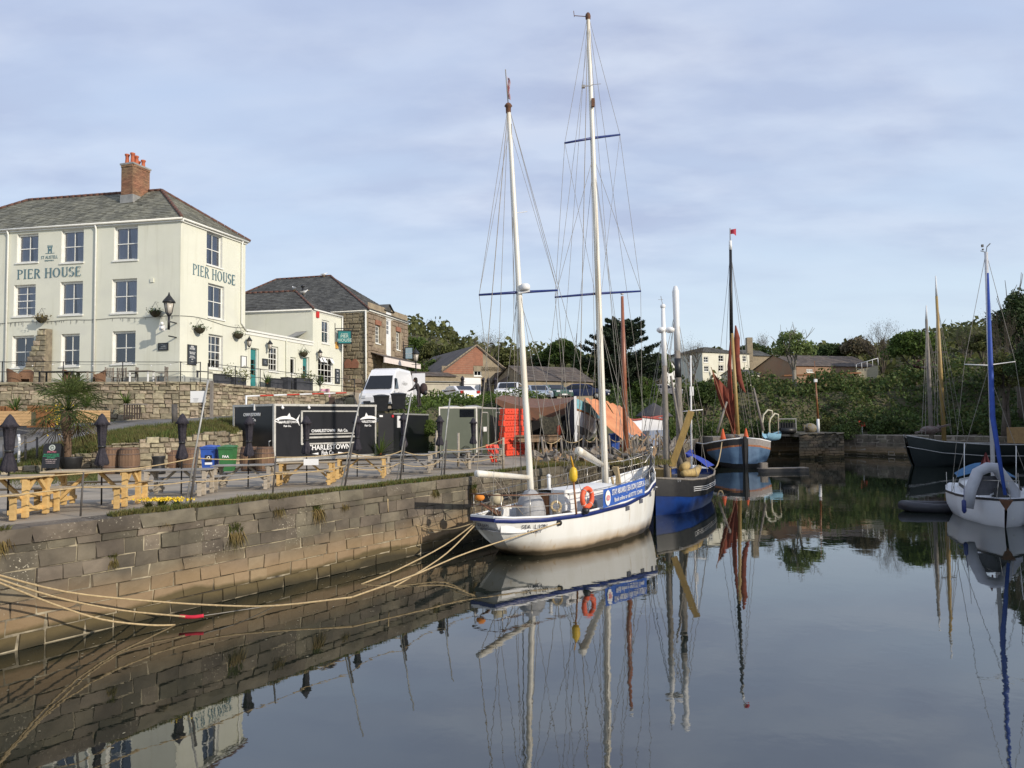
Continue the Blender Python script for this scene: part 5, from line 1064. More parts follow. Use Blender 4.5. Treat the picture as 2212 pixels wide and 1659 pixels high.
q = MB(); q.grid([[P(x, y, 61.5) + Vector((.28 * math.cos(a), .28 * math.sin(a), 0)) * s9 for a in np.linspace(0, 2 * math.pi, 9)[:-1]] for x, y, s9 in ((1579, 730, .3), (1576, 790, .6), (1577, 850, .8), (1581, 900, .8), (1585, 940, .6))], True, True); q.obj('brailed_mainsail', M_TAN, bg_, True)
q = MB(); q.grid([[P(x, y, 61.3) + Vector((.3 * math.cos(a) * (1 + .2 * math.sin(y)), .22 * math.sin(a), 0)) * s9 for a in np.linspace(0, 2 * math.pi, 9)[:-1]] for x, y, s9 in ((1589, 703, .2), (1592, 730, .7), (1592, 770, .8), (1595, 800, .6), (1598, 820, .75), (1604, 838, .5), (1610, 848, .2))], True, True); q.obj('hanging_topsail', M_TAN, bg_, True)
q = MB(); S_ = []
for i in range(9):
 f = i / 8; top = P(1537 + 52 * f, 797 + 58 * f ** .8, 60.6 + .9 * f + .25 * math.sin(i * 2.2)); bot = P(1591 - 4 * f, 931 - 4 * f, 61.0 + .2 * math.sin(i * 2.2)); r_ = []
 for k in range(9): g_ = k / 8; r_.append(top.lerp(bot, g_) + Vector((-.35 * math.sin(math.pi * g_) * (1 - f) * .6, 0, -.5 * math.sin(math.pi * g_) * (1 - f))) + Vector((0, .15 * math.sin(i * 2.2 + k * .4) * math.sin(math.pi * g_), 0)))
 S_.append(r_)
q.grid(S_); q.obj('foresail', M_TAN, bg_, True)
wire(P(1536, 793, 60.6), XZ(1591, 60, 2), bg_, .03, M_WOOD, 'forestay')
for i, (x0, y0, x1) in enumerate(((1578, 545, 1536), (1578, 545, 1641), (1578, 545, 1628), (1580, 730, 1548), (1580, 730, 1556), (1580, 730, 1630), (1581, 735, 1622), (1581, 735, 1615), (1578, 545, 1560))): wire(P(x0, y0, 62), XZ(x1, 62.5, 2.1), bg_, .016)
q = MB(); q.tube([P(1549, 935, 60), P(1570, 868, 60.5)], [.12, .08], 6); q.tube([P(1649, 930, 60), P(1628, 838, 61)], [.12, .07], 6); q.obj('sprit_spar', M_GREYW, bg_, True)
q = MB();
for x in (1562, 1612): q.lathe([(.3, 0), (.2, .35), (.05, 1.0)], 8, XZ(x, 60.3, 2.1))
q.obj('orange_cone', mat('orange_cone', (.65, .12, .04)), bg_, True)
for k, (x0, x1) in enumerate(((1648, 1668), (1663, 1681))):
 q = MB(); a = XZ(x0, 61.5, 1.9); zt9 = 4.6 - .3 * k; q.tube([a, a + Vector((0, 0, 1.6)), a + Vector((.12, 0, 2.3 - .3 * k)), Vector((a.x + .5, a.y, zt9)), XZ(x1, 61.5, zt9 - .1), XZ(x1, 61.5, zt9 - .45)], .07, 8); q.obj('davit', mat('cream_davit', (.7, .66, .5)), bg_, True)
sb_ = T('ship_boat', 'small light blue rowing boat hanging from cream davits beside the barge', 'rowing boat', tuple(XZ(1672, 61.3, 2.2)))
LA = Axis(XZ(1655, 60.6, 0), XZ(1688, 62.0, 0)); LT = [(0, .28, 2.75, 2.25, 0), (.3, .5, 2.62, 2.05, 0), (.7, .48, 2.62, 2.05, 0), (1, .04, 2.85, 2.2, 0)]
b = MB(); b.grid(hull(LA, LT, 16, 6)); b.obj('hull', mat('light_blue_boat', (.22, .42, .55), (.18, .34, .45)), sb_, True)
for x in (1662, 1681): wire(XZ(x, 61.4, 2.6), XZ(x, 61.4, 4.0), sb_, .02, M_ROPE, 'fall_rope')
# ======== dark ship at right
KA = Axis((48, 62, 0), (30.8, 58.2, 0)); KT = [(0, 2.2, 2.2, -.3, .4), (.3, 2.9, 1.5, -.6, 0), (.7, 2.6, 1.65, -.6, 0), (.88, 1.6, 1.9, -.6, 0), (.97, .7, 2.25, -.6, -.5), (1, .15, 2.4, -.5, -1.0)]
M_DGREEN = mat('dark_green_hull', (.007, .014, .014), (.012, .018, .018), rough=.4)
ks = T('dark_schooner', 'black and dark green two masted ship in the shade behind the white yacht', 'sailing ship', tuple(KA.p(8)))
b = MB(); b.grid(hull(KA, KT)); b.obj('hull', M_DGREEN, ks, True)
b = MB()
for sd in (1, -1): b.tube(rail_pts(KA, KT, sd, dz=.02), .05, 6); b.tube(rail_pts(KA, KT, sd, off=.0, dz=-.85, t0=.5), .03, 5)
b.obj('white_line', mat('dull_white', (.5, .5, .48)), ks, True)
b = MB(); b.grid([[KA.p(t * KA.L, w_ * (interp(KT, t)[0] - .04), interp(KT, t)[1] - .5) for w_ in (-1, 0, 1)] for t in np.linspace(0, 1, 20)]); b.obj('deck', M_GREYW, ks, True)
b = MB(); boxax(b, KA, 3, 7, -1, 1, 1.6, 2.9); b.obj('deckhouse', mat('ochre_board', (.35, .22, .09)), ks, True)
for (x0, y0, x1, y1, xb, D_, m_, mt_) in ((2001, 660, 2001, 690, 2013, 59.5, M_GREYW, 'foremast'), (2021, 596, 2023, 640, 2040, 60.5, M_OCHRE, 'mainmast')):
 tp_ = P(x1, y1, D_); bs = XZ(xb, D_, 1.6); q = MB(); q.tube([bs, bs.lerp(tp_, .5), tp_], [.18, .16, .1], 8); o_ = q.obj(mt_, m_, ks, True)
 q = MB(); q.tube([tp_, P(x0, y0, D_)], [.1, .05], 6); q.obj('topmast_pole', M_WHITE2, o_, True)
 q = MB(); c = bs.lerp(tp_, .62); q.beam(c + Vector((-.6, 0, 0)), c + Vector((.6, 0, 0)), .12); q.obj('crosstrees', M_IRON, o_, True)
 for dx in (-22, -14, 16, 30, 42): wire(tp_ - Vector((0, 0, .5)), XZ(xb + dx, D_ + (1 if dx > 0 else -1), 2.4), ks, .02)
q = MB(); q.beam(KA.p(13, .5, 3.2), KA.p(16.5, .2, 2.6), .14); q.lathe([(.25, 0), (.2, .4), (.02, .7)], 8, KA.p(14, .6, 2.6)); q.ball(KA.p(15, .4, 2.8), (.8, .5, .35), 8, 5); q.obj('foredeck_gear', mat('dark_gear', (.12, .06, .05), (.2, .18, .16), sc_=5), ks, True)
# ======== white yacht at right
YA = Axis((20.0, 32.0, 0), (16.75, 25.35, 0)); YT = [(0, 1.1, .98, -.1, .25), (.15, 1.32, .95, -.35, .1), (.4, 1.45, .92, -.45, 0), (.65, 1.25, .94, -.4, 0), (.85, .75, .97, -.3, 0), (1, .04, 1.02, -.1, -.5)]
yt = T('yacht', 'white sailing yacht lying bow on at the right with a blue furled sail', 'yacht', tuple(YA.p(3)))
M_YW = mat('yacht_gelcoat', (.72, .73, .74), (.66, .67, .69), sc_=1, rough=.3)
rows = hull(YA, YT, 30, 10, 3.2); b = MB(); b.grid(rows); b.add(rows[0], [tuple(range(len(rows[0])))]); b.obj('hull', M_YW, yt, True)
b = MB(); b.grid([rail_pts(YA, YT, 1, off=.012, dz=.0), rail_pts(YA, YT, 1, off=.02, dz=-.08)]); b.grid([rail_pts(YA, YT, -1, off=.012, dz=.0), rail_pts(YA, YT, -1, off=.02, dz=-.08)]); b.obj('toe_rail', M_BLACK, yt, True)
b = MB(); b.grid([[YA.p(t * YA.L, w_ * (interp(YT, t)[0] - .01), interp(YT, t)[1]) for w_ in (-1, -.5, 0, .5, 1)] for t in np.linspace(0, 1, 14)]); b.obj('deck', M_YW, yt, True)
b = MB(); b.grid([[YA.p(t, w_ * k_, .94 + h) for w_, h in ((-.95, 0), (-.85, .34 * k_), (-.4, .46 * k_), (.4, .46 * k_), (.85, .34 * k_), (.95, 0))] for t, k_ in ((1.8, 1), (4, 1), (5.4, .75), (6.2, .3))]); cbn = b.obj('cabin', M_YW, yt, True)
for sd in (-1, 1):
 b = MB(); b.grid([[YA.p(t, sd * (.93 - .05 * max(0, t - 4)), 1.05 + h) for t in (2.4, 3.4, 4.4)] for h in (0, .14)]); b.obj('cabin_window', M_BLACK, cbn, True)
b = MB(); boxax(b, YA, 6.25, 6.3, -.2, .2, .95, 1.3); b.obj('fore_hatch', M_BLACK, cbn, True)
b = MB(); b.grid([[YA.p(1.4 + 1.3 * k_, w_, 1.32 + (.62 - .3 * k_ * k_) * math.cos(w_ * 1.3)) for w_ in np.linspace(-1.0, 1.0, 9)] for k_ in (0, .5, 1)]); b.obj('sprayhood', mat('turquoise_blue_cloth', (.02, .12, .26)), yt, True)
b = MB(); L7 = YA.L
b.tube([YA.p(L7 - 1.5, -.62, .97), YA.p(L7 - 1.4, -.6, 1.55), YA.p(L7 - .3, -.12, 1.62), YA.p(L7 - .3, .12, 1.62), YA.p(L7 - 1.4, .6, 1.55), YA.p(L7 - 1.5, .62, .97)], .015, 6); b.tube([YA.p(L7 - .5, -.2, .99), YA.p(L7 - .35, -.14, 1.6)], .013, 6); b.tube([YA.p(L7 - .5, .2, .99), YA.p(L7 - .35, .14, 1.6)], .013, 6); b.obj('pulpit', M_STEEL, yt, True)
for sd in (-1, 1):
 for t in (1.2, 2.6, 4.2): q = MB(); a = YA.p(t, sd * (interp(YT, t / L7)[0] - .06), .93); q.tube([a, a + Vector((0, 0, .58))], .012, 5); q.obj('stanchion', M_STEEL, yt, True)
ymB = YA.p(4.6, 0, 1.35); ymT = P(2130, 545, ymB.y); q = MB(); q.tube([ymB, ymT], [.075, .06], 10); ym = q.obj('mast', mat('silver_mast', (.6, .6, .6), (.5, .5, .5), rough=.35), yt, True)
q = MB(); q.tube([P(2083, 787, ymB.y), P(2133, 789, ymB.y), P(2193, 781, ymB.y)], .022, 6); q.obj('spreader', M_WHITE2, ym, True)
q = MB(); q.box(P(2122, 531, ymB.y), (.07, .05, .1)); q.box(P(2123, 539, ymB.y), (.05, .05, .06)); q.beam(ymT, P(2132, 533, ymB.y), .02); q.beam(P(2132, 533, ymB.y), P(2139, 526, ymB.y), .03); q.beam(ymT, P(2118, 542, ymB.y), .02); q.obj('masthead_instruments', M_IRON, ym, True)
q = MB(); q.tube([P(2134, 590, 27.2), P(2139, 760, 26.6), P(2144, 900, 26.1), YA.p(L7 - .1, 0, 1.15)], [.03, .075, .085, .05], 10); q.obj('furled_genoa', mat('bright_blue_sail_cover', (.025, .08, .36), (.02, .055, .28), rough=.7), yt, True)
for x0, y0, p1 in ((2083, 787, YA.p(4.3, 1.35, .95)), (2193, 781, YA.p(4.3, -1.35, .95))): wire(P(x0, y0, ymB.y), p1, yt, .01); wire(P(x0, y0, ymB.y), ymT, yt, .01)
for w_ in (-1, 1): wire(P(2134, 800, ymB.y), YA.p(4.0, w_ * 1.3, .95), yt, .01)
for x0, y0, y1 in ((2083, 957, 1072), (2195, 963, 1062)): q = MB(); q.tube([P(x0, y1, 27), P(x0, y0, 27)], .014, 6); q.obj('whip_aerial', M_WHITE2, yt, True)
q = MB(); q.grid([[P(2117 + 11 * g_ + (2 + 22 * (1 - g_)) * i / 6, 1005 - 28 * g_ + 4 * math.sin(i * 2) * (1 - g_), 27.4 + .15 * math.sin(i * 2)) for i in range(7)] for g_ in (0, .3, .6, 1)]); q.obj('red_sail_bundle', mat('faded_red_cloth', (.35, .1, .09), (.25, .07, .07), sc_=8), yt, True)
q = MB(); q.prism([YA.p(L7 + .12, -.2, 1.0), YA.p(L7 + .12, .2, 1.0), YA.p(L7 - .05, .0, .62)], YA.d * -.2); q.obj('bow_roller', M_RUST, yt, True)
# dinghy stowed upright on deck
dg = T('inflatable_dinghy', 'grey inflatable dinghy propped upside down on the white yacht deck', 'dinghy', tuple(YA.p(6, .1, 1.0)))
dp = [(2092, 1098), (2096, 1060), (2112, 1020), (2133, 1010), (2152, 1010), (2170, 1035), (2189, 1060), (2192, 1098)]
q = MB(); q.tube([P(x, y, 26.4) for x, y in dp], [.16, .19, .19, .19, .19, .19, .19, .16], 12); q.obj('tube', mat('pale_grey_hypalon', (.42, .43, .46), (.36, .37, .4), sc_=3, rough=.7), dg, True)
q = MB(); q.add([P(x, y, 26.65) for x, y in ((2104, 1070), (2118, 1028), (2166, 1028), (2180, 1070))], [(0, 1, 2, 3)]); q.obj('floor', mat('dark_grey_floor', (.12, .12, .13)), dg, True)
td = T('tender', 'black inflatable tender floating beside the white yacht', 'dinghy', tuple(G(2010, 1108, 0)))
tc_ = G(2010, 1104, 0); tA = tc_ + Vector((-.0, 0, 0)); u1 = Vector((.98, -.18, 0)); v1 = Vector((.18, .98, 0))
q = MB(); q.tube([tA + u1 * 1.7 - v1 * .5 + Vector((0, 0, .16)), tA - v1 * .55 + Vector((0, 0, .16)), tA - u1 * .75 - v1 * .4 + Vector((0, 0, .2)), tA - u1 * 1.05 + Vector((0, 0, .24)), tA - u1 * .75 + v1 * .4 + Vector((0, 0, .2)), tA + v1 * .55 + Vector((0, 0, .16)), tA + u1 * 1.7 + v1 * .5 + Vector((0, 0, .16))], .2, 10); q.obj('tube', mat('black_hypalon', (.02, .02, .026), (.03, .03, .035), rough=.5), td, True)
q = MB(); q.box(tA + u1 * .3 + Vector((0, 0, .08)), (2.4, .8, .05), rz=-.18); q.obj('floor', mat('grey_boards', (.2, .2, .2)), td, True)
fd = T('fender', 'long navy blue fender hanging from the left side of the white yacht at the right', 'fender', tuple(P(2082,1078,25.9)))
q = MB(); fp_ = P(2082, 1085, 25.9); q.tube([fp_ + Vector((.03, 0, .5)), fp_], .012, 4); q.lathe([(.02, .0), (.07, -.05), (.075, -.4), (.03, -.48)], 8, fp_ + Vector((0, 0, .1))); q.obj('body', M_NAVY, fd, True)
fd = T('fender', 'white cylinder fender hanging right of the bow of the white yacht', 'fender', tuple(P(2189, 1110, 24.1)))
q = MB(); fp_ = P(2184, 1097, 25.8); q.lathe([(.02, .06), (.09, .0), (.09, -.4), (.03, -.44)], 8, fp_); q.obj('body', M_WHITE2, fd, True)
# another yacht cut by the frame edge
YB = Axis((23.2, 31.5, 0), (18.9, 25.2, 0)); y2 = T('yacht', 'dark blue yacht hull cut off by the right edge of the photo', 'yacht', tuple(YB.p(3)))
b = MB(); rows = hull(YB, [(t, hb, z - .05, k_, s9) for t, hb, z, k_, s9 in YT], 20, 8, 3.2); b.grid(rows); b.add(rows[0], [tuple(range(len(rows[0])))]); b.obj('hull', M_NAVY, y2, True); b = MB(); b.grid([[YB.p(t * YB.L, w_ * (interp(YT, t)[0] - .01), interp(YT, t)[1] - .06) for w_ in (-1, 0, 1)] for t in np.linspace(0, 1, 14)]); b.obj('deck', M_DECKG, y2, True)
# small white yacht by the lugger, and lone masts
SY = Axis((10.25, 43.5, 0), (11.9, 48.5, 0)); sy = T('small_yacht', 'small white sloop with blue boom cover behind the blue lugger', 'yacht', tuple(SY.p(2)))
b = MB(); b.grid(hull(SY, [(t, hb * .75, z - .1, k_, s9) for t, hb, z, k_, s9 in YT], 16, 6)); b.obj('hull', M_YW, sy, True); b = MB(); b.grid([[SY.p(t * SY.L, w_ * (interp(YT, t)[0] * .75), interp(YT, t)[1] - .12) for w_ in (-1, 0, 1)] for t in np.linspace(0, 1, 10)]); b.obj('deck', M_YW, sy, True)
q = MB(); mT2 = P(1492, 768, 45); mB2 = SY.p(2.2, 0, .9); q.tube([mB2, mT2], [.07, .05], 6); m9 = q.obj('mast', M_WHITE2, sy, True); q = MB(); q.tube([P(1473, 889, 45), P(1518, 885, 45)], .03, 5); q.obj('spreader', M_WHITE2, m9, True); q = MB(); q.box(P(1494, 845, 44.9), (.22, .15, .55)); q.obj('radar_reflector', M_WHITE2, m9, True)
q = MB(); q.tube([SY.p(2.1, 0, 1.9), SY.p(-.2, 0, 1.8)], .16, 8); q.obj('boom_cover', mat('royal_blue_cloth', (.02, .05, .35)), sy, True)
for x in (1473, 1518): wire(P(x, 888, 45), mT2, sy, .012); wire(P(x, 888, 45), SY.p(2.2, .6 if x > 1500 else -.6, 1), sy, .012)
# hidden wooden gaffer: only its mast shows behind the ketch
WA = Axis((5.0, 33.2, 0), (7.2, 39, 0)); wg_ = T('gaffer', 'varnished red brown mast of a gaffer half hidden behind the white ketch', 'sailing boat', tuple(WA.p(3)))
b = MB(); b.grid(hull(WA, [(t, hb * .8, z - .15, k_, s9) for t, hb, z, k_, s9 in YT], 16, 6)); b.obj('hull', mat('dark_varnish', (.08, .05, .035)), wg_, True); b = MB(); b.grid([[WA.p(t * WA.L, w_ * (interp(YT, t)[0] * .8), interp(YT, t)[1] - .17) for w_ in (-1, 0, 1)] for t in np.linspace(0, 1, 10)]); b.obj('deck', M_GREYW, wg_, True)
wT = P(1344, 640, 36.5); wB = XZ(1354, 36.5, .9); q = MB(); q.tube([wB, wB.lerp(wT, .6), wT], [.13, .12, .07], 8); wm = q.obj('mast', mat('red_varnish', (.32, .12, .06), (.24, .08, .04), rough=.35), wg_, True); q = MB(); q.ball(wT + Vector((0, 0, .15)), .1, 6, 4); q.obj('masthead_light', M_WHITE2, wm, True)
for i, x in enumerate((1326, 1334, 1362, 1370, 1376)): wire(wT - Vector((0, 0, .3 + .8 * (i % 2) * 3)), XZ(x, 36.5, 1.2), wg_, .01)
# floating walkway
pn = T('floating_walkway', 'low slatted floating walkway beside the barge near the stone landing', 'pontoon', tuple(G(1685, 1016, .2)))
pa, pb_ = G(1640, 1012, .28), G(1742, 1010, .28); q = MB(); q.beam(pa, pb_, .8, .05); q.obj('deck', M_GREYW, pn, True)
for i in range(14): q = MB(); c = pa.lerp(pb_, (i + .5) / 14); q.box(c + Vector((0, -.1, -.17)), (.28, .6, .26)); q.obj('float', mat('dark_float', (.05, .05, .05)), pn, True)
q = MB(); q.box(XZ(1650, pa.y, .5), (.45, .4, .4)); q.obj('box', M_GREYW, pn, True)
# ---------------------------------------------------------------- things on the quay
M_YWOOD = mat('new_yellow_timber', (.64, .43, .17), (.50, .32, .12), sc_=3, rough=.75, stretch=(1, 6, 6), rnd=.12)
M_GWOOD = mat('silvered_timber', (.44, .38, .30), (.30, .26, .2), sc_=3, rough=.85, stretch=(1, 6, 6), rnd=.15)
M_TOPY = mat('worn_table_top', (.44, .35, .22), (.30, .24, .16), sc_=3, rough=.8, stretch=(1, 6, 6), rnd=.15)
M_TOPG = mat('grey_table_top', (.33, .315, .29), (.22, .21, .19), sc_=3, rough=.8, stretch=(1, 6, 6), rnd=.15)
M_UMB = mat('black_canvas', (.016, .014, .022), (.04, .036, .046), sc_=9, rough=.85, bump=.5)
M_PLANTW = mat('planter_board', (.48, .31, .15), (.38, .24, .11), sc_=4, rough=.8, stretch=(1, 6, 6))
M_FENCE = mat('fence_panel', (.30, .13, .045), (.2, .09, .035), sc_=4, rough=.85, stretch=(6, 6, 1))
def part(mb, name, m, par, **k): return mb.obj(name, m, par, False, **k)
boards = {}
def shared(name, d, m):
 k = (name, d, m.name)
 if k not in boards:
  q = MB(); x, y, z = d[0] / 2, d[1] / 2, d[2] / 2; c = min(x, y, z) * .35
  vs = [(sx * (x - c * (i == 1)), sy * (y - c * (i == 1)), zz) for zz, i in ((-z, 1), (-z + c, 0), (z - c, 0), (z, 1)) for sx, sy in ((-1, -1), (1, -1), (1, 1), (-1, 1))]
  q.add(vs, [(3, 2, 1, 0), (12, 13, 14, 15)] + [(a * 4 + i, a * 4 + (i + 1) % 4, a * 4 + 4 + (i + 1) % 4, a * 4 + 4 + i) for a in range(3) for i in range(4)])
  me = q.mesh(name); me.materials.append(m); boards[k] = me
 return boards[k]
def put(name, me, par, loc, rot=(0, 0, 0)):
 o = bpy.data.objects.new(name, me); C.objects.link(o); o.parent = par; o.location = loc; o.rotation_euler = rot; return o
def picnic_table(label, mt, mw):
 t = T('picnic_table', label, 'picnic table', group='picnic tables along the quay')
 Lx = 1.75
 for i in range(6): put('plank', shared('plank', (Lx, .125, .035), mt), t, (0, -.335 + .134 * i, .745))
 for sy in (-1, 1):
  for j in range(2): put('plank', shared('plank', (Lx, .125, .035), mt), t, (0, sy * (.62 + .134 * j), .455))
 for sx in (-1, 1):
  x = sx * (Lx / 2 - .12)
  for sy in (-1, 1):
   put('leg', shared('leg', (.09, .09, .72), mw), t, (x, sy * .33, .36)); put('leg', shared('leg', (.09, .07, .43), mw), t, (x, sy * .70, .215))
   q = MB(); q.beam((x, sy * .30, .50), (x, sy * .08, .70), .06, .07); part(q, 'knee_brace', mw, t)
  put('cross_rail', shared('cross_rail', (.05, 1.45, .09), mw), t, (x - sx * .06, 0, .14)); put('cross_rail', shared('cross_rail', (.05, 1.40, .08), mw), t, (x - sx * .06, 0, .395)); put('cross_rail', shared('cross_rail', (.05, .70, .08), mw), t, (x - sx * .06, 0, .685))
  q = MB(); q.beam((x - sx * .08, 0, .16), (sx * .12, 0, .70), .07, .06); part(q, 'diagonal_brace', mw, t)
 return t
TBY = picnic_table('first yellow timber picnic table, cut by the left edge of the photo', M_TOPY, M_YWOOD)
TBG = picnic_table('grey weathered picnic table left of the leaning steel pole with the white sheet', M_TOPG, M_GWOOD)
tabs = [(TBY, -14, 1116, .05, None), (TBY, 202, 1093, .08, 'yellow picnic table left of the daffodil clump'), (TBG, 388, 1068, .06, None), (TBG, 528, 1054, .1, 'grey picnic table in front of the green wheelie bin'),
  (TBY, 664, 1045, .1, 'yellow picnic table with a white card, in front of the food trailer lettering'), (TBY, 782, 1031, .12, 'yellow picnic table at the right end of the food trailer'), (TBG, 884, 1021, .12, 'grey picnic table in front of the low black trailer'), (TBG, 972, 1012, .14, 'grey picnic table in front of the green trailer'), (TBG, 1045, 1003, .16, 'last grey picnic table beside the stack of red barriers')]
seen_ = set(); UMB = []
for src_, x, y, rz, lab in tabs:
 o = src_ if src_ not in seen_ else copy_tree(src_); seen_.add(src_); g_ = G(x, y, QZ); o.location = g_; o.rotation_euler = (0, 0, rz); o.scale = (1.08, 1.05, 1.06) if x < 300 else (.95, .9, .86)
 if lab: o['label'] = lab
 UMB.append(g_)
def umbrella(label):
 u = T('closed_parasol', label, 'parasol', group='closed black parasols')
 q = MB(); q.tube([(0, 0, 0.02), (0, 0, 2.0)], .019, 8); part(q, 'pole', M_IRON, u)
 rs = random.Random(len(label)); rows = []
 for z, r_ in ((2.12, .02), (2.05, .09), (1.93, .17), (1.86, .20), (1.84, .13), (1.6, .12), (1.45, .11), (1.36, .09), (1.28, .12), (1.12, .20), (.98, .26), (.92, .22)):
  r_ *= (.5 if z < 1.3 else .66) if z < 1.84 else .74
  rows.append([Vector((r_ * (1 + .26 * math.cos(8 * a / 1.0) * (z < 1.9)) * math.cos(a) , r_ * (1 + .26 * math.cos(8 * a) * (z < 1.9)) * math.sin(a), z + rs.uniform(-.03, .03) * (z < 1.0))) for a in np.linspace(0, 2 * math.pi, 25)[:-1]])
 q = MB(); q.grid(rows, True, True); part(q, 'canopy', M_UMB, u); q = MB(); q.lathe([(.085, 1.33), (.085, 1.38)], 10); part(q, 'tie_strap', M_IRON, u); return u
U0 = umbrella('closed black parasol at the far left beside the specials board')
ux = [(25, 895, 15.6), (225, 893, 16.7), (395, 893, 18.2), (538, 897, 20.3), (664, 897, 21.5), (772, 897, 23.6), (871, 892, 25.4), (949, 897, 27.6), (1021, 902, 29.8)]
ul = [None, 'closed black parasol rising from the second yellow table', 'closed black parasol just left of the leaning sign pole', 'closed black parasol in front of the CHARLESTOWN end of the trailer', 'closed black parasol left of the big trailer lettering', 'closed black parasol right of the big trailer lettering', 'closed black parasol in front of the low black trailer', 'closed black parasol left of the green trailer', 'closed black parasol in front of the green trailer door']
for (x, y, D_), lb_, g_ in zip(ux, ul, UMB):
 o = U0 if lb_ is None else copy_tree(U0); p = P(x, y, g_.y + .05); o.location = (p.x, g_.y, QZ); k = (p.z - QZ) / 2.12; o.scale = (1, 1, k); o.rotation_euler = (R.uniform(-.02, .02), R.uniform(-.02, .02), R.random() * 6)
 if lb_: o['label'] = lb_
q = MB(); c = P(672, 998, UMB[4].y - .75); q.box(c, (.42, .01, .18), rz=.1); tag(q.obj('white_card', M_WHITE2), 'blank white card standing on the front edge of the middle yellow table', 'card')
# ---- leaning steel poles, posts and ropes along the edge
M_GALV = mat('galvanised_pole', (.40, .40, .38), (.3, .3, .28), sc_=5, rough=.5, metal=.3)
M_POST = mat('dark_post', (.06, .055, .05), (.1, .09, .08), sc_=5, rough=.7)
poles = [(450, 820, 402, 1086, 'leaning steel pole carrying a white sheet at the quay edge', 1), (782, 845, 737, 1052, 'leaning steel pole crossing the right end of the food trailer', 0), (889, 848, 857, 1039, 'leaning steel pole in front of the low black trailer', 0), (972, 860, 953, 1027, 'leaning steel pole in front of the green trailer', 0)]
ptop = {}
for i, (x0, y0, x1, y1, lb_, _) in enumerate(poles):
 g_ = G(x1, y1, QZ); t_ = P(x0, y0, g_.y + .15); po = T('leaning_pole', lb_, 'pole', tuple(g_), group='leaning steel poles along the quay edge')
 q = MB(); q.tube([g_, g_.lerp(t_, .55), t_], [.02, .022, .022], 8); q.obj('pole', M_GALV, po, True); q = MB(); q.tube([g_ + Vector((.1, 0, 0)), (g_ + Vector((.1, 0, 0))).lerp(t_, .45)], .028, 8); q.obj('prop', M_POST, po, True); ptop[i] = (g_, t_)
g_ = ptop[0][0]; t_ = ptop[0][1]; c = P(428, 857, t_.y); sh = T('white_notice', 'white notice sheet hanging from the leaning steel pole', 'notice', tuple(c)); q = MB(); q.box(c, (.36, .012, .27)); q.obj('sheet', M_WHITE2, sh, True)
for k in range(3): q = MB(); q.box(c + Vector((-.05, -.008, -.04 - .03 * k)), (.13 - .02 * k, .002, .012)); q.obj('text_line', mat('pale_grey_print', (.5, .5, .5)), sh, True)
posts = [(180, 1020, 174, 1115, 'thin dark iron post left of the daffodils'), (596, 985, 589, 1068, 'thin dark iron post below the food trailer corner'), (1087, 945, 1087, 1013, 'wooden post left of the red barriers'), (944, 930, 940, 1010, 'wooden post behind the rope right of the black trailer'), (990, 935, 990, 1008, 'wooden post in front of the green trailer wheels')]
pp = []
for x0, y0, x1, y1, lb_ in posts:
 g_ = G(x1, y1, QZ); t_ = P(x0, y0, g_.y); q = MB(); r_ = .022 if 'iron' in lb_ else .05; q.tube([g_, t_], r_, 6); o = q.obj('fence_post', M_POST if r_ < .03 else M_GWOOD); tag(o, lb_, 'post', 'rope fence posts on the quay'); pp.append((g_, t_))
def at_h(pr, f): return pr[0].lerp(pr[1], f)
def rope(name, label, pts, r_=.016, m=None, cat='rope', group=None):
 q = MB()
 q.tube(pts, r_, 6); o = q.obj(name, m or M_ROPE); return tag(o, label, cat, group)
up = [Q(-6.5, QZ + .98, .6), at_h(pp[0], .97), at_h(ptop[0], .36), at_h(pp[1], .97), at_h(ptop[1], .36), at_h(ptop[2], .34), at_h(ptop[3], .33), at_h(pp[2], .95)]
lowr = [Q(-6.5, QZ + .42, .6), at_h(pp[0], .66), at_h(ptop[0], .17), at_h(pp[1], .52), at_h(ptop[1], .22), at_h(ptop[2], .20), at_h(ptop[3], .20), at_h(pp[2], .45)]
for nm, L_ in (('upper', up), ('lower', lowr)):
 pts = []
 for i in range(len(L_) - 1): pts += sag(L_[i], L_[i + 1], .05 if i < 4 else .16, 8)[:-1]
 rope('barrier_rope', f'{nm} run of pale barrier rope strung between the quay edge poles', pts + [L_[-1]], .013, M_ROPE)
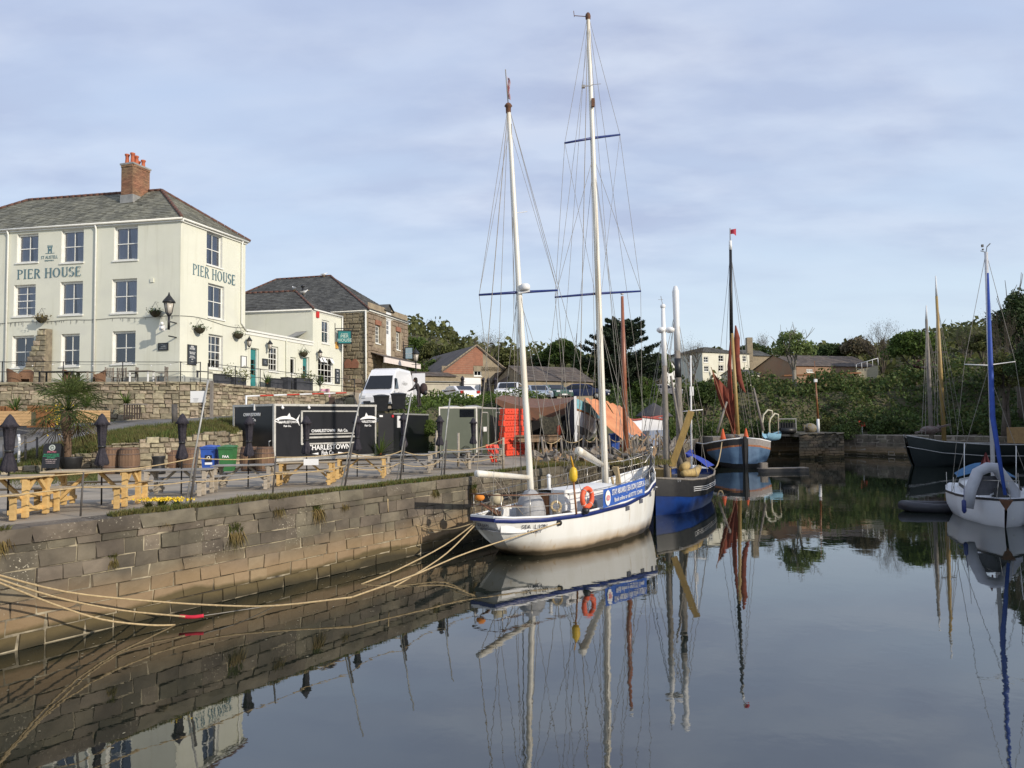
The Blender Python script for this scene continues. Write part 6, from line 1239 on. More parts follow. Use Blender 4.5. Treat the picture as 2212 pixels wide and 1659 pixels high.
# ---- barrels
M_STAVE = mat('barrel_oak', (.20, .12, .07), (.12, .07, .045), sc_=3, rough=.85, stretch=(5, 5, .6), rnd=.2)
M_HOOP = mat('barrel_hoop', (.10, .085, .075), (.16, .09, .06), sc_=4, rough=.7)
def barrel():
 t = T('barrel', 'first wooden barrel under the second parasol', 'barrel', group='old oak barrels by the garden wall'); Hh, n_ = .98, 20
 def rr(z): f = z / Hh * 2 - 1; return .31 + .07 * (1 - f * f)
 st_ = MB(); a0 = math.pi / n_ * .97
 for z0, z1 in zip(np.linspace(0, Hh, 7)[:-1], np.linspace(0, Hh, 7)[1:]):
  st_.add([(rr(z0) * math.cos(-a0), rr(z0) * math.sin(-a0), z0), (rr(z0) * math.cos(a0), rr(z0) * math.sin(a0), z0), (rr(z1) * math.cos(a0), rr(z1) * math.sin(a0), z1), (rr(z1) * math.cos(-a0), rr(z1) * math.sin(-a0), z1)], [(0, 1, 2, 3)], True)
 me = st_.mesh('stave'); me.materials.append(M_STAVE)
 for i in range(n_): put('stave', me, t, (0, 0, 0), (0, 0, 2 * math.pi * i / n_))
 for z in (.06, .25, .72, .92): q = MB(); q.lathe([(rr(z - .025) + .006, z - .025), (rr(z + .025) + .006, z + .025)], 20); part(q, 'hoop', M_HOOP, t)
 q = MB(); q.lathe([(.30, Hh - .04), (.30, Hh - .02)], 20); part(q, 'lid', M_STAVE, t); return t
B0_ = barrel()
bl_ = [(240, 1022, None, 1), (279, 1022, 'second barrel right of the parasol, grey brown oak', 1), (340, 1013, 'barrel behind the small black stool', .9), (372, 1014, 'small dark barrel between the stool and the third parasol', .82), (408, 1014, 'barrel just left of the blue wheelie bin', .9), (538, 1016, 'reddish barrel below the trailer end beside the green bin', .95), (572, 1017, 'reddish barrel under the front corner of the food trailer', .95)]
for x, y, lb_, k in bl_:
 o = B0_ if lb_ is None else copy_tree(B0_); o.location = G(x, y, QZ); o.scale = (k, k, k * 1.0); o.rotation_euler = (0, 0, R.random() * 6)
 if lb_: o['label'] = lb_
q = MB(); c = G(380 - 38, 1023, QZ); q.lathe([(.26, 0), (.24, .1), (.2, .5), (.24, .62), (.24, .65)], 12, c); tag(q.obj('black_stool', M_IRON), 'squat black stool in front of the barrels', 'stool')
# ---- wheelie bins
def wheelie(label, m, mark, x, y, hh=1.06):
 g_ = G(x, y, QZ); t = T('wheelie_bin', label, 'bin', tuple(g_), .1, 'wheelie bins')
 q = MB(); vs = []
 for z, w_, d_ in ((.08, .42, .46), (.95, .54, .62)): vs += [(-w_ / 2, -d_ / 2, z), (w_ / 2, -d_ / 2, z), (w_ / 2, d_ / 2, z), (-w_ / 2, d_ / 2, z)]
 q.add(vs, [(3, 2, 1, 0), (4, 5, 6, 7), (0, 1, 5, 4), (1, 2, 6, 5), (2, 3, 7, 6), (3, 0, 4, 7)]); q.box((0, -.31, .93), (.56, .05, .06)); part(q, 'body', m, t)
 q = MB(); q.grid([[(x_, y_, .97 + .09 * (1 - (x_ / .31) ** 2) * (1 - (y_ / .38) ** 2)) for x_ in np.linspace(-.3, .3, 7)] for y_ in np.linspace(-.36, .36, 7)]); q.box((0, .37, 1.0), (.5, .05, .05)); q.box((0, 0, .965), (.6, .72, .02)); part(q, 'lid', m, t)
 for sx in (-1, 1): q = MB(); q.tube([(sx * .21, .22, .09), (sx * .27, .22, .09)], .09, 12); part(q, 'wheel', M_BLACK, t)
 if mark == 1:
  q = MB(); q.box((.02, -.292, .56), (.24, .012, .24)); part(q, 'black_sticker', M_BLACK, t); q = MB(); q.torus((.02, -.30, .58), .05, .014, 12, 5, Matrix.Rotation(math.pi / 2, 3, 'X')); part(q, 'emblem', M_WHLET, t); q = MB(); q.box((.02, -.274, .37), (.26, .012, .08)); part(q, 'white_sticker', M_WHLET, t)
 else:
  me = text_mesh('FAA', .13, .004, .004); me.transform(Matrix.Rotation(math.pi / 2, 4, 'X')); me.transform(Matrix.Translation((0, -.305, .62))); o = link('lettering', me, M_WHLET, t)
 return t
wheelie('blue wheelie bin with black sticker beside the barrels', mat('blue_bin', (.03, .10, .42), (.025, .08, .35), rough=.5), 1, 454, 1022)
wheelie('green wheelie bin with white letters right of the blue bin', mat('green_bin', (.04, .17, .05), (.03, .13, .04), rough=.5), 2, 492, 1022)
o = wheelie('royal blue wheelie bin in the boat yard behind the ketch mast', MATS['blue_bin'], 0, 1328, 975)
for ch_ in list(o.children):
 if ch_.name.startswith('lettering'): bpy.data.objects.remove(ch_)
q = MB(); c = G(1343, 966, QZ); q.lathe([(.22, 0), (.26, .5), (.27, .52)], 12, c); tag(q.obj('red_tub', mat('red_plastic', (.6, .06, .03))), 'red plastic tub right of the royal blue bin', 'tub')
# ---- specials board and pot
g_ = XZ(108, 27.5, QZ + .22); ab = T('specials_board', 'black SPECIALS chalkboard with green and pink writing beside the palm', 'sign board', tuple(g_))
for sgn in (0, 1):
 q = MB(); y0 = .0 + .35 * sgn; out_ = [(-.33, y0, .06), (.33, y0, .06), (.33, y0 + .12 * (1 - 2 * sgn), .85), (.27, y0 + .13 * (1 - 2 * sgn), .96), (-.27, y0 + .13 * (1 - 2 * sgn), .96), (-.33, y0 + .12 * (1 - 2 * sgn), .85)]; q.prism([Vector(p) for p in out_], (0, .02, 0)); q.box((-.3, y0, -.08), (.04, .03, .3)); q.box((.3, y0, -.08), (.04, .03, .3)); part(q, 'panel', M_BLACK, ab)
vd = Vector((0, .12, .8)).normalized()
def brd(txt, sz, x, z, m, sx=1.0): text_on(txt, sz, g_ + Vector((x, .12 * (z - .06) / .8 - .008, z)), (1, 0, 0), m, ab, sx=sx, vdir=vd, depth=.003)
M_PINK = mat('pink_chalk', (.8, .25, .35)); M_GCH = mat('green_chalk', (.08, .6, .3)); M_PCH = mat('pale_chalk', (.6, .5, .5))
q = MB(); c9 = g_ + Vector((0, .10, .80));
q.torus(c9, .095, .028, 20, 5, Matrix.Rotation(math.pi / 2 - .15, 3, 'X')); q.lathe([(.05, 0), (.045, .01)], 14, (0, 0, 0)) if False else q.ball(c9, (.055, .01, .055), 10, 6); q.obj('round_logo', mat('logo_grey', (.5, .55, .5), (.3, .34, .32), sc_=30), ab, True)
brd('SPECIALS', .085, 0, .65, M_PINK)
for k, (tx_t, m_) in enumerate((('FISH OF THE DAY WITH NEW', M_GCH), ('POTATOES AND GARDEN PEAS', M_GCH), ('LOCAL MUSSELS', M_GCH), ('CREAM TEA WITH JAM', M_PCH), ('HOMEMADE SOUP', M_PCH), ('CRAB SANDWICH', M_PCH))): brd(tx_t, .045, 0, .56 - .065 * k, m_, .95)
# ---- food trailer
M_TRB = mat('black_trailer_panel', (.012, .013, .016), (.017, .018, .022), sc_=.8, rough=.3)
M_ALU = mat('aluminium_trim', (.55, .54, .50), (.45, .44, .4), rough=.45, metal=.3)
fc = Vector(P(592, 950, 32.6).xy); fe = Vector(P(812, 950, 36.6).xy); fs = Vector(P(504, 950, 33.9).xy)
def v3(p, z=0): return Vector((p[0], p[1], z))
TF = Face(v3(fc), (fe - fc)); TL_ = Face(v3(fs), (fc - fs)); LF = (fe - fc).length; LS = (fc - fs).length; tz0, tz1 = 2.3, P(592, 873.5, 32.6).z
tr = T('food_trailer', 'long black fish food trailer with white lettering and silver edges', 'food trailer', (fc.x, fc.y, QZ))
back = fs + (fe - fc); q = MB(); q.prism([v3(fs, tz0), v3(fc, tz0), v3(fe, tz0), v3(back, tz0)], (0, 0, tz1 - tz0)); q.obj('body', M_TRB, tr, True)
q = MB()
for F_, L_ in ((TF, LF), (TL_, LS)):
 for a0_, a1_, z0_, z1_ in ((-.04, L_ + .04, tz1 - .07, tz1 + .03), (-.0, L_ + .0, tz0 - .05, tz0 + .09), (-.02, .07, tz0, tz1), (L_ - .07, L_ + .02, tz0, tz1)): F_.box(q, a0_, a1_, z0_, z1_, -.01, .025 + .003 * (z1_ - z0_ > .5))
q.obj('edge_trim', M_ALU, tr, True)
hx = TF.rect(649, 773, 887, 959); q = MB()
for a0_, a1_, z0_, z1_ in ((hx[0], hx[1], hx[3] - .06, hx[3]), (hx[0], hx[0] + .09, hx[2], hx[3]), (hx[1] - .09, hx[1], hx[2], hx[3])): TF.box(q, a0_, a1_, z0_, z1_, 0, .05)
TF.box(q, hx[0], hx[1], hx[2], hx[2] + .07, 0, .07); z5 = TF.px(711, 937)[1]; z6 = TF.px(711, 943)[1]; TF.box(q, hx[0] + .1, hx[1] - .1, z5 - .02, z5 + .03, 0, .06); z7 = TF.px(711, 932)[1]; TF.box(q, hx[0] + .1, hx[1] - .1, z6 - .06, z6 + .02, 0, .12)
q.obj('hatch_frame', M_ALU, tr, True)
q = MB(); TF.box(q, hx[0] + .1, hx[1] - .1, z5 + .12, hx[3] - .07, .0, .03); q.obj('serving_hatch', M_TRB, tr, True)
TFn = TF.n * .03
def tl(txt, sz, x, y, bold=.004, sx=1, F_=TF): a, z = F_.px(x, y); text_on(txt, sz, F_.pt(a, z, .03), F_.u, M_WHLET, tr, bold=bold, sx=sx)
tl('CHARLESTOWN', .33, 711, 966, .006, .95); tl('Fish Co.', .30, 708, 978.5, .005, .72)
tl('CHARLESTOWN', .20, 545, 896, .004, .74, TL_); tl('Fish Co.', .20, 545, 907, .004, .8, TL_);
a, z = TF.px(711, 936.5 if False else 934.5); text_on('CHARLESTOWN   Fish Co.', .19, TF.pt(a, z + .09, .07), TF.u, M_WHLET, tr, bold=.004, sx=.9)
def tri(F_, x, y, w_, h_, flip):
 a, z = F_.px(x, y); q = MB(); s9 = -1 if flip else 1; q.add([F_.pt(a - s9 * w_ / 2, z, .032), F_.pt(a + s9 * w_ / 2, z - h_ / 2, .032), F_.pt(a + s9 * w_ / 2, z + h_ / 2, .032)], [(0, 1, 2)]); q.obj('arrow_mark', M_WHLET, tr, True)
tri(TF, 680, 980, .34, .1, False); tri(TF, 736, 978, .34, .1, True)
def fish(x, y, L_, flip):
 a, z = TF.px(x, y); s9 = -1 if flip else 1; n_ = 18
 bt = [(-.5 + i / n_ * .86) for i in range(n_ + 1)]
 body = [TF.pt(a + s9 * L_ * b9, z + L_ * (.15 * math.sin(math.pi * min(1, (b9 + .5) / .86 * 1.0)) ** .7 + .02), .03) for b9 in bt]; inn = [TF.pt(a + s9 * L_ * b9, z + L_ * (.04 * math.sin(math.pi * (b9 + .5) / .86) + .02), .03) for b9 in bt]
 q = MB(); q.grid([body, inn], False); lo_ = [TF.pt(a + s9 * L_ * b9, z - L_ * .10 * math.sin(math.pi * (b9 + .5) / .86) ** .6 + .0, .03) for b9 in bt[:7]]; li = [p + Vector((0, 0, L_ * .035)) for p in lo_]; q.grid([lo_, li], False)
 def P2(u_, v_): return TF.pt(a + s9 * L_ * u_, z + L_ * v_, .034)
 q.add([P2(.34, .03), P2(.5, .24), P2(.43, .02), P2(.5, -.2)], [(0, 1, 2, 3)]); q.add([P2(-.02, .15), P2(.08, .28), P2(.14, .13)], [(0, 1, 2)]); o = q.obj('fish_emblem', M_WHLET, tr, True)
 q = MB(); q.add([P2(-.36 + .035 * math.cos(t), .03 + .035 * math.sin(t)) for t in np.linspace(0, 6.28, 11)[:-1]], [tuple(range(10))]); q.obj('eye', M_WHLET, o, True)
 text_on('CHARLESTOWN', L_ * .12, TF.pt(a + s9 * L_ * .02, z - L_ * .05, .034), TF.u, M_WHLET, tr, bold=.003, sx=.85); text_on('Fish Co.', L_ * .09, TF.pt(a, z - L_ * .19, .034), TF.u, M_WHLET, tr, bold=.003)
fish(620, 909, 1.25, False); fish(794, 908, 1.35, True)
for x in (609, 666): a, z = TF.px(x, 881); q = MB(); q.ball(TF.pt(a, z, .06), .07, 8, 5); TF.box(q, a - .03, a + .03, z, z + .12, 0, .05); q.obj('floodlight', M_WHITE2, tr, True)
q = MB(); a, z = TL_.px(548, 877); TL_.box(q, a - .12, a + .1, z + .05, z + .1, 0, .05); TL_.box(q, a + .04, a + .1, z - .2, z + .1, 0, .05); q.obj('top_latch', M_WHITE2, tr, True); q = MB(); a, z = TL_.px(585, 960); q.tube([TL_.pt(a, z - .16, .02), TL_.pt(a, z - .14, .1), TL_.pt(a, z + .14, .1), TL_.pt(a, z + .16, .02)], .02, 6); q.obj('grab_handle', M_WHITE2, tr, True)
for a in (2.6, 3.6): q = MB(); c = TF.pt(a, 2.42, -.2); q.tube([c - TF.n * .1, c + TF.n * .1], .32, 14); q.obj('wheel', M_BLACK, tr, True)
# ---- low black trailer and green trailer
def box_trailer(name, label, pA, pB, pC, z0_, z1_, m, trim=True, cat='trailer'):
 "pA left, pB near corner, pC right end (pixel x, depth)"
 A_, B9, C9 = [v3(P(x, 930, D_)) for x, D_ in (pA, pB, pC)]; t = T(name, label, cat, (B9.x, B9.y, QZ)); q = MB(); q.prism([v3(A_, z0_), v3(B9, z0_), v3(C9, z0_), v3(A_ + C9 - B9, z0_)], (0, 0, z1_ - z0_)); q.obj('body', m, t, True)
 return t, Face(A_, B9 - A_), (B9 - A_).length, Face(B9, C9 - B9), (C9 - B9).length
lt, F1, l1, F2, l2 = box_trailer('low_trailer', 'plain low black trailer with a white notice and red lamp', (817, 36.5), (850, 37.0), (926, 43), 2.25, P(850, 893, 37).z, M_TRB)
q = MB(); a, z = F2.px(861, 911); F2.box(q, a - .22, a + .22, z - .3, z + .3, 0, .02); q.obj('white_notice', M_WHITE2, lt, True)
q = MB(); a, z = F1.px(848, 899); F1.box(q, a - .06, a + .04, z - .06, z + .06, 0, .06); q.obj('red_lamp', mat('red_lamp_lens', (.5, .02, .03)), lt, True); q = MB(); a, z = F1.px(823, 899); F1.box(q, a - .1, a + .08, z - .04, z + .05, 0, .04); q.obj('number_light', M_WHITE2, lt, True)
q = MB(); F2.box(q, 0, l2, P(850, 893, 37).z - .06, P(850, 893, 37).z + .02, 0, .03); q.obj('top_trim', M_GALV, lt, True)
M_GRN = mat('army_green_panel', (.06, .075, .05), (.05, .065, .042), sc_=.9, rough=.45); gz1 = P(1032, 880, 37.2).z
gt, F1, l1, F2, l2 = box_trailer('green_trailer', 'dark green box trailer with two silver framed doors', (948, 36.2), (1030, 37.2), (1090, 41.5), 2.35, gz1, M_GRN)
q = MB()
for F_, L_ in ((F1, l1), (F2, l2)):
 for a0_, a1_, z0_, z1_ in ((0, L_, gz1 - .05, gz1 + .03), (0, .06, 2.35, gz1), (L_ - .06, L_, 2.35, gz1)): F_.box(q, a0_, a1_, z0_, z1_, 0, .025 + .003 * (z1_ - z0_ > .5))
q.obj('edge_trim', M_ALU, gt, True)
def rrect(F_, x0, x1, y0, y1, d0, d1): r9 = F_.rect(x0, x1, y0, y1); q = MB(); F_.box(q, *r9, d0, d1); return q, r9
q, r9 = rrect(F1, 993, 1024, 884, 901, 0, .02); q.obj('dark_window', mat('tinted_window', (.01, .012, .016), rough=.08), gt, True)
for x0, x1 in ((1040, 1053), (1072, 1086)):
 q, r9 = rrect(F2, x0, x1, 892, 985, 0, .03); do = q.obj('door', M_GRN, gt, True)
 q = MB()
 for a0_, a1_, z0_, z1_ in ((r9[0] - .05, r9[0], r9[2], r9[3]), (r9[1], r9[1] + .05, r9[2], r9[3]), (r9[0], r9[1], r9[3], r9[3] + .05)): F2.box(q, a0_, a1_, z0_, z1_, 0, .05)
 q.obj('door_frame', M_ALU, do, True)
q, r9 = rrect(F2, 1043, 1050, 922, 932, .03, .04); q.obj('paper_sign', M_WHITE2, gt, True)
for a in (.6, 2.0): q = MB(); q.ball(v3(P(975 + 45 * (a > 1), 930, 38)) + Vector((0, 0, gz1 + .02)), (.55, .4, .1), 10, 5); q.obj('roof_vent', M_ALU, gt, True)
q = MB(); c = F1.pt(l1 * .7, 2.42, -.1); q.tube([c - F1.n * .1, c + F1.n * .1], .3, 12); q.obj('wheel', M_BLACK, gt, True)
# ---- stacked red barriers
M_REDP = mat('orange_red_plastic', (.80, .085, .04), (.72, .07, .035), rough=.5)
for i in range(8):
 cx9 = 1110 + (2 * math.sin(i * 2.1)) + (2 if i < 2 else 0); y_b = 992 - 13.4 * i; D_ = 38.5; p0_ = P(cx9 - 21 + (3 if i < 2 else 0), y_b, D_); p1_ = P(cx9 + 22, y_b + 1.2, D_ + 1.2); hh = .31
 t = T('plastic_barrier', ['bottom orange red plastic barrier in the stack by the green trailer', 'second plastic barrier from the ground in the red stack', 'third plastic barrier from the ground in the red stack', 'fourth plastic barrier from the ground in the red stack', 'fourth plastic barrier from the top of the red stack', 'third plastic barrier from the top of the red stack', 'second plastic barrier from the top of the red stack', 'topmost orange red plastic barrier of the stack'][i], 'barrier', tuple(p0_), group='stack of orange red plastic barriers')
 F_ = Face(p0_, p1_ - p0_); L_ = (v3(p1_) - v3(p0_)).length; zb9 = QZ + hh * i; q = MB(); F_.box(q, 0, L_, zb9 + .015, zb9 + hh - .015, -.35, 0)
 for k in range(9): F_.box(q, L_ * k / 9 + .02, L_ * k / 9 + .055, zb9 + .03, zb9 + hh - .03, 0, .015)
 q.obj('block', M_REDP, t, True)
 for k in range(5): q = MB(); F_.box(q, L_ * (k + 1.2) / 6.5 - .02, L_ * (k + 1.2) / 6.5 + .025, zb9 + .12, zb9 + .18, .01, .018); q.obj('hole', mat('dark_red_hole', (.25, .02, .01)), t, True)
for k in range(3): q = MB(); a = G(1068 + 8 * k, 998, QZ); q.beam(a, a + Vector((-.3, .2, .75)), .35, .08); o = q.obj('loose_barrier', M_REDP); tag(o, ['orange red barrier panel leaning left of the stack, behind the table', 'middle one of three loose orange red panels by the stack', 'loose orange red panel nearest the stack of barriers'][k], 'barrier', 'loose orange red panels')
# ---- palm, planters, yuccas
def leaf_obj(name, pts, nrm, size, m, parent=None, seed=1, asp=.6, kind=None, world=True):
 v, f = leaves(pts, nrm, size, asp=asp, seed=seed); o = link(name, fast_mesh(name, v, f), m, parent, world and parent is not None)
 if kind: o['kind'] = kind
 return o
def blades(q, c, n_, ln, wd, spread, droop, seed, zb=0.0):
 rs = random.Random(seed)
 for i in range(n_):
  a = rs.uniform(0, 6.283); el = rs.uniform(.1, 1) ** .7 * spread; l_ = ln * rs.uniform(.7, 1.1); d = Vector((math.cos(a), math.sin(a), 0)); s9 = Vector((-d.y, d.x, 0)) * wd / 2; pts = []
  for k in range(4): f = k / 3; pts.append(c + d * (l_ * f * math.sin(el)) + Vector((0, 0, l_ * f * math.cos(el) - droop * l_ * f * f * math.sin(el) + zb)))
  q.add([pts[0] - s9, pts[0] + s9, pts[1] + s9, pts[1] - s9, pts[2] + s9 * .8, pts[2] - s9 * .8, pts[3]], [(0, 1, 2, 3), (3, 2, 4, 5), (5, 4, 6)])
L_PALM = leafmat('palm_leaf', (.06, .10, .025), (.10, .12, .035))
L_PALMD = leafmat('dead_palm_leaf', (.22, .16, .07), (.16, .12, .05), trans=.15)
def fan_palm(name, label, base, hh, n_, fr, trunk=.13, seed=4):
 t = T(name, label, 'palm', tuple(base)); rs = random.Random(seed); q = MB(); pts = [base + Vector((.05 * math.sin(i), 0, hh * i / 6)) for i in range(7)]; q.tube(pts, [trunk * 1.1, trunk, trunk * .95, trunk, trunk * 1.2, trunk * 1.5, trunk * 1.3], 10)
 for i in range(60): a = rs.uniform(0, 6.28); z = rs.uniform(.15, 1) * hh; d = Vector((math.cos(a), math.sin(a), 0)); q.beam(base + d * trunk * .9 + Vector((0, 0, z)), base + d * trunk * 1.5 + Vector((0, 0, z + .09)), .05, .015)
 q.obj('trunk', mat('palm_fibre', (.17, .11, .07), (.09, .06, .04), sc_=12, rough=.95, bump=.6), t, True)
 c = base + Vector((0, 0, hh))
 for i in range(n_):
  a = rs.uniform(0, 6.28); el = -.75 + 2.15 * (i + .5) / n_; dead = el < -.45; d = Vector((math.cos(a) * math.cos(el), math.sin(a) * math.cos(el), math.sin(el))); ln = fr * rs.uniform(.45, .75); h_ = c + d * ln; q = MB(); q.tube([c, c.lerp(h_, .5) + Vector((0, 0, .05)), h_], .014, 4)
  side = d.cross(Vector((0, 0, 1))).normalized(); upv = side.cross(d)
  for k in range(17):
   an = (k - 8) / 8 * 1.75; dd2 = d * math.cos(an) + side * math.sin(an); l_ = fr * .62 * (1 - .25 * abs(an) / 1.75); e = h_ + dd2 * l_ + Vector((0, 0, -.35 * l_ * rs.uniform(.5, 1.3))); w_ = (dd2.cross(upv)).normalized() * .018; m_ = h_.lerp(e, .55) + Vector((0, 0, .06))
   q.add([h_ - w_ * .4, h_ + w_ * .4, m_ + w_, m_ - w_, e], [(0, 1, 2, 3), (3, 2, 4)])
  q.obj('frond', L_PALMD if dead else L_PALM, t, True)
 return t
pb9 = G(143, 1003, QZ + .4); pb9 = XZ(143, 28.2, QZ)
fan_palm('fan_palm', 'big ragged fan palm in a black tub between the first two parasols', pb9 + Vector((0, 0, .45)), 1.95, 52, 1.5)
q = MB(); q.lathe([(.30, 0), (.36, .45), (.40, .62), (.40, .66), (.36, .66)], 16, pb9 + Vector((.25, -.1, 0))); tag(q.obj('plant_tub', M_BLACK), 'black plastic tub at the foot of the fan palm', 'plant pot')
def yucca(label, c, ln, n_=46, seed=1, m=None):
 t = T('yucca', label, 'yucca', tuple(c), group='spiky yuccas'); q = MB(); blades(q, c, n_, ln, .055, 1.45, .25, seed); q.obj('leaves', m or L_MID, t, True); q = MB(); q.tube([c - Vector((0, 0, .05)), c + Vector((0, 0, .15))], .06, 6); q.obj('stem', M_WOOD, t, True)
yucca('spiky yucca in the wooden planter at the left edge', XZ(33, 36.3, 4.75), 1.0, seed=2); yucca('spiky yucca right of the fan palm in the long planter', XZ(185, 37.2, 4.9), 1.1, 60, 3); yucca('spiky yucca on a dark table in front of the rubble wall', XZ(272, 38.2, 5.05), .95, 50, 4)
yucca('yucca with drooping leaves between the two black trailers', XZ(822, 36.4, 2.4), 1.3, 50, 5)
def planter(label, x0, x1, D0, D1, y_t, y_b, m=None):
 a, b_ = v3(P(x0, 900, D0)), v3(P(x1, 900, D1)); z1_ = P(x0, y_t, D0).z; z0_ = P(x0, y_b, D0).z; F_ = Face(a, b_ - a); L_ = (b_ - a).length; t = T('planter', label, 'planter', (a.x, a.y, z0_)); k = 5
 for i in range(k): q = MB(); F_.box(q, 0, L_, z0_ + (z1_ - z0_) * i / k + .006, z0_ + (z1_ - z0_) * (i + 1) / k - .006, -.04, 0); q.obj('board', m or M_PLANTW, t, True)
 q = MB(); F_.box(q, .02, L_ - .02, z0_, z1_ - .06, -.8, -.05); q.obj('soil_box', M_EARTH, t, True)
planter('pale wooden planter box cut by the left edge of the photo', -40, 67, 35.0, 35.6, 888, 921); planter('long pale wooden planter box right of the fan palm', 165, 238, 35.8, 37.2, 886, 913)
for x0, x1, lb_ in ((-40, 12, 'brown fence panel at the left edge below the terrace'), (12, 38, 'brown fence panel left of the bench behind the palm'), (58, 118, 'brown fence panel behind the yellow flowers')):
 a, b_ = v3(P(x0, 900, 37.3)), v3(P(x1, 900, 37.4)); F_ = Face(a, b_ - a); t = T('garden_fence', lb_, 'fence', (a.x, a.y, 4)); L_ = (b_ - a).length; n_ = max(2, int(L_ / .2))
 for i in range(n_): q = MB(); F_.box(q, L_ * i / n_ + .006, L_ * (i + 1) / n_ - .006, 3.9, 4.95, -.03, 0); q.obj('slat', M_FENCE, t, True)
 q = MB(); F_.box(q, 0, L_, 4.96, 5.0, -.05, .02); q.obj('capping', M_FENCE, t, True)
fl_ = XZ(131, 35.0, 4.1); pts = np.array([[fl_.x, fl_.y, fl_.z + .3]]) + NR.normal(size=(260, 3)) * [.22, .2, .32]
t = T('flower_bush', 'bush of yellow flowers left of the palm trunk', 'flowers', tuple(fl_)); leaf_obj('petals', pts, None, .10, L_YEL, t, 5); leaf_obj('foliage', pts + NR.normal(size=pts.shape) * .2, None, .12, L_DARK, t, 6)
# a rustic table and chair by the path
t = T('rustic_table', 'dark wooden table with bottles below the third yucca', 'table', tuple(XZ(292, 38.3, 4.25))); c = XZ(292, 38.3, 4.25); q = MB(); q.box(c + Vector((0, 0, .78)), (.95, .7, .06)); q.obj('top', M_GREYW, t, True)
for i in range(7): q = MB(); q.box(c + Vector((-.4 + .13 * i, -.3, .38)), (.06, .05, .74)); q.obj('slat', mat('dark_brown_slat', (.07, .05, .04)), t, True)
# red boom barrier with timber post
t = T('barrier_pole', 'red and white striped barrier pole above the food trailer', 'barrier', tuple(XZ(530, 40.0, 4.3))); A_, B9 = P(530, 856, 40), P(748, 848.5, 46)
for i in range(8): q = MB(); q.tube([A_.lerp(B9, i / 8), A_.lerp(B9, (i + 1) / 8)], .045, 8); q.obj('stripe', [M_WHITE2, mat('red_stripe', (.55, .06, .03))][i % 2], t, True)
q = MB(); q.tube([P(532, 854, 40), P(531, 900, 40)], .05, 6); q.tube([P(531, 900, 40), P(575, 880, 41)], .035, 6); q.obj('support', M_WHITE2, t, True)
for x, y0, y1, D_, lb_ in ((434, 904, 920, 36.5, 0),): pass
q = MB(); g1 = XZ(377, 36.2, 3.95); q.tube([g1, g1 + Vector((-.02, 0, 1.0))], .14, 7); tag(q.obj('timber_post', M_POST), 'thick dark timber post on the grass below the retaining wall', 'post')
q = MB(); g1 = XZ(457, 40.0, 4.3); q.box(g1 + Vector((0, 0, 1.0)), (.14, .14, 2.0)); tag(q.obj('timber_post', M_GREYW), 'tall square timber post against the retaining wall', 'post')
# rope fence by the path on the left
pr = []
for x, y0, y1, lb_ in ((8, 960, 1003, 'short black post at the far left of the path'), (55, 942, 985, 'rusty post on the path rope fence'), (80, 944, 1012, 'rusty post left of the specials board')):
 q = MB(); g_ = XZ(x, 29.9, 2.25); t_ = P(x, y0, g_.y); q.tube([g_, t_], .045, 6); tag(q.obj('fence_post', M_POST), lb_, 'post', 'path rope posts'); pr.append((g_, t_))
rope('barrier_rope', 'slack pale rope between the path posts left of the specials board', sag(at_h(pr[0], .85), at_h(pr[1], .85), .12) + sag(at_h(pr[1], .8), at_h(pr[2], .95), .05), .02)
rope('barrier_rope', 'lower slack rope behind the first closed parasol', sag(at_h(pr[0], .4), at_h(pr[1], .4), .1) + sag(at_h(pr[1], .3), at_h(pr[2], .4), .22), .02)
q = MB(); g_ = XZ(40, 29.5, 2.25); q.tube([g_, P(42, 950, g_.y), P(40, 938, g_.y)], .05, 8); tag(q.obj('white_hoop', M_WHITE2), 'white bent pipe behind the first parasol', 'pipe')
# ---------------------------------------------------------------- terrace and pub details
def lantern(label, c, s9=1.0, cat='lantern', par_dir=None, group=None):
 t = T('lantern', label, cat, tuple(c), group=group); q = MB(); q.lathe([(.12 * s9, -.22 * s9), (.20 * s9, .22 * s9)], 4, c); q.obj('glass', M_LAMPGL, t, True)
 q = MB(); q.lathe([(.27 * s9, .22 * s9), (.24 * s9, .28 * s9), (.1 * s9, .46 * s9), (.05 * s9, .52 * s9), (.02 * s9, .64 * s9)], 8, c); q.lathe([(.05 * s9, -.34 * s9), (.13 * s9, -.22 * s9)], 8, c)
 for k in range(4): a = math.pi / 2 * k; q.beam(c + Vector((.125 * s9 * math.cos(a), .125 * s9 * math.sin(a), -.22 * s9)), c + Vector((.205 * s9 * math.cos(a), .205 * s9 * math.sin(a), .22 * s9)), .022 * s9)
 if par_dir is not None: q.tube([c + Vector((0, 0, -.3 * s9)), c + Vector((0, 0, -.45 * s9)), c + par_dir * .4 * s9 + Vector((0, 0, -.5 * s9))], .025 * s9, 6)
 q.obj('frame', M_IRON, t, True); return t
c = FL.pt(WL - .15, P(394, 665, 40.3).z, .75); lp = lantern('big black corner street lamp on a wall bracket of the pub', c, 1.35, 'street lamp'); q = MB(); z_ = P(388, 705, 40.5).z; q.tube([c + Vector((0, 0, -.4)), Vector((c.x, c.y, z_ - .2))], .07, 8)
for zz in (z_ + .25, z_ - .55): q.beam(Vector((c.x, c.y, zz)), FL.pt(WL - .2, zz, .0), .06)
q.obj('bracket', M_IRON, lp, True); q = MB(); q.box(Vector((c.x - .35, c.y, z_ - .1)), (.25, .2, .3)); q.ball(Vector((c.x - .3, c.y - .15, z_ + .12)), .1, 8, 5); q.ball(Vector((c.x - .3, c.y - .15, z_ - .12)), .1, 8, 5); q.obj('floodlights', M_WHITE2, lp, True)
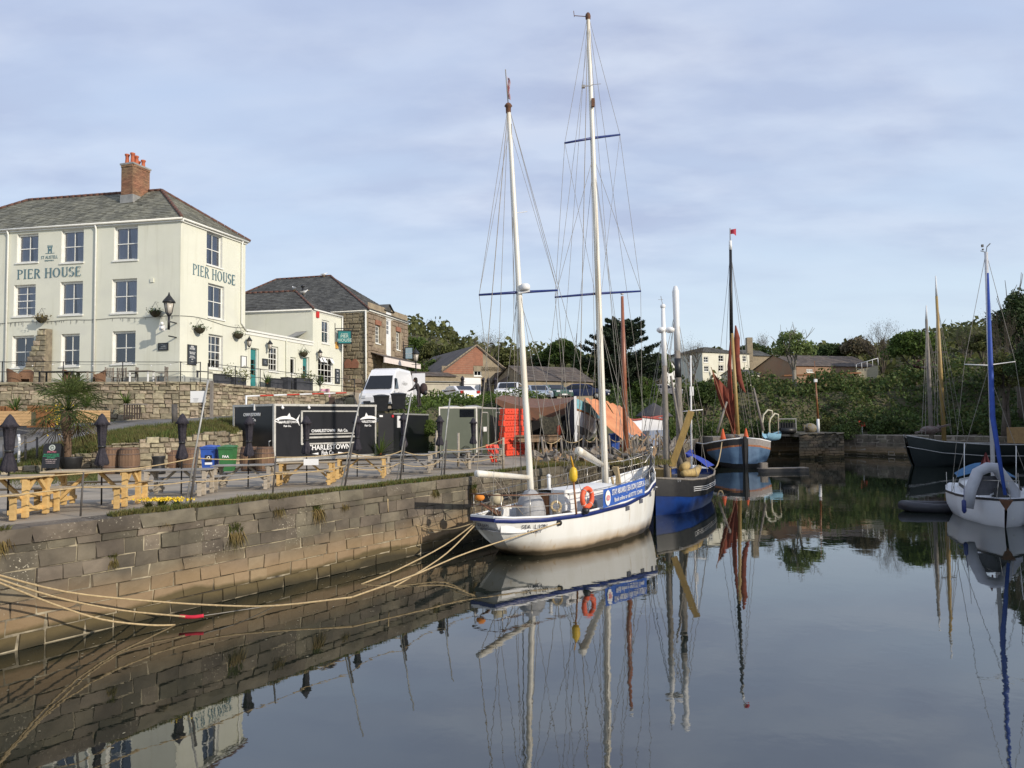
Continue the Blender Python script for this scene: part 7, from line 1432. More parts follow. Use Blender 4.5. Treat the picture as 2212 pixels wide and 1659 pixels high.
for x, y, F_, lb_ in ((529, 742, FR, 'wall lantern left of the open teal porch door'), (574, 749, FW, 'wall lantern right of the teal porch door'), (683, 767, FB, 'wall lantern above the wide pub window')):
 a, z = F_.px(x, y); lantern(lb_, F_.pt(a, z, .32), .75, par_dir=-F_.n, group='wall lanterns of the pub')
for x, y, F_, lb_ in ((98, 690, FL, 'hanging basket with orange flowers by the stone buttress'), (342, 677, FL, 'hanging basket left of the corner street lamp'), (423, 712, FR, 'hanging basket just right of the pub corner'), (507, 724, FR, 'hanging basket left of the porch lantern'), (649, 764, FW, 'hanging basket beside the glazed teal door')):
 a, z = F_.px(x, y); c = F_.pt(a, z, .28); t = T('hanging_basket', lb_, 'hanging basket', tuple(c), group='hanging baskets on the pub'); q = MB(); q.lathe([(.02, -.26), (.16, -.2), (.26, -.08), (.30, .06), (.28, .08)], 12, c); q.obj('basket', M_BASK, t, True)
 pts = np.array([[c.x, c.y, c.z + .1]]) + NR.normal(size=(120, 3)) * [.2, .2, .09]; leaf_obj('foliage', pts, None, .11, L_DARK if x > 100 else L_STRAW, t, x); q = MB(); q.tube([c + Vector((.28, 0, .05)), c + Vector((0, 0, .62))], .008, 4); q.tube([c + Vector((-.28, 0, .05)), c + Vector((0, 0, .62)), F_.pt(a, z + .62, 0)], .01, 4); q.obj('chain', M_IRON, t, True)
def board(label, F_, x0, x1, y0, y1, lines, m=None, fr=M_IRON, name='wall_sign', tm=None):
 r9 = F_.rect(x0, x1, y0, y1); t = T(name, label, 'sign', tuple(F_.pt(r9[0], r9[2], .03))); q = MB(); F_.box(q, *r9, 0, .05); q.obj('panel', m or M_SLATEBD, t, True); w9 = r9[1] - r9[0]; h9 = r9[3] - r9[2]; q = MB()
 for a0_, a1_, z0_, z1_ in ((r9[0], r9[1], r9[3] - .03, r9[3]), (r9[0], r9[1], r9[2], r9[2] + .03), (r9[0], r9[0] + .03, r9[2], r9[3]), (r9[1] - .03, r9[1], r9[2], r9[3])): F_.box(q, a0_ - .01, a1_ + .01, z0_ - .002, z1_ + .002, .03, .065)
 q.obj('frame', fr, t, True)
 for k, (tx, sz, f9) in enumerate(lines): text_on(tx, sz, F_.pt((r9[0] + r9[1]) / 2, r9[2] + h9 * f9, .056), F_.u, tm or M_WHLET, t, sx=.8)
 return t
board('small slate plaque on the pub wall left of the corner lamp', FL, 343, 364, 741, 757, (('PIER', .12, .74), ('HOUSE', .12, .5), ('CHARLESTOWN', .07, .25)), tm=mat('grey_letters', (.3, .33, .35)))
board('tall slate menu board just right of the pub corner', FR, 404, 423, 745, 788, (('PIER', .16, .9), ('HOUSE', .16, .8), ('WELCOME TO', .09, .62), ('PIER HOUSE', .09, .55), ('BREAKFAST', .08, .42), ('LUNCH & DINNER', .07, .35), ('BAR', .08, .27), ('ROOMS', .07, .14)))
board('framed white menu left of the teal porch door', FR, 519, 531, 769, 794, (), M_WHITE2); board('slate plaque right of the teal porch door', FW, 566, 577, 775, 790, (('PIER', .12, .6), ('HOUSE', .1, .35)), tm=MATS['grey_letters'])
board('narrow slate menu board right of the wide pub window', FB, 723, 733, 797, 829, (('MENU', .13, .85), ('FISH', .1, .6), ('& CHIPS', .1, .45), ('ALES', .1, .25)))
def hang_sign(label, c, w_, h_, m, lines, udir, tm, cat='sign'):
 t = T('hanging_sign', label, cat, tuple(c)); u = Vector(udir).normalized(); n_ = Vector((u.y, -u.x, 0)); rz = math.atan2(u.y, u.x); q = MB(); q.box(c, (w_, .07, h_), rz=rz); q.obj('board', m, t, True); q = MB()
 for sx in (-1, 1): q.box(c + u * (sx * w_ / 2), (.07, .1, h_ + .1), rz=rz)
 for sz in (-1, 1): q.box(c + Vector((0, 0, sz * h_ / 2)), (w_, .1, .07), rz=rz)
 q.beam(c + u * (w_ * .6) + Vector((0, 0, h_ / 2 + .18)), c - u * (w_ * .75) + Vector((0, 0, h_ / 2 + .18)), .06); q.beam(c - u * (w_ * .72) + Vector((0, 0, h_ / 2 + .6)), c - u * (w_ * .72) + Vector((0, 0, -h_ / 2)), .05); q.obj('iron_frame', M_IRON, t, True)
 for tx, sz, dz in lines: text_on(tx, sz, c + n_ * .045 + Vector((0, 0, dz)), u, tm, t, bold=.004)
hang_sign('teal PIER HOUSE sign hanging out from the cream block', P(744.5, 728.5, 57.0), 1.02, 1.0, M_TEAL, (('PIER', .34, .06), ('HOUSE', .34, -.24), ('ST AUSTELL', .1, .26)), (1, .1, 0), mat('pale_teal_letter', (.55, .7, .62)))
hang_sign('faded blue sign hanging at the far corner of the stone warehouse', P(883.5, 763, 67.0), .68, 1.05, mat('faded_blue_board', (.20, .30, .36), (.28, .36, .4), sc_=5), (('WRECKERS', .13, -.05), ('BAR', .13, -.25)), (1, .1, 0), mat('dull_letter', (.5, .55, .6)))
c = P(898, 772, 62); lp = lantern('black street lamp on a tall post beside the white van', c, 1.3, 'street lamp'); q = MB(); b9 = XZ(899, 62, 5.2); q.tube([b9, b9 + Vector((0, 0, 1)), c - Vector((0, 0, .4))], [.11, .07, .05], 8); q.beam(c + Vector((-.35, 0, -.6)), c + Vector((.35, 0, -.6)), .04); q.obj('post', M_IRON, lp, True)
# terrace railing
def railing(label, pts, z0s, h=1.1, n_=6, group='black iron railings'):
 t = T('railing', label, 'railing', tuple(pts[0]) , group=None); L_ = [Vector(p) for p in pts]; segs = []
 for i in range(len(L_) - 1):
  k = max(1, round((L_[i + 1] - L_[i]).length / 2.6))
  for j in range(k): segs.append(L_[i].lerp(L_[i + 1], j / k))
 segs.append(L_[-1])
 for p in segs: q = MB(); q.tube([p, p + Vector((0, 0, h + .03))], .03, 6); q.obj('post', M_IRON, t, True)
 for f in (1, .52): q = MB(); q.tube([p + Vector((0, 0, h * f)) for p in segs], .018, 5); q.obj('rail', M_IRON, t, True)
 return segs
tw = [p - Vector((0, -.02, 0)) for p in TWL]; tw = [Vector((p.x, p.y + .15, p.z + .1)) for p in TWL]
sg1 = railing('black iron railing along the terrace in front of the pub', tw[:4], 0); sg2 = railing('black iron railing in front of the low wing of the pub', [tw[3] + Vector((.3, .3, -.05)), tw[4], tw[5], tw[6]], 0)
for (sg_, lb_) in ((sg1, 'string of small bulbs hung along the terrace railing'), (sg2, 'string of small bulbs hung along the railing of the pub wing')):
 t = T('string_lights', lb_, 'string lights', tuple(sg_[0]));
 for i in range(len(sg_) - 1):
  pts = sag(sg_[i] + Vector((0, -.04, 1.1)), sg_[i + 1] + Vector((0, -.04, 1.1)), .16, 6); q = MB(); q.tube(pts, .008, 3); q.obj('cable', M_IRON, t, True)
  for p in pts[1:-1:2]: q = MB(); q.ball(p - Vector((0, 0, .05)), .035, 6, 4); q.obj('bulb', M_WHITE2, t, True)
# terrace furniture
M_RAT = mat('brown_rattan', (.20, .11, .065), (.14, .08, .045), sc_=20, rough=.9)
def tub_chair(label):
 t = T('tub_chair', label, 'chair', group='brown rattan tub chairs'); q = MB()
 rows = [[Vector((r_ * math.cos(a), r_ * math.sin(a), z + (.28 if z > .5 else 0) * max(0, math.sin(a)) )) for a in np.linspace(-.6, math.pi + .6, 12)] for r_, z in ((.30, .05), (.33, .4), (.36, .62))]; q.grid(rows); part(q, 'back', M_RAT, t); q = MB(); q.box((0, 0, .4), (.5, .5, .1)); part(q, 'seat', M_RAT, t); q = MB()
 for x in (-1, 1):
  for y in (-1, 1): q = MB(); q.box((x * .22, y * .22, .18), (.05, .05, .36)); part(q, 'leg', M_RAT, t)
 return t
def slat_chair(label, m):
 t = T('garden_chair', label, 'chair', group='pale wooden garden chairs')
 for i in range(5): put('slat', shared('slat', (.05, .03, .5), m), t, (-.2 + .1 * i, .24, .72), (-.15, 0, 0))
 for i in range(5): put('slat', shared('seat_slat', (.5, .07, .025), m), t, (0, -.2 + .09 * i, .44))
 for x in (-1, 1):
  put('leg', shared('leg', (.05, .05, .44), m), t, (x * .25, -.22, .22)); put('leg', shared('leg_back', (.05, .05, 1.0), m), t, (x * .25, .24, .5)); put('armrest', shared('arm', (.06, .5, .03), m), t, (x * .27, 0, .65))
 return t
C1 = tub_chair('brown rattan tub chair at the far left of the terrace'); C2 = slat_chair('pale garden chair left of the low white table on the terrace', M_GREYW)
M_PALEW = mat('bleached_wood', (.42, .38, .31), (.32, .29, .24), sc_=4, rough=.85)
def onter(x, D_): p = XZ(x, D_, TZ); return p
for src_, x, D_, rz, lb_ in ((C1, 30, 39.4, 2.6, None), (C1, 56, 39.7, .4, 'rattan tub chair touching the stone buttress'), (C1, 150, 40.2, 1.5, 'rattan tub chair under the dark terrace table'), (C1, 214, 40.2, -.8, 'rattan tub chair right of the terrace table'), (C2, 243, 40.4, 1.2, None), (C2, 285, 40.5, -1.3, 'pale garden chair right of the white framed table'), (C2, 268, 41.0, 3.1, 'pale garden chair behind the white framed table'), (C2, 349, 40.5, -1.4, 'single pale garden chair near the pub corner')):
 o = src_ if lb_ is None else copy_tree(src_); o.location = onter(x, D_); o.rotation_euler = (0, 0, rz)
 if lb_: o['label'] = lb_
def ttable(label, x, D_, w_, m, mt):
 c = onter(x, D_); t = T('terrace_table', label, 'table', tuple(c)); q = MB(); q.box(c + Vector((0, 0, .74)), (w_, .75, .05)); q.obj('table_top', mt, t, True)
 for sx in (-1, 1):
  for sy in (-1, 1): q = MB(); q.box(c + Vector((sx * (w_ / 2 - .06), sy * .3, .36)), (.07, .07, .72)); q.obj('leg', m, t, True)
ttable('dark topped table on the terrace beside the buttress', 128, 40.0, 1.9, M_IRON, M_IRON); ttable('low white framed table between two pale garden chairs', 306, 40.2, 1.1, M_WHITE2, M_GREYW); ttable('sawn plank table at the middle of the terrace', 178, 40.3, 1.0, M_PALEW, M_PALEW)
M_CHAR = mat('charcoal_box', (.035, .038, .045), (.05, .052, .06), sc_=3, rough=.6)
for x0, x1, D_, h, lb_ in ((424, 458, 42.3, .85, 'charcoal planter box under the corner pub window'), (463, 500, 43.6, .72, 'charcoal planter box right of the corner pub window'), (505, 532, 44.8, .62, 'charcoal planter box left of the porch'), (585, 620, 47.5, .7, 'charcoal planter box under the wing window'), (622, 640, 48.4, .8, 'dark storage box left of the bushy planter'), (641, 676, 49.2, .8, 'charcoal planter box beside the glazed teal door')):
 a, b_ = XZ(x0, D_, TZ), XZ(x1, D_ + 1.3, TZ); F_ = Face(a, b_ - a); L_ = (v3(b_) - v3(a)).length; t = T('planter_box', lb_, 'planter', tuple(a), group='charcoal planter boxes on the terrace'); q = MB(); F_.box(q, 0, L_, TZ, TZ + h, -.5, 0); q.obj('box', M_CHAR, t, True); q = MB(); F_.box(q, -.02, L_ + .02, TZ + h + .002, TZ + h + .05, -.52, .02); q.obj('rim', M_IRON, t, True)
 if x0 in (505, 641, 463): pts = np.array([[(a.x + b_.x) / 2, (a.y + b_.y) / 2 + .3, TZ + h + .2]]) + NR.normal(size=(200, 3)) * [.35, .25, .2]; leaf_obj('foliage', pts, None, .12, L_OLIVE, t, x0)
yucca('yucca in a pot left of the wing window on the terrace', XZ(577, 47.2, TZ + .4), .9, 40, 7); yucca('yucca in a pot at the glazed teal door', XZ(651, 50.2, TZ + .5), 1.0, 50, 8); yucca('yucca in a pot before the wide pub window', XZ(691, 51.3, TZ + .4), 1.1, 50, 9)
q = MB(); c = P(703, 862, 50.2); q.grid([[c + Vector((.45 * math.sin(1.2 * u9), .2 * math.cos(u9 * 2), -.65 + 1.35 * v9 + .1 * math.sin(3 * u9))) * 1 if False else c + Vector((.42 * u9 * (1 - .3 * v9), .1 * math.cos(u9 * 4), -.6 + 1.3 * v9)) for u9 in np.linspace(-1, 1, 9)] for v9 in np.linspace(0, 1, 5)]); tag(q.obj('patterned_cloth', mat('purple_pattern', (.42, .12, .42), (.75, .5, .4), sc_=5, rough=.9)), 'purple and pink patterned cloth hung on the railing end', 'cloth')
for x, y0, y1, D_, w_, lb_ in ((695, 872, 915, 48.5, .42, 'left stone gatepost above the food trailer'), (757, 862, 912, 48.8, .5, 'right stone gatepost left of the white van')):
 t_ = P(x, y0, D_); q = MB(); q.box((t_.x, D_, (t_.z + 3.6) / 2), (w_, w_, t_.z - 3.6)); tag(q.obj('gatepost', M_RUB), lb_, 'gatepost')
q = MB(); t_ = P(717, 858, 48.2); q.box((t_.x, 48.2, (t_.z + 3.8) / 2), (.34, .2, t_.z - 3.8)); tag(q.obj('sleeper_post', mat('dark_sleeper', (.07, .045, .035))), 'dark brown sleeper post between the two stone gateposts', 'post')
# gulls
def gull(label, p, rz):
 t = T('gull', label, 'gull', tuple(p), rz); q = MB(); q.grid([[Vector((x, r_ * math.cos(a), .18 + r_ * 1.1 * math.sin(a) + dz)) for a in np.linspace(0, 6.283, 9)[:-1]] for x, r_, dz in ((-.28, .01, 0), (-.15, .06, 0), (0, .095, .01), (.12, .08, .04), (.18, .045, .11), (.22, .045, .16), (.27, .03, .17), (.30, .01, .16))], True, True); part(q, 'body', M_WHITE2, t); q = MB(); q.tube([(.3, 0, .33), (.36, 0, .32)], [.015, .005], 5); part(q, 'beak', M_YELB, t)
 for s9 in (-1, 1): q = MB(); q.tube([(0, s9 * .03, 0), (0, s9 * .03, .12)], .008, 4); part(q, 'leg', M_YELB, t); q = MB(); q.grid([[Vector((x, s9 * y, z)) for x, y, z in r_] for r_ in (((.1, .08, .24), (-.1, .10, .25), (-.33, .03, .2)), ((.1, .09, .16), (-.1, .1, .15), (-.3, .03, .16)))]); part(q, 'wing', M_LEAD, t)
gull('gull on the ridge of the stone warehouse', P(700, 597, 65.2) - Vector((0, 0, .02)), .4); gull('gull on the ridge end of the cream pub block', P(636, 628, 56.3), 2.5); gull('gull beside the black flue pipe', P(657, 636, 56.9), .3)
# ---------------------------------------------------------------- trees and shrubs
L_IVY = leafmat('ivy_leaf', (.065, .10, .028), (.10, .145, .04), trans=.35)
L_CYP = leafmat('cypress_leaf', (.016, .028, .013), (.028, .042, .018), trans=.1)
L_OLD = leafmat('brown_bud_leaf', (.17, .14, .08), (.12, .105, .06), trans=.2)
M_BARK = mat('bark', (.13, .105, .08), (.08, .065, .05), sc_=6, rough=.95); M_BARKP = mat('pale_bark', (.30, .27, .22), (.2, .18, .14), sc_=6, rough=.95)
def limb(q, p, d, ln, r_, depth, rs, tips, bend=.35):
 pts = [p]; dd = d.copy(); k = 3
 for i in range(k): dd = (dd + Vector((rs.uniform(-1, 1), rs.uniform(-1, 1), rs.uniform(-.2, .7))) * bend * .5).normalized(); pts.append(pts[-1] + dd * ln / k)
 q.tube(pts, [r_, r_ * .85, r_ * .7, r_ * .5], 5 if r_ > .05 else 3, False)
 if depth == 0: tips.extend(pts[1:]); return
 for i in range(rs.choice((2, 3, 3))):
  a = pts[rs.choice((2, 3, 3))]; nd = (dd + Vector((rs.uniform(-1, 1), rs.uniform(-1, 1), rs.uniform(-.3, .8)))).normalized(); limb(q, a, nd, ln * rs.uniform(.6, .85), r_ * .55, depth - 1, rs, tips, bend)
def tree(label, x, yt, D, wpx, kind='dense', zb=None, lm=None, seed=1, n_=None, group=None, name='tree'):
 rs = random.Random(seed); rn = np.random.RandomState(seed); top = P(x, yt, D); zb = H(top.x, D) - .2 if zb is None else zb; base = Vector((top.x, D, zb)); Ht = top.z - zb; W_ = wpx / 1598 * D / 2; t = T(name, label, 'tree', tuple(base), group=group); q = MB(); tips = []
 th = Ht * (.35 if kind != 'bare' else .25); r0 = max(.12, Ht * .025); q.tube([base, base + Vector((0, 0, th))], [r0 * 1.3, r0], 7)
 nb_ = 5; dep_ = 4 if kind == 'bare' else 2
 for i in range(nb_): a = i * 2.4 + rs.random(); limb(q, base + Vector((0, 0, th * rs.uniform(.8, 1))), Vector((math.cos(a) * W_ / Ht * 1.5, math.sin(a) * W_ / Ht * 1.5, 1)).normalized(), Ht * .30, r0 * .6, dep_, rs, tips)
 tt = np.array([list(v) for v in tips])
 # pull branch tips to the wanted size
 bz = base.z + th; mxz = tt[:, 2].max(); mxr = np.percentile(np.hypot(tt[:, 0] - base.x, tt[:, 1] - base.y), 97); kz = (top.z - bz) / (mxz - bz + .01); kr = W_ / (mxr + .01)
 def fit(v): return Vector((base.x + (v.x - base.x) * kr, base.y + (v.y - base.y) * kr, bz + (v.z - bz) * kz)) if v.z > bz else v
 q.v = [fit(v) for v in q.v]; q.obj('trunk', M_BARKP if kind == 'pale' else M_BARK, t, True)
 tt = np.array([list(fit(Vector(v))) for v in tt])
 ls = max(.16, D * .0036)
 if kind == 'bare': pts = tt[rn.randint(len(tt), size=(n_ or 1500) // 2)] + rn.normal(size=((n_ or 1500) // 2, 3)) * ls * .9; leaf_obj('crown', pts, None, ls * .38, lm or L_OLD, t, seed, .3)
 else:
  sp = (n_ or 5200); cl = 70 if kind == 'dense' else 110; cz = bz + (top.z - bz) * .48; cen = np.array([base.x, base.y, cz])
  dirs = rn.normal(size=(cl, 3)); dirs /= np.linalg.norm(dirs, axis=1)[:, None]; dirs[:, 2] = np.abs(dirs[:, 2]) * 1.1 - .35; rr = .45 + .5 * rn.rand(cl) ** .6
  cc_ = cen + dirs * rr[:, None] * [W_ * .95, W_ * .8, (top.z - cz) * .93]; cr_ = W_ * (.2 + .16 * rn.rand(cl)) * (1 if kind == 'dense' else .62)
  idx = rn.randint(cl, size=sp); d2 = rn.normal(size=(sp, 3)); d2 /= np.linalg.norm(d2, axis=1)[:, None]; pts = cc_[idx] + d2 * (cr_[idx] * (.75 + .3 * rn.rand(sp)))[:, None] * [1, 1, .7]; pts = pts[pts[:, 2] > zb + .2]
  leaf_obj('crown', pts, None, ls, lm or L_MID, t, seed)
 return t
def cypress(label, x, yt, D, wpx, seed=5):
 rs = random.Random(seed); rn = np.random.RandomState(seed); top = P(x, yt, D); zb = H(top.x, D); base = Vector((top.x, D, zb)); Ht = top.z - zb; W_ = wpx / 1598 * D / 2; t = T('cypress_tree', label, 'tree', tuple(base)); q = MB(); q.tube([base, base + Vector((0, 0, Ht * .95))], [.5, .12], 8); P_ = []
 for i in range(92):
  f = .10 + .9 * i / 92; a = rs.uniform(0, 6.28); ln = W_ * (1.06 - .72 * f ** 2.2) * rs.uniform(.6, 1.12); st_ = base + Vector((0, 0, Ht * f * .93)); e = st_ + Vector((math.cos(a) * ln, math.sin(a) * ln, ln * rs.uniform(.15, .5))); q.tube([st_, st_.lerp(e, .5) - Vector((0, 0, .15)), e], [.12, .08, .02], 4, False)
  m_ = 330; s9 = rn.rand(m_) ** .8; c9 = np.array([list(st_.lerp(e, float(v))) for v in s9]); P_.append(c9 + rn.normal(size=(m_, 3)) * [.5, .5, .2] * (ln * .24 * (1.15 - s9))[:, None] + np.stack([np.cos(a) * .3 * s9, np.sin(a) * .3 * s9, .35 * s9 * rn.rand(m_)], 1))
 q.obj('trunk', M_BARK, t, True); leaf_obj('crown', np.concatenate(P_), None, .42, L_CYP, t, seed, .35)
def shrub(label, x, y, D, wpx, hpx, lm, seed=1, n_=1500, group=None, z=None, name='shrub'):
 rn = np.random.RandomState(seed); c = P(x, y, D); W_ = wpx / 1598 * D / 2; h = hpx / 1598 * D; zb = (c.z if z is None else z); cl = 22; t = T(name, label, 'shrub', (c.x, c.y, zb), group=group); di = rn.normal(size=(cl, 3)); di /= np.linalg.norm(di, axis=1)[:, None]; di[:, 2] = np.abs(di[:, 2]); cc_ = np.array([c.x, c.y, zb]) + di * [W_ * .8, W_ * .55, h * .75] * (.5 + .5 * rn.rand(cl))[:, None]
 idx = rn.randint(cl, size=n_); d2 = rn.normal(size=(n_, 3)); d2 /= np.linalg.norm(d2, axis=1)[:, None]; pts = cc_[idx] + d2 * [W_ * .3, W_ * .3, h * .28]; leaf_obj('foliage', pts, None, max(.1, D * .0032), lm, t, seed); q = MB(); q.tube([(c.x, c.y, zb - .3), (c.x, c.y, zb + h * .5)], .05, 5); q.obj('stem', M_BARK, t, True)
TR = [('green tree highest on the slope right of the stone warehouse', 898, 716, 100, 60, 'dense', L_MID, 4500), ('green tree on the slope behind the faded blue sign', 930, 735, 98, 60, 'dense', L_OLIVE, 4500), ('rounded olive tree on the slope left of the brick barn', 965, 740, 95, 60, 'dense', L_OLIVE, 4500), ('low green tree just left of the barn gable', 950, 770, 84, 70, 'dense', L_MID, 5000), ('dark green tree beside the street lamp', 905, 775, 80, 50, 'dense', L_MID, 5000), ('low bushy tree left of the barn roof', 990, 748, 96, 55, 'dense', L_DARK, 4000),
 ('bare twiggy tree right behind the barn gable', 1050, 714, 92, 80, 'bare', L_OLD, 2600), ('olive tree behind the right slope of the barn', 1092, 742, 95, 60, 'dense', L_OLIVE, 4000), ('brown twiggy tree right of the barn', 1130, 752, 88, 50, 'bare', L_OLD, 2200), ('small dark tree left of the big green tree', 1160, 758, 90, 50, 'dense', L_DARK, 4000), ('big round green tree above the dark roof', 1210, 722, 88, 95, 'dense', L_MID, 7500), ('dark green tree filling the gap below the cypress', 1265, 762, 84, 70, 'dense', L_DARK, 5000),
 ('bright green tree right of the cypress', 1425, 748, 86, 60, 'open', L_MID, 3500), ('bare tree in front of the white house', 1493, 724, 92, 80, 'bare', L_OLD, 2600), ('dark round tree behind the white house', 1622, 742, 115, 80, 'dense', L_DARK, 5000), ('small bare tree above the white house chimney', 1645, 722, 120, 40, 'bare', L_OLD, 1200), ('pale leafed tree with thin pale trunks before the brown building', 1712, 696, 90, 100, 'pale', L_PALE, 3200), ('dark green tree above the long brown roof', 1790, 742, 110, 75, 'dense', L_DARK, 5000), ('olive bushy tree left of the big bare tree', 1850, 722, 108, 70, 'dense', L_OLD, 3500),
 ('big bare tree above the end of the brown roof', 1902, 690, 100, 100, 'bare', L_OLD, 3000), ('deep green broad tree left of the ochre mast', 1972, 704, 94, 115, 'dense', L_MID, 8000), ('reddish shrubby tree below the deep green tree', 1995, 772, 90, 50, 'dense', mat('red_leaf', (.10, .035, .03), (.06, .03, .02)), 2500), ('dark bare tree right of the ochre mast', 2088, 698, 96, 80, 'bare', L_DARK, 3500), ('olive tree left of the silver mast', 2120, 705, 92, 60, 'dense', L_OLIVE, 4000), ('tall ivy clad tree at the right edge of the photo', 2195, 588, 66, 130, 'dense', L_DARK, 9000), ('bare branching tree against the right hand ivy tree', 2158, 650, 64, 60, 'bare', L_OLD, 3000), ('olive tree below the ivy clad tree', 2170, 742, 64, 90, 'dense', L_OLIVE, 6000), ('dark tree at the very right edge behind the yacht mast', 2240, 700, 58, 120, 'dense', L_DARK, 6000),
 ('light green small tree left of the white house', 1390, 805, 76, 60, 'dense', L_MID, 4500), ('dense ivy covered tree above the yellow spar', 1520, 812, 80, 70, 'dense', L_IVY, 5000)]
for i, (lb_, x, yt, D_, wp, kd, lm, nn) in enumerate(TR): tree(lb_, x, yt, D_, wp, kd, None, lm, 30 + i, nn)
cypress('dark spreading cypress tree right of the ketch main mast', 1338, 684, 82, 165)
# trees off the right of the frame stand on the quay and throw the morning shade
for i, (x, y, h, w_) in enumerate(((31, 8, 12, 5), (29, 19, 9.5, 4.5), (34, 27, 12, 5.5), (52, 44, 15, 6.5), (57, 47, 17, 7), (62, 46, 18, 7), (48, 40, 13, 5.5), (65, 58, 18, 7), (54, 33, 15, 6), (36, 14, 12, 5.5), (33, 20, 11, 5), (41, 22, 13, 6), (45, 30, 14, 6), (50, 36, 15, 6.5), (58, 40, 16, 7), (66, 52, 16, 7), (28, 15, 9.5, 3.2), (56, 48, 12, 6))):
 t = T('quay_tree', f'broad dark tree on the near side of the harbour, out of view to the right', 'tree', (x, y, 1.9), group='trees right of the camera'); rn = np.random.RandomState(i); q = MB(); q.tube([(x, y, 1.9), (x, y, h * .7)], .3, 7); q.obj('trunk', M_BARK, t, True); d2 = rn.normal(size=(2600, 3)); d2 /= np.linalg.norm(d2, axis=1)[:, None]; pts = np.array([x, y, 1.9 + h * .58]) + d2 * [w_, w_, h * .42] * (rn.rand(2600) ** .35)[:, None]; leaf_obj('crown', pts, None, .85, L_DARK, t, i)
# the thicket on the bank: one mass nobody could count, with single bushes in front
def thicket(name, label, x0, x1, fy0, fy1, n_, size, lm, seed, zt=0.0):
 rn = np.random.RandomState(seed); X = x0 + (x1 - x0) * rn.rand(n_); Y = fy0 + (fy1 - fy0) * rn.rand(n_); ok = Y > np.interp(X, tx_, ty_) + .2; X, Y = X[ok], Y[ok]; Z = hz(X, Y); bump_ = .9 + .8 * np.sin(X * .9 + 1.3 * np.sin(Y * .7)) * np.cos(Y * .8 + X * .3) + .35 * np.sin(X * 2.7 + Y * 2.1); Z = Z + np.maximum(bump_, .1) * rn.rand(len(X)) ** .35 * (1 + zt); v, f = leaves(np.stack([X, Y, Z], 1), None, size, seed=seed); o = link(name, fast_mesh(name, v, f), lm); tag(o, label, 'undergrowth', None, 'stuff')
thicket('undergrowth', 'dense ivy and scrub covering the bank behind the barge', 14, 52, 66, 94, 28000, .42, L_IVY, 2, .6); thicket('undergrowth', 'paler scrub mixed into the far bank', 14, 52, 66, 94, 12000, .38, L_OLIVE, 3, .7)
thicket('undergrowth', 'ivy and scrub on the bank below the cypress', 9, 20, 62, 84, 11000, .36, L_IVY, 4, .5); thicket('undergrowth', 'scrub on the right hand slope behind the dark ship', 34, 62, 50, 80, 16000, .4, L_DARK, 5, .5); thicket('hedge', 'bright green hedge on the bank above the black and green trailers', -7.2, 8, 41.4, 55, 20000, .2, L_MID, 6, -.35)
thicket('undergrowth', 'distant wooded skyline behind all the houses', -40, 110, 100, 170, 30000, 1.1, L_OLIVE, 7, 1.2)
for i, (x, y, D_, wp, hp, lm) in enumerate(((1440, 880, 66, 60, 55, L_MID), (1480, 870, 70, 60, 60, L_DARK), (1530, 890, 74, 70, 60, L_IVY), (1395, 900, 60, 40, 35, L_MID), (1640, 870, 79, 70, 50, L_IVY), (1700, 850, 83, 80, 50, L_IVY), (1790, 870, 82, 90, 50, L_OLIVE), (1880, 860, 82, 90, 60, L_IVY), (1960, 850, 80, 80, 60, L_MID), (2040, 850, 78, 80, 60, L_OLIVE), (1920, 900, 77, 90, 45, L_IVY), (2100, 830, 74, 80, 70, L_OLIVE), (1830, 915, 78, 90, 35, L_IVY), (1740, 915, 79, 70, 30, L_OLIVE), (1590, 905, 77, 60, 45, L_IVY), (2170, 840, 66, 90, 60, L_IVY))):
 shrub(['leafy bush', 'dense bush', 'ivy bush'][i % 3] + f' on the bank ' + ['above the white boat', 'behind the two grey masts', 'behind the lugger masts', 'by the black tent', 'right of the barge masts', 'below the pale leafed tree', 'below the long brown building', 'under the boat shaped balcony', 'below the big bare tree', 'left of the ochre mast foot', 'above the red sign', 'behind the schooner shrouds', 'above the stone landing', 'left of the stone landing', 'behind the barge foresail', 'behind the yacht spreader'][i], x, y, D_, wp, hp, lm, 60 + i, 1900, z=H(P(x, y, D_).x, D_) - .2)
for i, (x, D_, wp, hp, z) in enumerate(((835, 41.5, 50, 26, 4.2), (870, 42, 60, 30, 4.2), (915, 42.5, 60, 32, 4.2), (960, 43, 60, 28, 4.1), (1005, 44, 60, 18, 4.2), (1050, 46, 60, 14, 4.3))): shrub('hedge bush ' + ['left of the low black trailer top', 'just above the low black trailer', 'right above the low black trailer', 'left of the green trailer roof', 'above the green trailer roof', 'above the red barriers'][i], x, 900, D_, wp, hp, L_MID, 90 + i, 1800, 'green hedge above the trailers', z=z - .9)
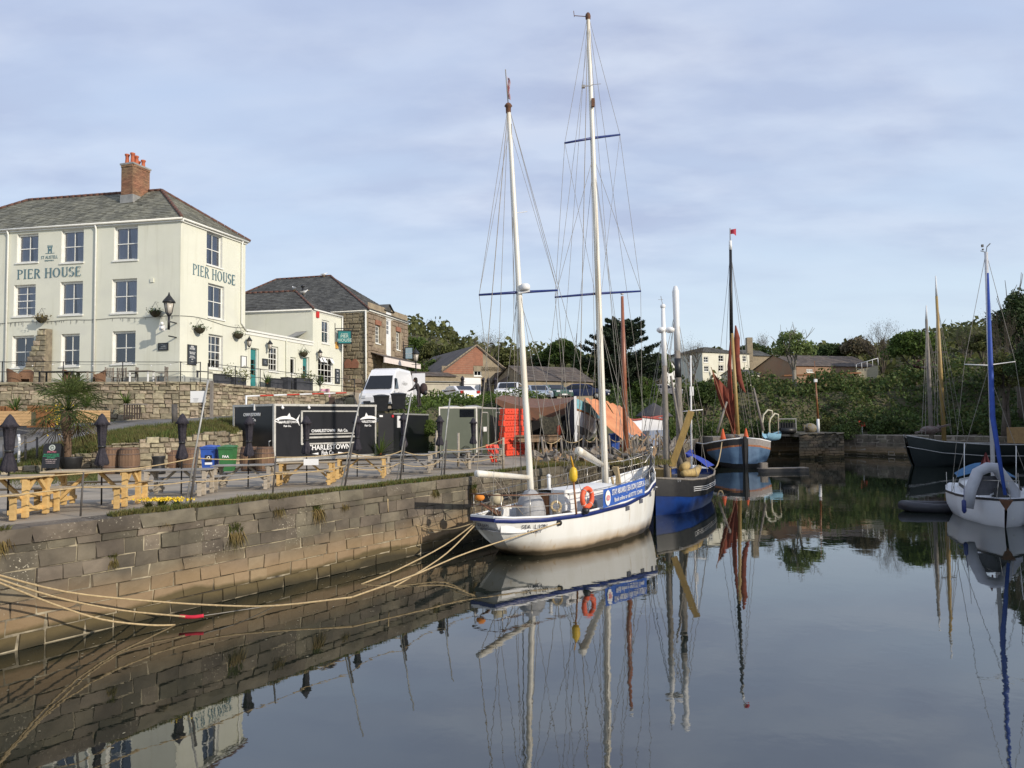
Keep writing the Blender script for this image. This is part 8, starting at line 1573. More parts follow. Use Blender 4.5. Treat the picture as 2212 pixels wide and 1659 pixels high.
# grass on the bank, the coping and the wall
def tuft(label, s_, z, k, seed, lm=None, d=.0, n_=130, drop=.5):
 t = T('grass_tuft', label, 'grass tuft', tuple(Q(s_, z, d)), group='grass tufts growing from the quay wall'); c = Q(s_, z, d)
 for m_, nn, ln, dr, nm in ((L_GRASS, n_, .28, .5, 'green_blades'), (L_STRAW, n_, .36, 1.7, 'dry_blades')):
  q = MB(); rs = random.Random(seed + len(nm))
  for i in range(nn): a = rs.uniform(0, 3.14); dd2 = -Vector((-.837, .547, 0)) * math.sin(a) + QD * math.cos(a); l_ = ln * k * rs.uniform(.4, 1.1); p = c + QD * rs.uniform(-.13, .13) * k + Vector((0, 0, rs.uniform(-.05, .1) * k)); e = p + dd2 * l_ * .5 + Vector((0, 0, l_ * (.7 if dr < 1 else -.9))); w9 = Vector((rs.uniform(-1, 1), rs.uniform(-1, 1), 0)).normalized() * .008; mid = p.lerp(e, .5) + Vector((0, 0, .06 * k)); q.add([p - w9, p + w9, mid + w9, mid - w9, e], [(0, 1, 2, 3), (3, 2, 4)])
  q.obj(nm, m_, t, True)
tl_ = [(508, 1155, 1.15), (598, 1092, 1.0), (686, 1105, 1.1), (243, 1212, .55), (-2, 1165, 1.0), (352, 1118, .7), (938, 1060, .8), (1020, 1060, 1.3), (742, 1088, .7)]
tn = ['biggest grass tuft halfway up the quay wall', 'grass tuft spilling over the coping left of the yellow tables', 'dry tipped grass tuft below the middle yellow table', 'small tuft low on the wall among the pale mortar', 'grass tuft at the left edge of the wall', 'tuft hanging below the yellow flowers', 'tuft under the grey tables near the ketch', 'long straw tuft at the wall above the ketch stern', 'small tuft by the mooring rope on the wall']
for (x, y, k), lb_ in zip(tl_, tn):
 u2 = Face(Q(-12, 0), QD); a, z = onface(x, y, Q(-12, 0), QD); tuft(lb_, a - 12, z, k, int(x) + 50)
def strip_grass(name, label, fn, n_, ln, lm, seed, kind='stuff'):
 rs = np.random.RandomState(seed); b_ = np.array([fn(rs) for _ in range(n_)]); a = rs.rand(n_) * 6.28; l_ = ln * (.4 + .8 * rs.rand(n_)); w9 = np.stack([np.cos(a), np.sin(a), 0 * a], 1) * (.012 + ln * .04); tip = b_ + np.stack([np.cos(a * 3) * l_ * .4, np.sin(a * 3) * l_ * .4, l_], 1); v = np.stack([b_ - w9, b_ + w9, tip], 1).reshape(-1, 3); f = np.arange(3 * n_).reshape(n_, 3); o = link(name, fast_mesh(name, v, f), lm); tag(o, label, 'grass', None, kind)
def edge_pt(rs): s_ = rs.uniform(2, 27); dens = .5 + .5 * math.sin(s_ * 1.9) * math.sin(s_ * .7 + 1); p = Q(s_, QZ + .0, abs(rs.normal()) * .22 * (.35 + dens) + .02); return [p.x, p.y, p.z - .01]
strip_grass('edge_grass', 'short grass growing along the quay coping', edge_pt, 24000, .13, L_GRASS, 3); strip_grass('edge_grass', 'dry straw coloured grass along the quay coping', edge_pt, 9000, .12, L_STRAW, 4)
def lerpL(L_, t): t *= len(L_) - 1; i = min(int(t), len(L_) - 2); return L_[i].lerp(L_[i + 1], t - i)
def bank_pt(rs): t = rs.uniform(.12, 1); g_ = rs.rand() ** .8; p = lerpL(LWT, t).lerp(lerpL(GRT, t), g_); return [p.x, p.y, p.z]
strip_grass('bank_grass', 'rough green grass on the bank between the path and the garden wall', bank_pt, 30000, .22, L_GRASS, 5); strip_grass('bank_grass', 'straw tipped grass mixed into the bank', bank_pt, 6000, .2, L_STRAW, 6)
def low_pt(rs): p = G(rs.uniform(20, 210), 1024 + abs(rs.normal()) * 9, QZ); return [p.x, p.y, QZ]
strip_grass('ground_grass', 'patch of grass on the quay behind the first tables', low_pt, 5000, .12, L_GRASS, 7)
fc9 = G(350, 1098, QZ); t = T('daffodil_clump', 'clump of bright yellow flowers on the quay edge', 'flowers', tuple(fc9)); pts = np.array([list(fc9)]) + np.stack([NR.normal(size=420) * .26, NR.normal(size=420) * .12, .17 + .05 * NR.rand(420)], 1); leaf_obj('petals', pts, None, .045, L_YEL, t, 8, .9); q = MB(); blades(q, fc9, 160, .28, .02, 1.3, .3, 12); blades(q, fc9 + Vector((.3, .02, 0)), 120, .25, .02, 1.3, .3, 13); blades(q, fc9 - Vector((.3, .02, 0)), 120, .25, .02, 1.3, .3, 14); q.obj('leaves', L_GRASS, t, True)
# ---------------------------------------------------------------- houses behind
M_BARNS = mat('barn_rubble', (.33, .27, .18), (.24, .2, .14), sc_=2.5, rough=.95, coord='World', bump=.6); M_CREAM2 = mat('far_cream_wall', (.70, .68, .56), (.64, .62, .5), sc_=1); M_YELW = mat('pale_yellow_wall', (.70, .62, .30), (.64, .56, .27), sc_=1)
def house(name, label, xa, xb, D0, D1, ze_y, zr_y, dep, m, mr, gable='side', zb=None, wins=(), ridge_px=None, cat='building', base_z=None):
 "front from pixel xa (depth D0) to xb (depth D1); ze_y/zr_y = picture rows of eave and ridge"
 A_, B9 = v3(P(xa, 850, D0)), v3(P(xb, 850, D1)); F_ = Face(A_, B9 - A_); L_ = (B9 - A_).length; z0_ = (min(H(A_.x, A_.y), H(B9.x, B9.y)) - .6) if zb is None else zb; ze = P((xa + xb) / 2, ze_y, (D0 + D1) / 2).z; zr = P((xa + xb) / 2, zr_y, (D0 + D1) / 2).z; t = T(name, label, cat, (A_.x, A_.y, z0_)); ops = [F_.rect(*w_) for w_ in wins]
 if gable == 'front':
  q = MB(); mid = L_ / 2 if ridge_px is None else F_.px(ridge_px, 800)[0]; F_.wall(t, L_, z0_, ze, ops, m, .12); q.add([F_.pt(0, ze), F_.pt(L_, ze), F_.pt(mid, zr)], [(0, 1, 2)]); q.add([F_.pt(L_, z0_), F_.pt(L_, z0_, -dep), F_.pt(L_, ze, -dep), F_.pt(L_, ze), F_.pt(0, z0_), F_.pt(0, z0_, -dep), F_.pt(0, ze, -dep), F_.pt(0, ze)], [(0, 1, 2, 3), (4, 7, 6, 5)]); q.obj('gable_wall', m, t, True)
  q = MB(); e9 = .15; a = [F_.pt(-e9, ze - e9, e9), F_.pt(mid, zr + .08, e9), F_.pt(L_ + e9, ze - e9, e9), F_.pt(-e9, ze - e9, -dep), F_.pt(mid, zr + .08, -dep), F_.pt(L_ + e9, ze - e9, -dep)]; q.add(a + [p - Vector((0, 0, .14)) for p in a], [(0, 1, 4, 3), (1, 2, 5, 4), (6, 9, 10, 7), (7, 10, 11, 8), (0, 6, 7, 1), (1, 7, 8, 2), (2, 8, 11, 5), (0, 3, 9, 6)]); q.obj('roof', mr, t, True)
 else:
  F_.wall(t, L_, z0_, ze, ops, m, .12); q = MB();
  for s9 in (0, L_):
   q = MB(); q.add([F_.pt(s9, z0_), F_.pt(s9, z0_, -dep), F_.pt(s9, ze, -dep), F_.pt(s9, zr, -dep / 2) if gable == 'side' else F_.pt(s9, ze, -dep / 2), F_.pt(s9, ze)], [(0, 1, 2, 3, 4)]); q.obj('end_wall', m, t, True)
  if gable == 'hip': hip_roof(t, A_, F_.u, L_, dep, ze, zr, dep * .5, dep * .5, mr, .2, rm=False)
  else:
   q = MB(); a = [F_.pt(-.2, ze - .05, .2), F_.pt(L_ + .2, ze - .05, .2), F_.pt(L_ + .2, zr, -dep / 2), F_.pt(-.2, zr, -dep / 2), F_.pt(-.2, ze, -dep - .2), F_.pt(L_ + .2, ze, -dep - .2)]; q.add(a, [(0, 1, 2, 3), (3, 2, 5, 4)]); ro = q.obj('roof', mr, t, True); roof_plane(a[0], a[1], a[2], a[3], mr, ro, .45, .5)
 for o in ops: F_.window(t, *o, .1, 2, 1, None, fw=.06)
 return t, F_, L_, ze, zr
t, F_, L_, ze, zr = house('brick_barn', 'barn with brick and rubble gable right of the parked sedan', 955, 1098, 74, 77, 802, 747, 14, M_BARNS, M_SLATE3, 'front', ridge_px=1029, wins=((1024, 1040, 792, 812),))
mid = F_.px(1029, 800)[0]; xb9 = F_.px(1043, 800)[0]; bz0 = P(1020, 806, 74).z; q = MB(); q.add([F_.pt(.1, bz0, .04), F_.pt(F_.px(1022, 800)[0], bz0, .04), F_.pt(F_.px(1022, 800)[0], ze + (zr - ze) * .9, .04), F_.pt(.1, ze + .02, .04)], [(0, 1, 2, 3)]); a1 = F_.px(1022, 800)[0]; zw = P(1032, 789, 75).z; q.add([F_.pt(a1, zw, .04), F_.pt(xb9, zw, .04), F_.pt(xb9, zr - (xb9 - mid) * (zr - ze) / (L_ - mid) - .05, .04), F_.pt(mid, zr - .06, .04), F_.pt(a1, ze + (zr - ze) * .9, .04)], [(0, 1, 2, 3, 4)]); q.obj('brick_facing', M_BRICKO, t, True)
q = MB(); F_.box(q, F_.px(1000, 800)[0], F_.px(1036, 800)[0], 5.0, P(1010, 815, 74).z, .02, .3); q.obj('white_render', M_WHITE2, t, True)
# brick courses on the gable, and coping slabs on its slopes
q = MB()
for i in range(40):
 z = bz0 + .1 + i * .22; a0_ = .2
 lim = (z - ze) / (zr - ze) * mid if z > ze else 0;
 if z > zr - .5: break
 F_.box(q, max(.2, lim + .15), min(a1 - .05, L_), z, z + .02, .04, .05)
q.obj('brick_courses', mat('pale_joint', (.4, .28, .2)), t, True, kind='stuff')
for s9 in (0, 1):
 A9, B8 = (F_.pt(-.1, ze, .05), F_.pt(mid, zr + .1, .05)) if s9 == 0 else (F_.pt(mid, zr + .1, .05), F_.pt(L_ + .1, ze, .05))
 for i in range(12): q = MB(); q.beam(A9.lerp(B8, i / 12 + .004), A9.lerp(B8, (i + 1) / 12 - .004), .3, .1); q.obj('coping_stone', M_WMO, t, True)
house('dark_roof_shed', 'long low stone shed with dark slate roof behind the ketch masts', 1140, 1281, 70, 74, 823, 787, 6.5, M_BARNS, M_SLATE3, 'side', zb=4.6); house('yellow_lean_to', 'small pale yellow gabled wall right of the brick barn', 1096, 1142, 73, 74, 822, 802, 4, M_YELW, M_SLATE3, 'front', zb=5.0, ridge_px=1102)
house('low_outbuilding', 'low rubble outbuilding left of the barn behind the railings', 905, 985, 70, 72, 812, 800, 5, M_BARNS, M_SLATE3, 'side', zb=5.0)
house('white_house', 'cream two storey house with grey hipped roof on the far bank', 1519, 1621, 100, 104, 763, 744, 8, M_CREAM2, M_SLATE2, 'hip', zb=8, wins=((1552, 1563, 767, 781), (1552, 1563, 788, 802), (1520, 1530, 770, 783), (1521, 1531, 790, 803), (1604, 1612, 768, 781)))
q = MB(); c = P(1618, 740, 106); q.box((c.x, c.y, c.z - 1), (.8, .8, 3.4)); o = q.obj('chimney_stack', M_BARNS); tag(o, 'brick chimney rising behind the white house', 'chimney'); house('stone_annexe', 'brownish building behind the right end of the white house', 1622, 1665, 108, 109, 768, 752, 6, M_BARNS, M_SLATE2, 'side', zb=8); house('white_cottage', 'small white gabled cottage behind the two grey masts', 1438, 1466, 88, 92, 795, 780, 6, M_WHITE2, M_SLATE2, 'front', zb=6); house('porch_house', 'small cream porch building right below the white house', 1598, 1642, 96, 97, 808, 796, 4, M_CREAM2, M_SLATE2, 'side', zb=8, wins=((1604, 1612, 811, 819),))
t, F_, L_, ze, zr = house('long_brown_building', 'long low building with brown slate roof on the far bank', 1722, 1895, 96, 100, 791, 762, 9, mat('orange_brick_wall', (.30, .17, .10), (.28, .2, .13), sc_=.6), M_SLATE3, 'side', zb=8, wins=((1742, 1756, 797, 804), (1852, 1862, 796, 805)))
t = T('boat_balcony', 'timber balcony shaped like a ship side on the long brown building', 'balcony', tuple(P(1855, 805, 93))); A_, B9 = P(1850, 800, 94), P(1897, 789, 93); q = MB(); q.grid([[A_.lerp(B9, f) + Vector((0, .4 * math.sin(f * 3), z * (1 + .35 * f))) for f in np.linspace(0, 1, 7)] for z in (-1.3, -.6, 0)]); q.obj('planking', mat('pale_timber', (.45, .40, .28), (.35, .31, .22), sc_=3, stretch=(1, 1, 8)), t, True)
for i in range(5): q = MB(); p = A_.lerp(B9, i / 4); q.tube([p, p + Vector((0, 0, .75 * (1 + .2 * i / 4)))], .04, 4); q.obj('baluster', M_WHITE2, t, True)
q = MB(); q.tube([A_ + Vector((0, 0, .75)), B9 + Vector((0, 0, .9))], .04, 5); q.obj('rail', M_WHITE2, t, True); q = MB(); q.beam(P(1690, 812, 94), P(1855, 806, 94), 1.4, .18); q.obj('walkway', M_WOOD, t, True)
# beige yard wall and railings behind the cars
t, F_, L_, ze, zr = house('yard_wall', 'smooth beige yard wall behind the parked sedan', 902, 1000, 66, 68, 824, 823.5, .4, mat('beige_render', (.5, .46, .36), (.42, .38, .3), sc_=1), M_LEAD, 'side', zb=4.8, cat='wall')
railing('dark railing on top of the beige yard wall', [XZ(905, 65.3, 5.6), XZ(1100, 67.5, 5.6)], 0, h=1.7)
for i, x in enumerate((999, 1044, 1055, 1070)):
 o = copy_tree(U0); p = XZ(x, 67.8, 5.7); o.location = p; k = (P(x, 812 + 3 * (i > 0), 67.8).z - p.z) / 2.12; o.scale = (1.3, 1.3, k); o['label'] = ['closed navy parasol in front of the white render of the barn', 'left one of three closed navy parasols right of the barn window', 'middle one of the three closed navy parasols by the barn', 'right one of the three closed navy parasols by the barn'][i]; o['group'] = 'closed parasols by the barn'
# ---------------------------------------------------------------- vehicles
M_CARW = mat('white_car_paint', (.78, .78, .78), (.74, .74, .75), rough=.25); M_TYRE = mat('tyre_rubber', (.02, .02, .02), rough=.9)
def vehicle(name, label, pos, rz, L_, W_, prof, glass, m, lights=True, group=None, zcut=None):
 "prof: side outline (x forward, z); glass: list of (kind, pts) side/front panes"
 t = T(name, label, 'van' if 'van' in name else 'car', tuple(pos), rz, group); n_ = len(prof); q = MB(); rows = []
 for y, k in ((-W_ / 2, .93), (-W_ / 2 + .06, 1), (0, 1.0), (W_ / 2 - .06, 1), (W_ / 2, .93)): rows.append([Vector((x * (1 - .01 * abs(y)), y * (1 - .16 * max(0, (z - 1.0)) / 1.4 if z > 1.0 else 1), .3 + (z - .3) * (k if z > .5 else 1))) for x, z in prof])
 q.grid(rows, False, True); q.poly(rows[0][::-1]); q.poly(rows[-1]); part(q, 'body', m, t)
 for pts in glass: q = MB(); q.poly([Vector(p) for p in pts]); part(q, 'window_pane', M_CARGL2, t)
 for x in (L_ * .31, -L_ * .30):
  for sy in (-1, 1): q = MB(); q.tube([(x, sy * (W_ / 2 - .2), .32), (x, sy * (W_ / 2 + .005), .32)], .32, 14); wo = part(q, 'wheel', M_TYRE, t); q = MB(); q.tube([(x, sy * (W_ / 2), .32), (x, sy * (W_ / 2 + .015), .32)], .19, 10); q.obj('rim', M_LEAD, wo)
 fx = max(x for x, z in prof); rx = min(x for x, z in prof)
 for sy in (-1, 1): q = MB(); q.box((fx - .07, sy * (W_ / 2 - .26), .78), (.16, .34, .16)); part(q, 'headlight', mat('headlamp', (.6, .62, .65), rough=.15), t); q = MB(); q.box((rx + .06, sy * (W_ / 2 - .2), .9), (.16, .26, .2)); part(q, 'tail_light', mat('tail_lamp', (.45, .02, .02), rough=.2), t); q = MB(); q.box((L_ * .16, sy * (W_ / 2 + .1), 1.12), (.1, .18, .14)); part(q, 'wing_mirror', m, t)
 q = MB(); q.box((fx - .01, 0, .45), (.06, W_ * .7, .16)); part(q, 'grille', M_BLACK, t); q = MB(); q.box((fx + .015, 0, .5), (.02, .5, .11)); part(q, 'number_plate', M_WHITE2, t); q = MB(); q.box((rx - .01, 0, .62), (.02, .5, .11)); part(q, 'number_plate', mat('yellow_plate', (.7, .55, .1)), t); return t
M_CARGL2 = mat('dark_car_window', (.012, .014, .017), rough=.06)
VP = [(2.75, .35), (2.8, .75), (2.72, 1.0), (2.05, 1.25), (1.3, 2.2), (.9, 2.55), (.2, 2.68), (-2.7, 2.68), (-2.85, 2.5), (-2.85, .35)]
def vz(x, z, y): return (x, y, z)
vn = vehicle('delivery_van', 'white high roofed delivery van parked beside the stone warehouse', XZ(838, 47.5, 4.72), math.atan2(-.995, -.12), 5.6, 2.0, VP, [[(2.05, -.83, 1.27), (2.05, .83, 1.27), (1.33, .72, 2.12), (1.33, -.72, 2.12)], [(1.85, 1.0, 1.28), (1.0, 1.0, 1.3), (1.0, .90, 1.95), (1.45, .88, 1.95)], [(1.85, -1.0, 1.28), (1.0, -1.0, 1.3), (1.0, -.90, 1.95), (1.45, -.88, 1.95)]], M_CARW)
for ch_ in vn.children:
 if ch_.name.startswith('window_pane'):
  for v in ch_.data.vertices: v.co.x += .035; v.co.z += .03; v.co.y *= 1.012
q = MB(); q.box((-3.1, 1.25, 1.55), (.06, .9, 2.0)); o = part(q, 'rear_door', M_CARW, vn, label='rear door standing open')
me = text_mesh('Pickaboo', .3, .004); me.transform(Matrix.Rotation(math.pi / 2, 4, 'X')); me.transform(Matrix.Rotation(math.pi, 4, 'Z')); me.transform(Matrix.Translation((-.6, 1.0, 1.75))); link('lettering', me, mat('pale_grey_letter', (.5, .5, .48)), vn)
CP = [(2.15, .35), (2.2, .6), (2.05, .82), (1.1, .98), (.45, 1.38), (-.1, 1.45), (-.9, 1.42), (-1.65, 1.05), (-2.15, .98), (-2.2, .5), (-2.1, .35)]
def cglass(W_=1.75):
 o = [[(-1.60, -.68, 1.08), (-1.60, .68, 1.08), (-.95, .6, 1.40), (-.95, -.6, 1.40)], [(1.12, -.7, 1.0), (1.12, .7, 1.0), (.5, .62, 1.37), (.5, -.62, 1.37)]]
 for s9 in (-1, 1): o += [[(.95, s9 * .89, 1.0), (-.2, s9 * .89, 1.0), (-.2, s9 * .83, 1.35), (.42, s9 * .83, 1.34)], [(-.27, s9 * .89, 1.0), (-1.45, s9 * .89, 1.02), (-.95, s9 * .83, 1.35), (-.27, s9 * .83, 1.35)]]
 return [[Vector(p) + Vector((.02 if i == 1 else (-.02 if i == 0 else 0), .0, .02 if i < 2 else 0)) for p in g_] for i, g_ in enumerate(o)]
SP = [(2.2, .35), (2.25, .9), (2.1, 1.05), (1.2, 1.2), (.6, 1.68), (.2, 1.75), (-2.0, 1.72), (-2.2, 1.3), (-2.25, .5), (-2.15, .35)]
def sglass():
 o = [[(1.2, -.74, 1.25), (1.2, .74, 1.25), (.68, .66, 1.66), (.68, -.66, 1.66)], [(-2.22, -.66, 1.3), (-2.22, .66, 1.3), (-2.06, .6, 1.64), (-2.06, -.6, 1.64)]]
 for s9 in (-1, 1): o += [[(1.05, s9 * .94, 1.2), (-.3, s9 * .94, 1.2), (-.3, s9 * .87, 1.62), (.6, s9 * .87, 1.6)], [(-.38, s9 * .94, 1.2), (-2.0, s9 * .94, 1.22), (-1.9, s9 * .87, 1.6), (-.38, s9 * .87, 1.62)]]
 return [[Vector(p) + Vector((.03 if i == 0 else (-.03 if i == 1 else 0), 0, .02)) for p in g_] for i, g_ in enumerate(o)]
cz = lambda x, y, D_: P(x, y, D_)
vehicle('parked_car', 'white sedan parked behind the hedge above the green trailer', cz(990, 874, 58), math.atan2(.9, -.5), 4.4, 1.78, CP, cglass(), M_CARW, group='cars parked above the hedge')
vehicle('parked_car', 'white off road car facing the harbour left of the mizzen mast', cz(1100, 872, 61), math.atan2(-.98, -.1), 4.5, 1.9, SP, sglass(), M_CARW, group='cars parked above the hedge'); vehicle('parked_car', 'silver blue car just right of the mizzen mast', cz(1160, 868, 64), math.atan2(-.9, .2), 4.2, 1.75, CP, cglass(), mat('silver_blue_paint', (.32, .38, .46), rough=.3), group='cars parked above the hedge')
vehicle('parked_car', 'dark green car beside the silver blue one', cz(1195, 866, 66), math.atan2(-.9, .4), 4.2, 1.75, CP, cglass(), mat('bottle_green_paint', (.06, .12, .09), rough=.3), group='cars parked above the hedge'); vehicle('parked_car', 'navy car in front of the dark roofed shed gable', cz(1262, 864, 66), math.atan2(-.3, .9), 4.2, 1.75, CP, cglass(), mat('navy_car_paint', (.02, .03, .09), rough=.3), group='cars parked above the hedge'); vehicle('parked_car', 'grey car on the road right of the red brown mast', cz(1430, 858, 84), math.atan2(.1, 1), 4.2, 1.75, CP, cglass(), mat('grey_car_paint', (.22, .22, .24), rough=.3), group='cars parked above the hedge')
bb_ = [o for o in bpy.data.objects if o.get('label', '').startswith('green wheelie bin')][0]
for x, y0, D_, lb_ in ((824, 851, 43.2, 'black bin in front of the white van, left one'), (861, 847, 43.5, 'black bin in front of the white van, right one')):
 o = copy_tree(bb_); tp_ = P(x, y0, D_); o.location = (tp_.x, D_, tp_.z - 1.08); o['label'] = lb_; o['group'] = 'black bins by the van'; o.scale = (1.6, 1.2, 1)
 for ch_ in list(o.children):
  if ch_.name.startswith('lettering'): bpy.data.objects.remove(ch_); continue
  if ch_.type == 'MESH': ch_.data = ch_.data.copy(); ch_.data.materials.clear(); ch_.data.materials.append(M_BLACK)
# ---------------------------------------------------------------- a person by the van
def person(label, base, face, jac, skin, scale=1.0):
 t = T('person', label, 'person', tuple(base), face); J = {'pel': (0, 0, .93, .15), 'ch': (.10, 0, 1.25, .17), 'nk': (.17, 0, 1.47, .06), 'hd': (.22, 0, 1.62, .10), 'ht': (.22, 0, 1.72, .085), 'sl': (.13, .19, 1.40, .08), 'el': (.30, .27, 1.15, .05), 'wl': (.52, .22, 1.02, .035), 'hl': (.62, .2, .98, .045), 'sr': (.13, -.19, 1.40, .08), 'er': (.28, -.26, 1.15, .05), 'wr': (.5, -.2, 1.05, .035), 'hr': (.6, -.18, 1.02, .045), 'hpl': (0, .1, .88, .11), 'kl': (.06, .12, .48, .07), 'al': (-.02, .12, .1, .05), 'fl': (.14, .13, .05, .045), 'hpr': (0, -.1, .88, .11), 'kr': (.0, -.12, .48, .07), 'ar': (-.08, -.12, .1, .05), 'fr': (.08, -.13, .05, .045)}
 E_ = ['pel ch', 'ch nk', 'nk hd', 'hd ht', 'ch sl', 'sl el', 'el wl', 'wl hl', 'ch sr', 'sr er', 'er wr', 'wr hr', 'pel hpl', 'hpl kl', 'kl al', 'al fl', 'pel hpr', 'hpr kr', 'kr ar', 'ar fr']; ks_ = list(J); me = bpy.data.meshes.new('body'); me.from_pydata([J[k][:3] for k in ks_], [(ks_.index(e.split()[0]), ks_.index(e.split()[1])) for e in E_], []); o = link('body', me, jac, t); md = o.modifiers.new('skin', 'SKIN'); md.use_smooth_shade = True
 for i, k in enumerate(ks_): me.skin_vertices[0].data[i].radius = (J[k][3],) * 2
 me.skin_vertices[0].data[0].use_root = True; sd = o.modifiers.new('sub', 'SUBSURF'); sd.levels = 1; sd.render_levels = 1
 q = MB(); q.ball((.26, 0, 1.64), (.095, .085, .125), 10, 8); q.tube([(.34, 0, 1.64), (.37, 0, 1.62)], .015, 5); part(q, 'face', skin, t); q = MB(); q.ball((.21, 0, 1.69), (.125, .105, .12), 10, 7); q.ball((.14, 0, 1.58), (.07, .09, .14), 8, 6); part(q, 'hair', mat('dark_hair', (.02, .013, .01)), t)
 for s9 in (-1, 1):
  for k in range(5): q = MB(); a = Vector((.60, s9 * .19, 1.0)); q.tube([a, a + Vector((.05, s9 * (.02 * k - .04), -.02)), a + Vector((.075, s9 * (.022 * k - .045), -.05))], .009, 4); part(q, 'finger', skin, t)
 return t
M_JK = mat('dark_jacket', (.035, .03, .032), (.05, .04, .04), sc_=8, rough=.9); ps = person('person in dark clothes with a backpack bending forward beside the van', (P(905, 818, 44.5).x, 44.5, P(905, 818, 44.5).z - 1.72), math.pi * .97, M_JK, mat('skin', (.35, .19, .12)))
t = T('backpack', 'bulging dark brown backpack on the back of the person', 'backpack', tuple(P(913, 845, 44.5))); q = MB(); q.ball(P(915, 840, 44.45), (.24, .2, .36), 12, 8); q.obj('bag', mat('brown_black_bag', (.05, .028, .026)), t, True); q = MB(); q.ball(P(919, 848, 44.35), (.12, .1, .16), 8, 6); q.obj('pocket', M_BLACK, t, True)
# ---------------------------------------------------------------- boat yard
M_TARPB = mat('brown_tarpaulin', (.20, .09, .05), (.13, .07, .045), sc_=2, rough=.9); M_TARPO = mat('orange_tarpaulin', (.66, .29, .13), (.56, .20, .09), sc_=1.2, rough=.8, coord='World', bump=.3, bsc=3)
def ppx(L_): return [P(*a) for a in L_]
t = T('tarpaulin_shelter', 'brown tarpaulin shelter stretched over a dark boat yard bay', 'shelter', tuple(P(1150, 960, 44))); A_, B9, C9, D9 = ppx(((1070, 860, 45), (1236, 866, 45), (1250, 856, 52), (1090, 852, 54))); q = MB(); q.grid([[A_.lerp(B9, f).lerp(D9.lerp(C9, f), g_) - Vector((0, 0, .5 * math.sin(math.pi * f) * (1 - g_ * .5))) for f in np.linspace(0, 1, 12)] for g_ in np.linspace(0, 1, 5)]); q.grid([[A_.lerp(B9, f) - Vector((0, 0, .5 * math.sin(math.pi * f) + g_ * (.3 + .5 * math.sin(f * 2.6)))) for f in np.linspace(0, 1, 12)] for g_ in (0, 1)]); q.obj('tarpaulin', M_TARPB, t, True)
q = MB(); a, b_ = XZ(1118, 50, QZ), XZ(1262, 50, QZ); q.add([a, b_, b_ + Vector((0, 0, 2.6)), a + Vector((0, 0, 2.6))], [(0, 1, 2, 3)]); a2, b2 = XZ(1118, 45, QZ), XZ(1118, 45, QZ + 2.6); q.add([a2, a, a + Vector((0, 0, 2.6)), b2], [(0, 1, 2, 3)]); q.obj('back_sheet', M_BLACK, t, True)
for x in (1130, 1180, 1230): q = MB(); p = XZ(x, 45.2, QZ); q.tube([p, p + Vector((0, 0, 2.4))], .05, 5); q.obj('prop', M_GREYW, t, True)
q = MB(); A_, B9 = P(1164, 893, 44.7), P(1210, 892, 44.4); q.grid([[A_.lerp(B9, f) + Vector((0, .05 * math.sin(f * 9), -1.25 * g_ - .25 * math.sin(math.pi * f) * (1 - g_))) + Vector((.3 * g_ * g_, 0, 0)) for f in np.linspace(0, 1, 8)] for g_ in np.linspace(0, 1, 4)]); tag(q.obj('camouflage_net', mat('straw_net', (.34, .28, .16), (.14, .12, .08), sc_=9, rough=.95)), 'straw coloured net hanging inside the tarpaulin shelter', 'net')
q = MB(); c = P(1208, 930, 44.0); q.lathe([(.06, -.35), (.13, -.1), (.12, .2), (.05, .32)], 8, c); tag(q.obj('orange_fender', M_ORANGE), 'orange fender hanging below the straw net', 'fender')
WB = Axis(XZ(1275, 50, 0), XZ(1246, 42.6, 0)); WT_ = [(0, .8, 4.7, 2.9, 0), (.2, .85, 4.55, 2.7, 0), (.6, .92, 4.6, 2.7, 0), (.85, .62, 4.9, 2.75, 0), (1, .06, 5.15, 2.9, -.1)]
t = T('yard_boat', 'white and turquoise wooden boat propped ashore under the orange tarpaulin', 'boat', tuple(WB.p(3))); b = MB(); b.grid(hull(WB, WT_, 24, 8, 2.4)); b.obj('hull', M_YW, t, True)
for m_, z0_, z1_, nm in ((mat('turquoise_paint', (.20, .45, .50)), .0, .55, 'turquoise_strake'), (M_WOOD, .56, .66, 'rubbing_band'), (mat('grey_primer', (.2, .2, .2)), 1.5, 1.9, 'lower_planks')):
 b = MB()
 for sd in (1, -1):
  rows = []
  for dz in (z0_, z1_):
   r_ = []
   for i in range(25):
    tt_ = i / 24; hb, rz_, kz, _ = interp(WT_, tt_); f = max(.02, (rz_ - dz - kz) / (rz_ - kz)) ** .8; r_.append(WB.p(tt_ * WB.L, sd * (hb * (1 - (1 - f) ** 2.4) ** .72 + .03), rz_ - dz))
   rows.append(r_)
  b.grid(rows)
 b.obj(nm, m_, t, True)
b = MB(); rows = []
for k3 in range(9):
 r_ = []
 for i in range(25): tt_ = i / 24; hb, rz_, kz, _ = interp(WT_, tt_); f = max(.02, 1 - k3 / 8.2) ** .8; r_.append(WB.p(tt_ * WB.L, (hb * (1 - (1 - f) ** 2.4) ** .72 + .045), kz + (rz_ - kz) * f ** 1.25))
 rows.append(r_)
b.grid(rows); b.obj('shaded_side_panel', mat('painted_shade_navy', (.02, .022, .04)), t, True)  # panel over the hull's shadowed side, its shade painted in as dark navy
b = MB(); b.box(WB.p(WB.L + .03, 0, 4.0), (.14, .14, 2.6)); b.obj('stem_post', M_WHITE2, t, True)
for k in (1.5, 5): b = MB(); c = WB.p(k, 0, 2.4); b.box(c, (2.2, .3, .3)); b.beam(c + Vector((-1.1, 0, -.2)), c + Vector((-1.0, 0, 1.5)), .14); b.beam(c + Vector((1.1, 0, -.2)), c + Vector((1.0, 0, 1.5)), .14); b.obj('cradle', M_POST, t, True)
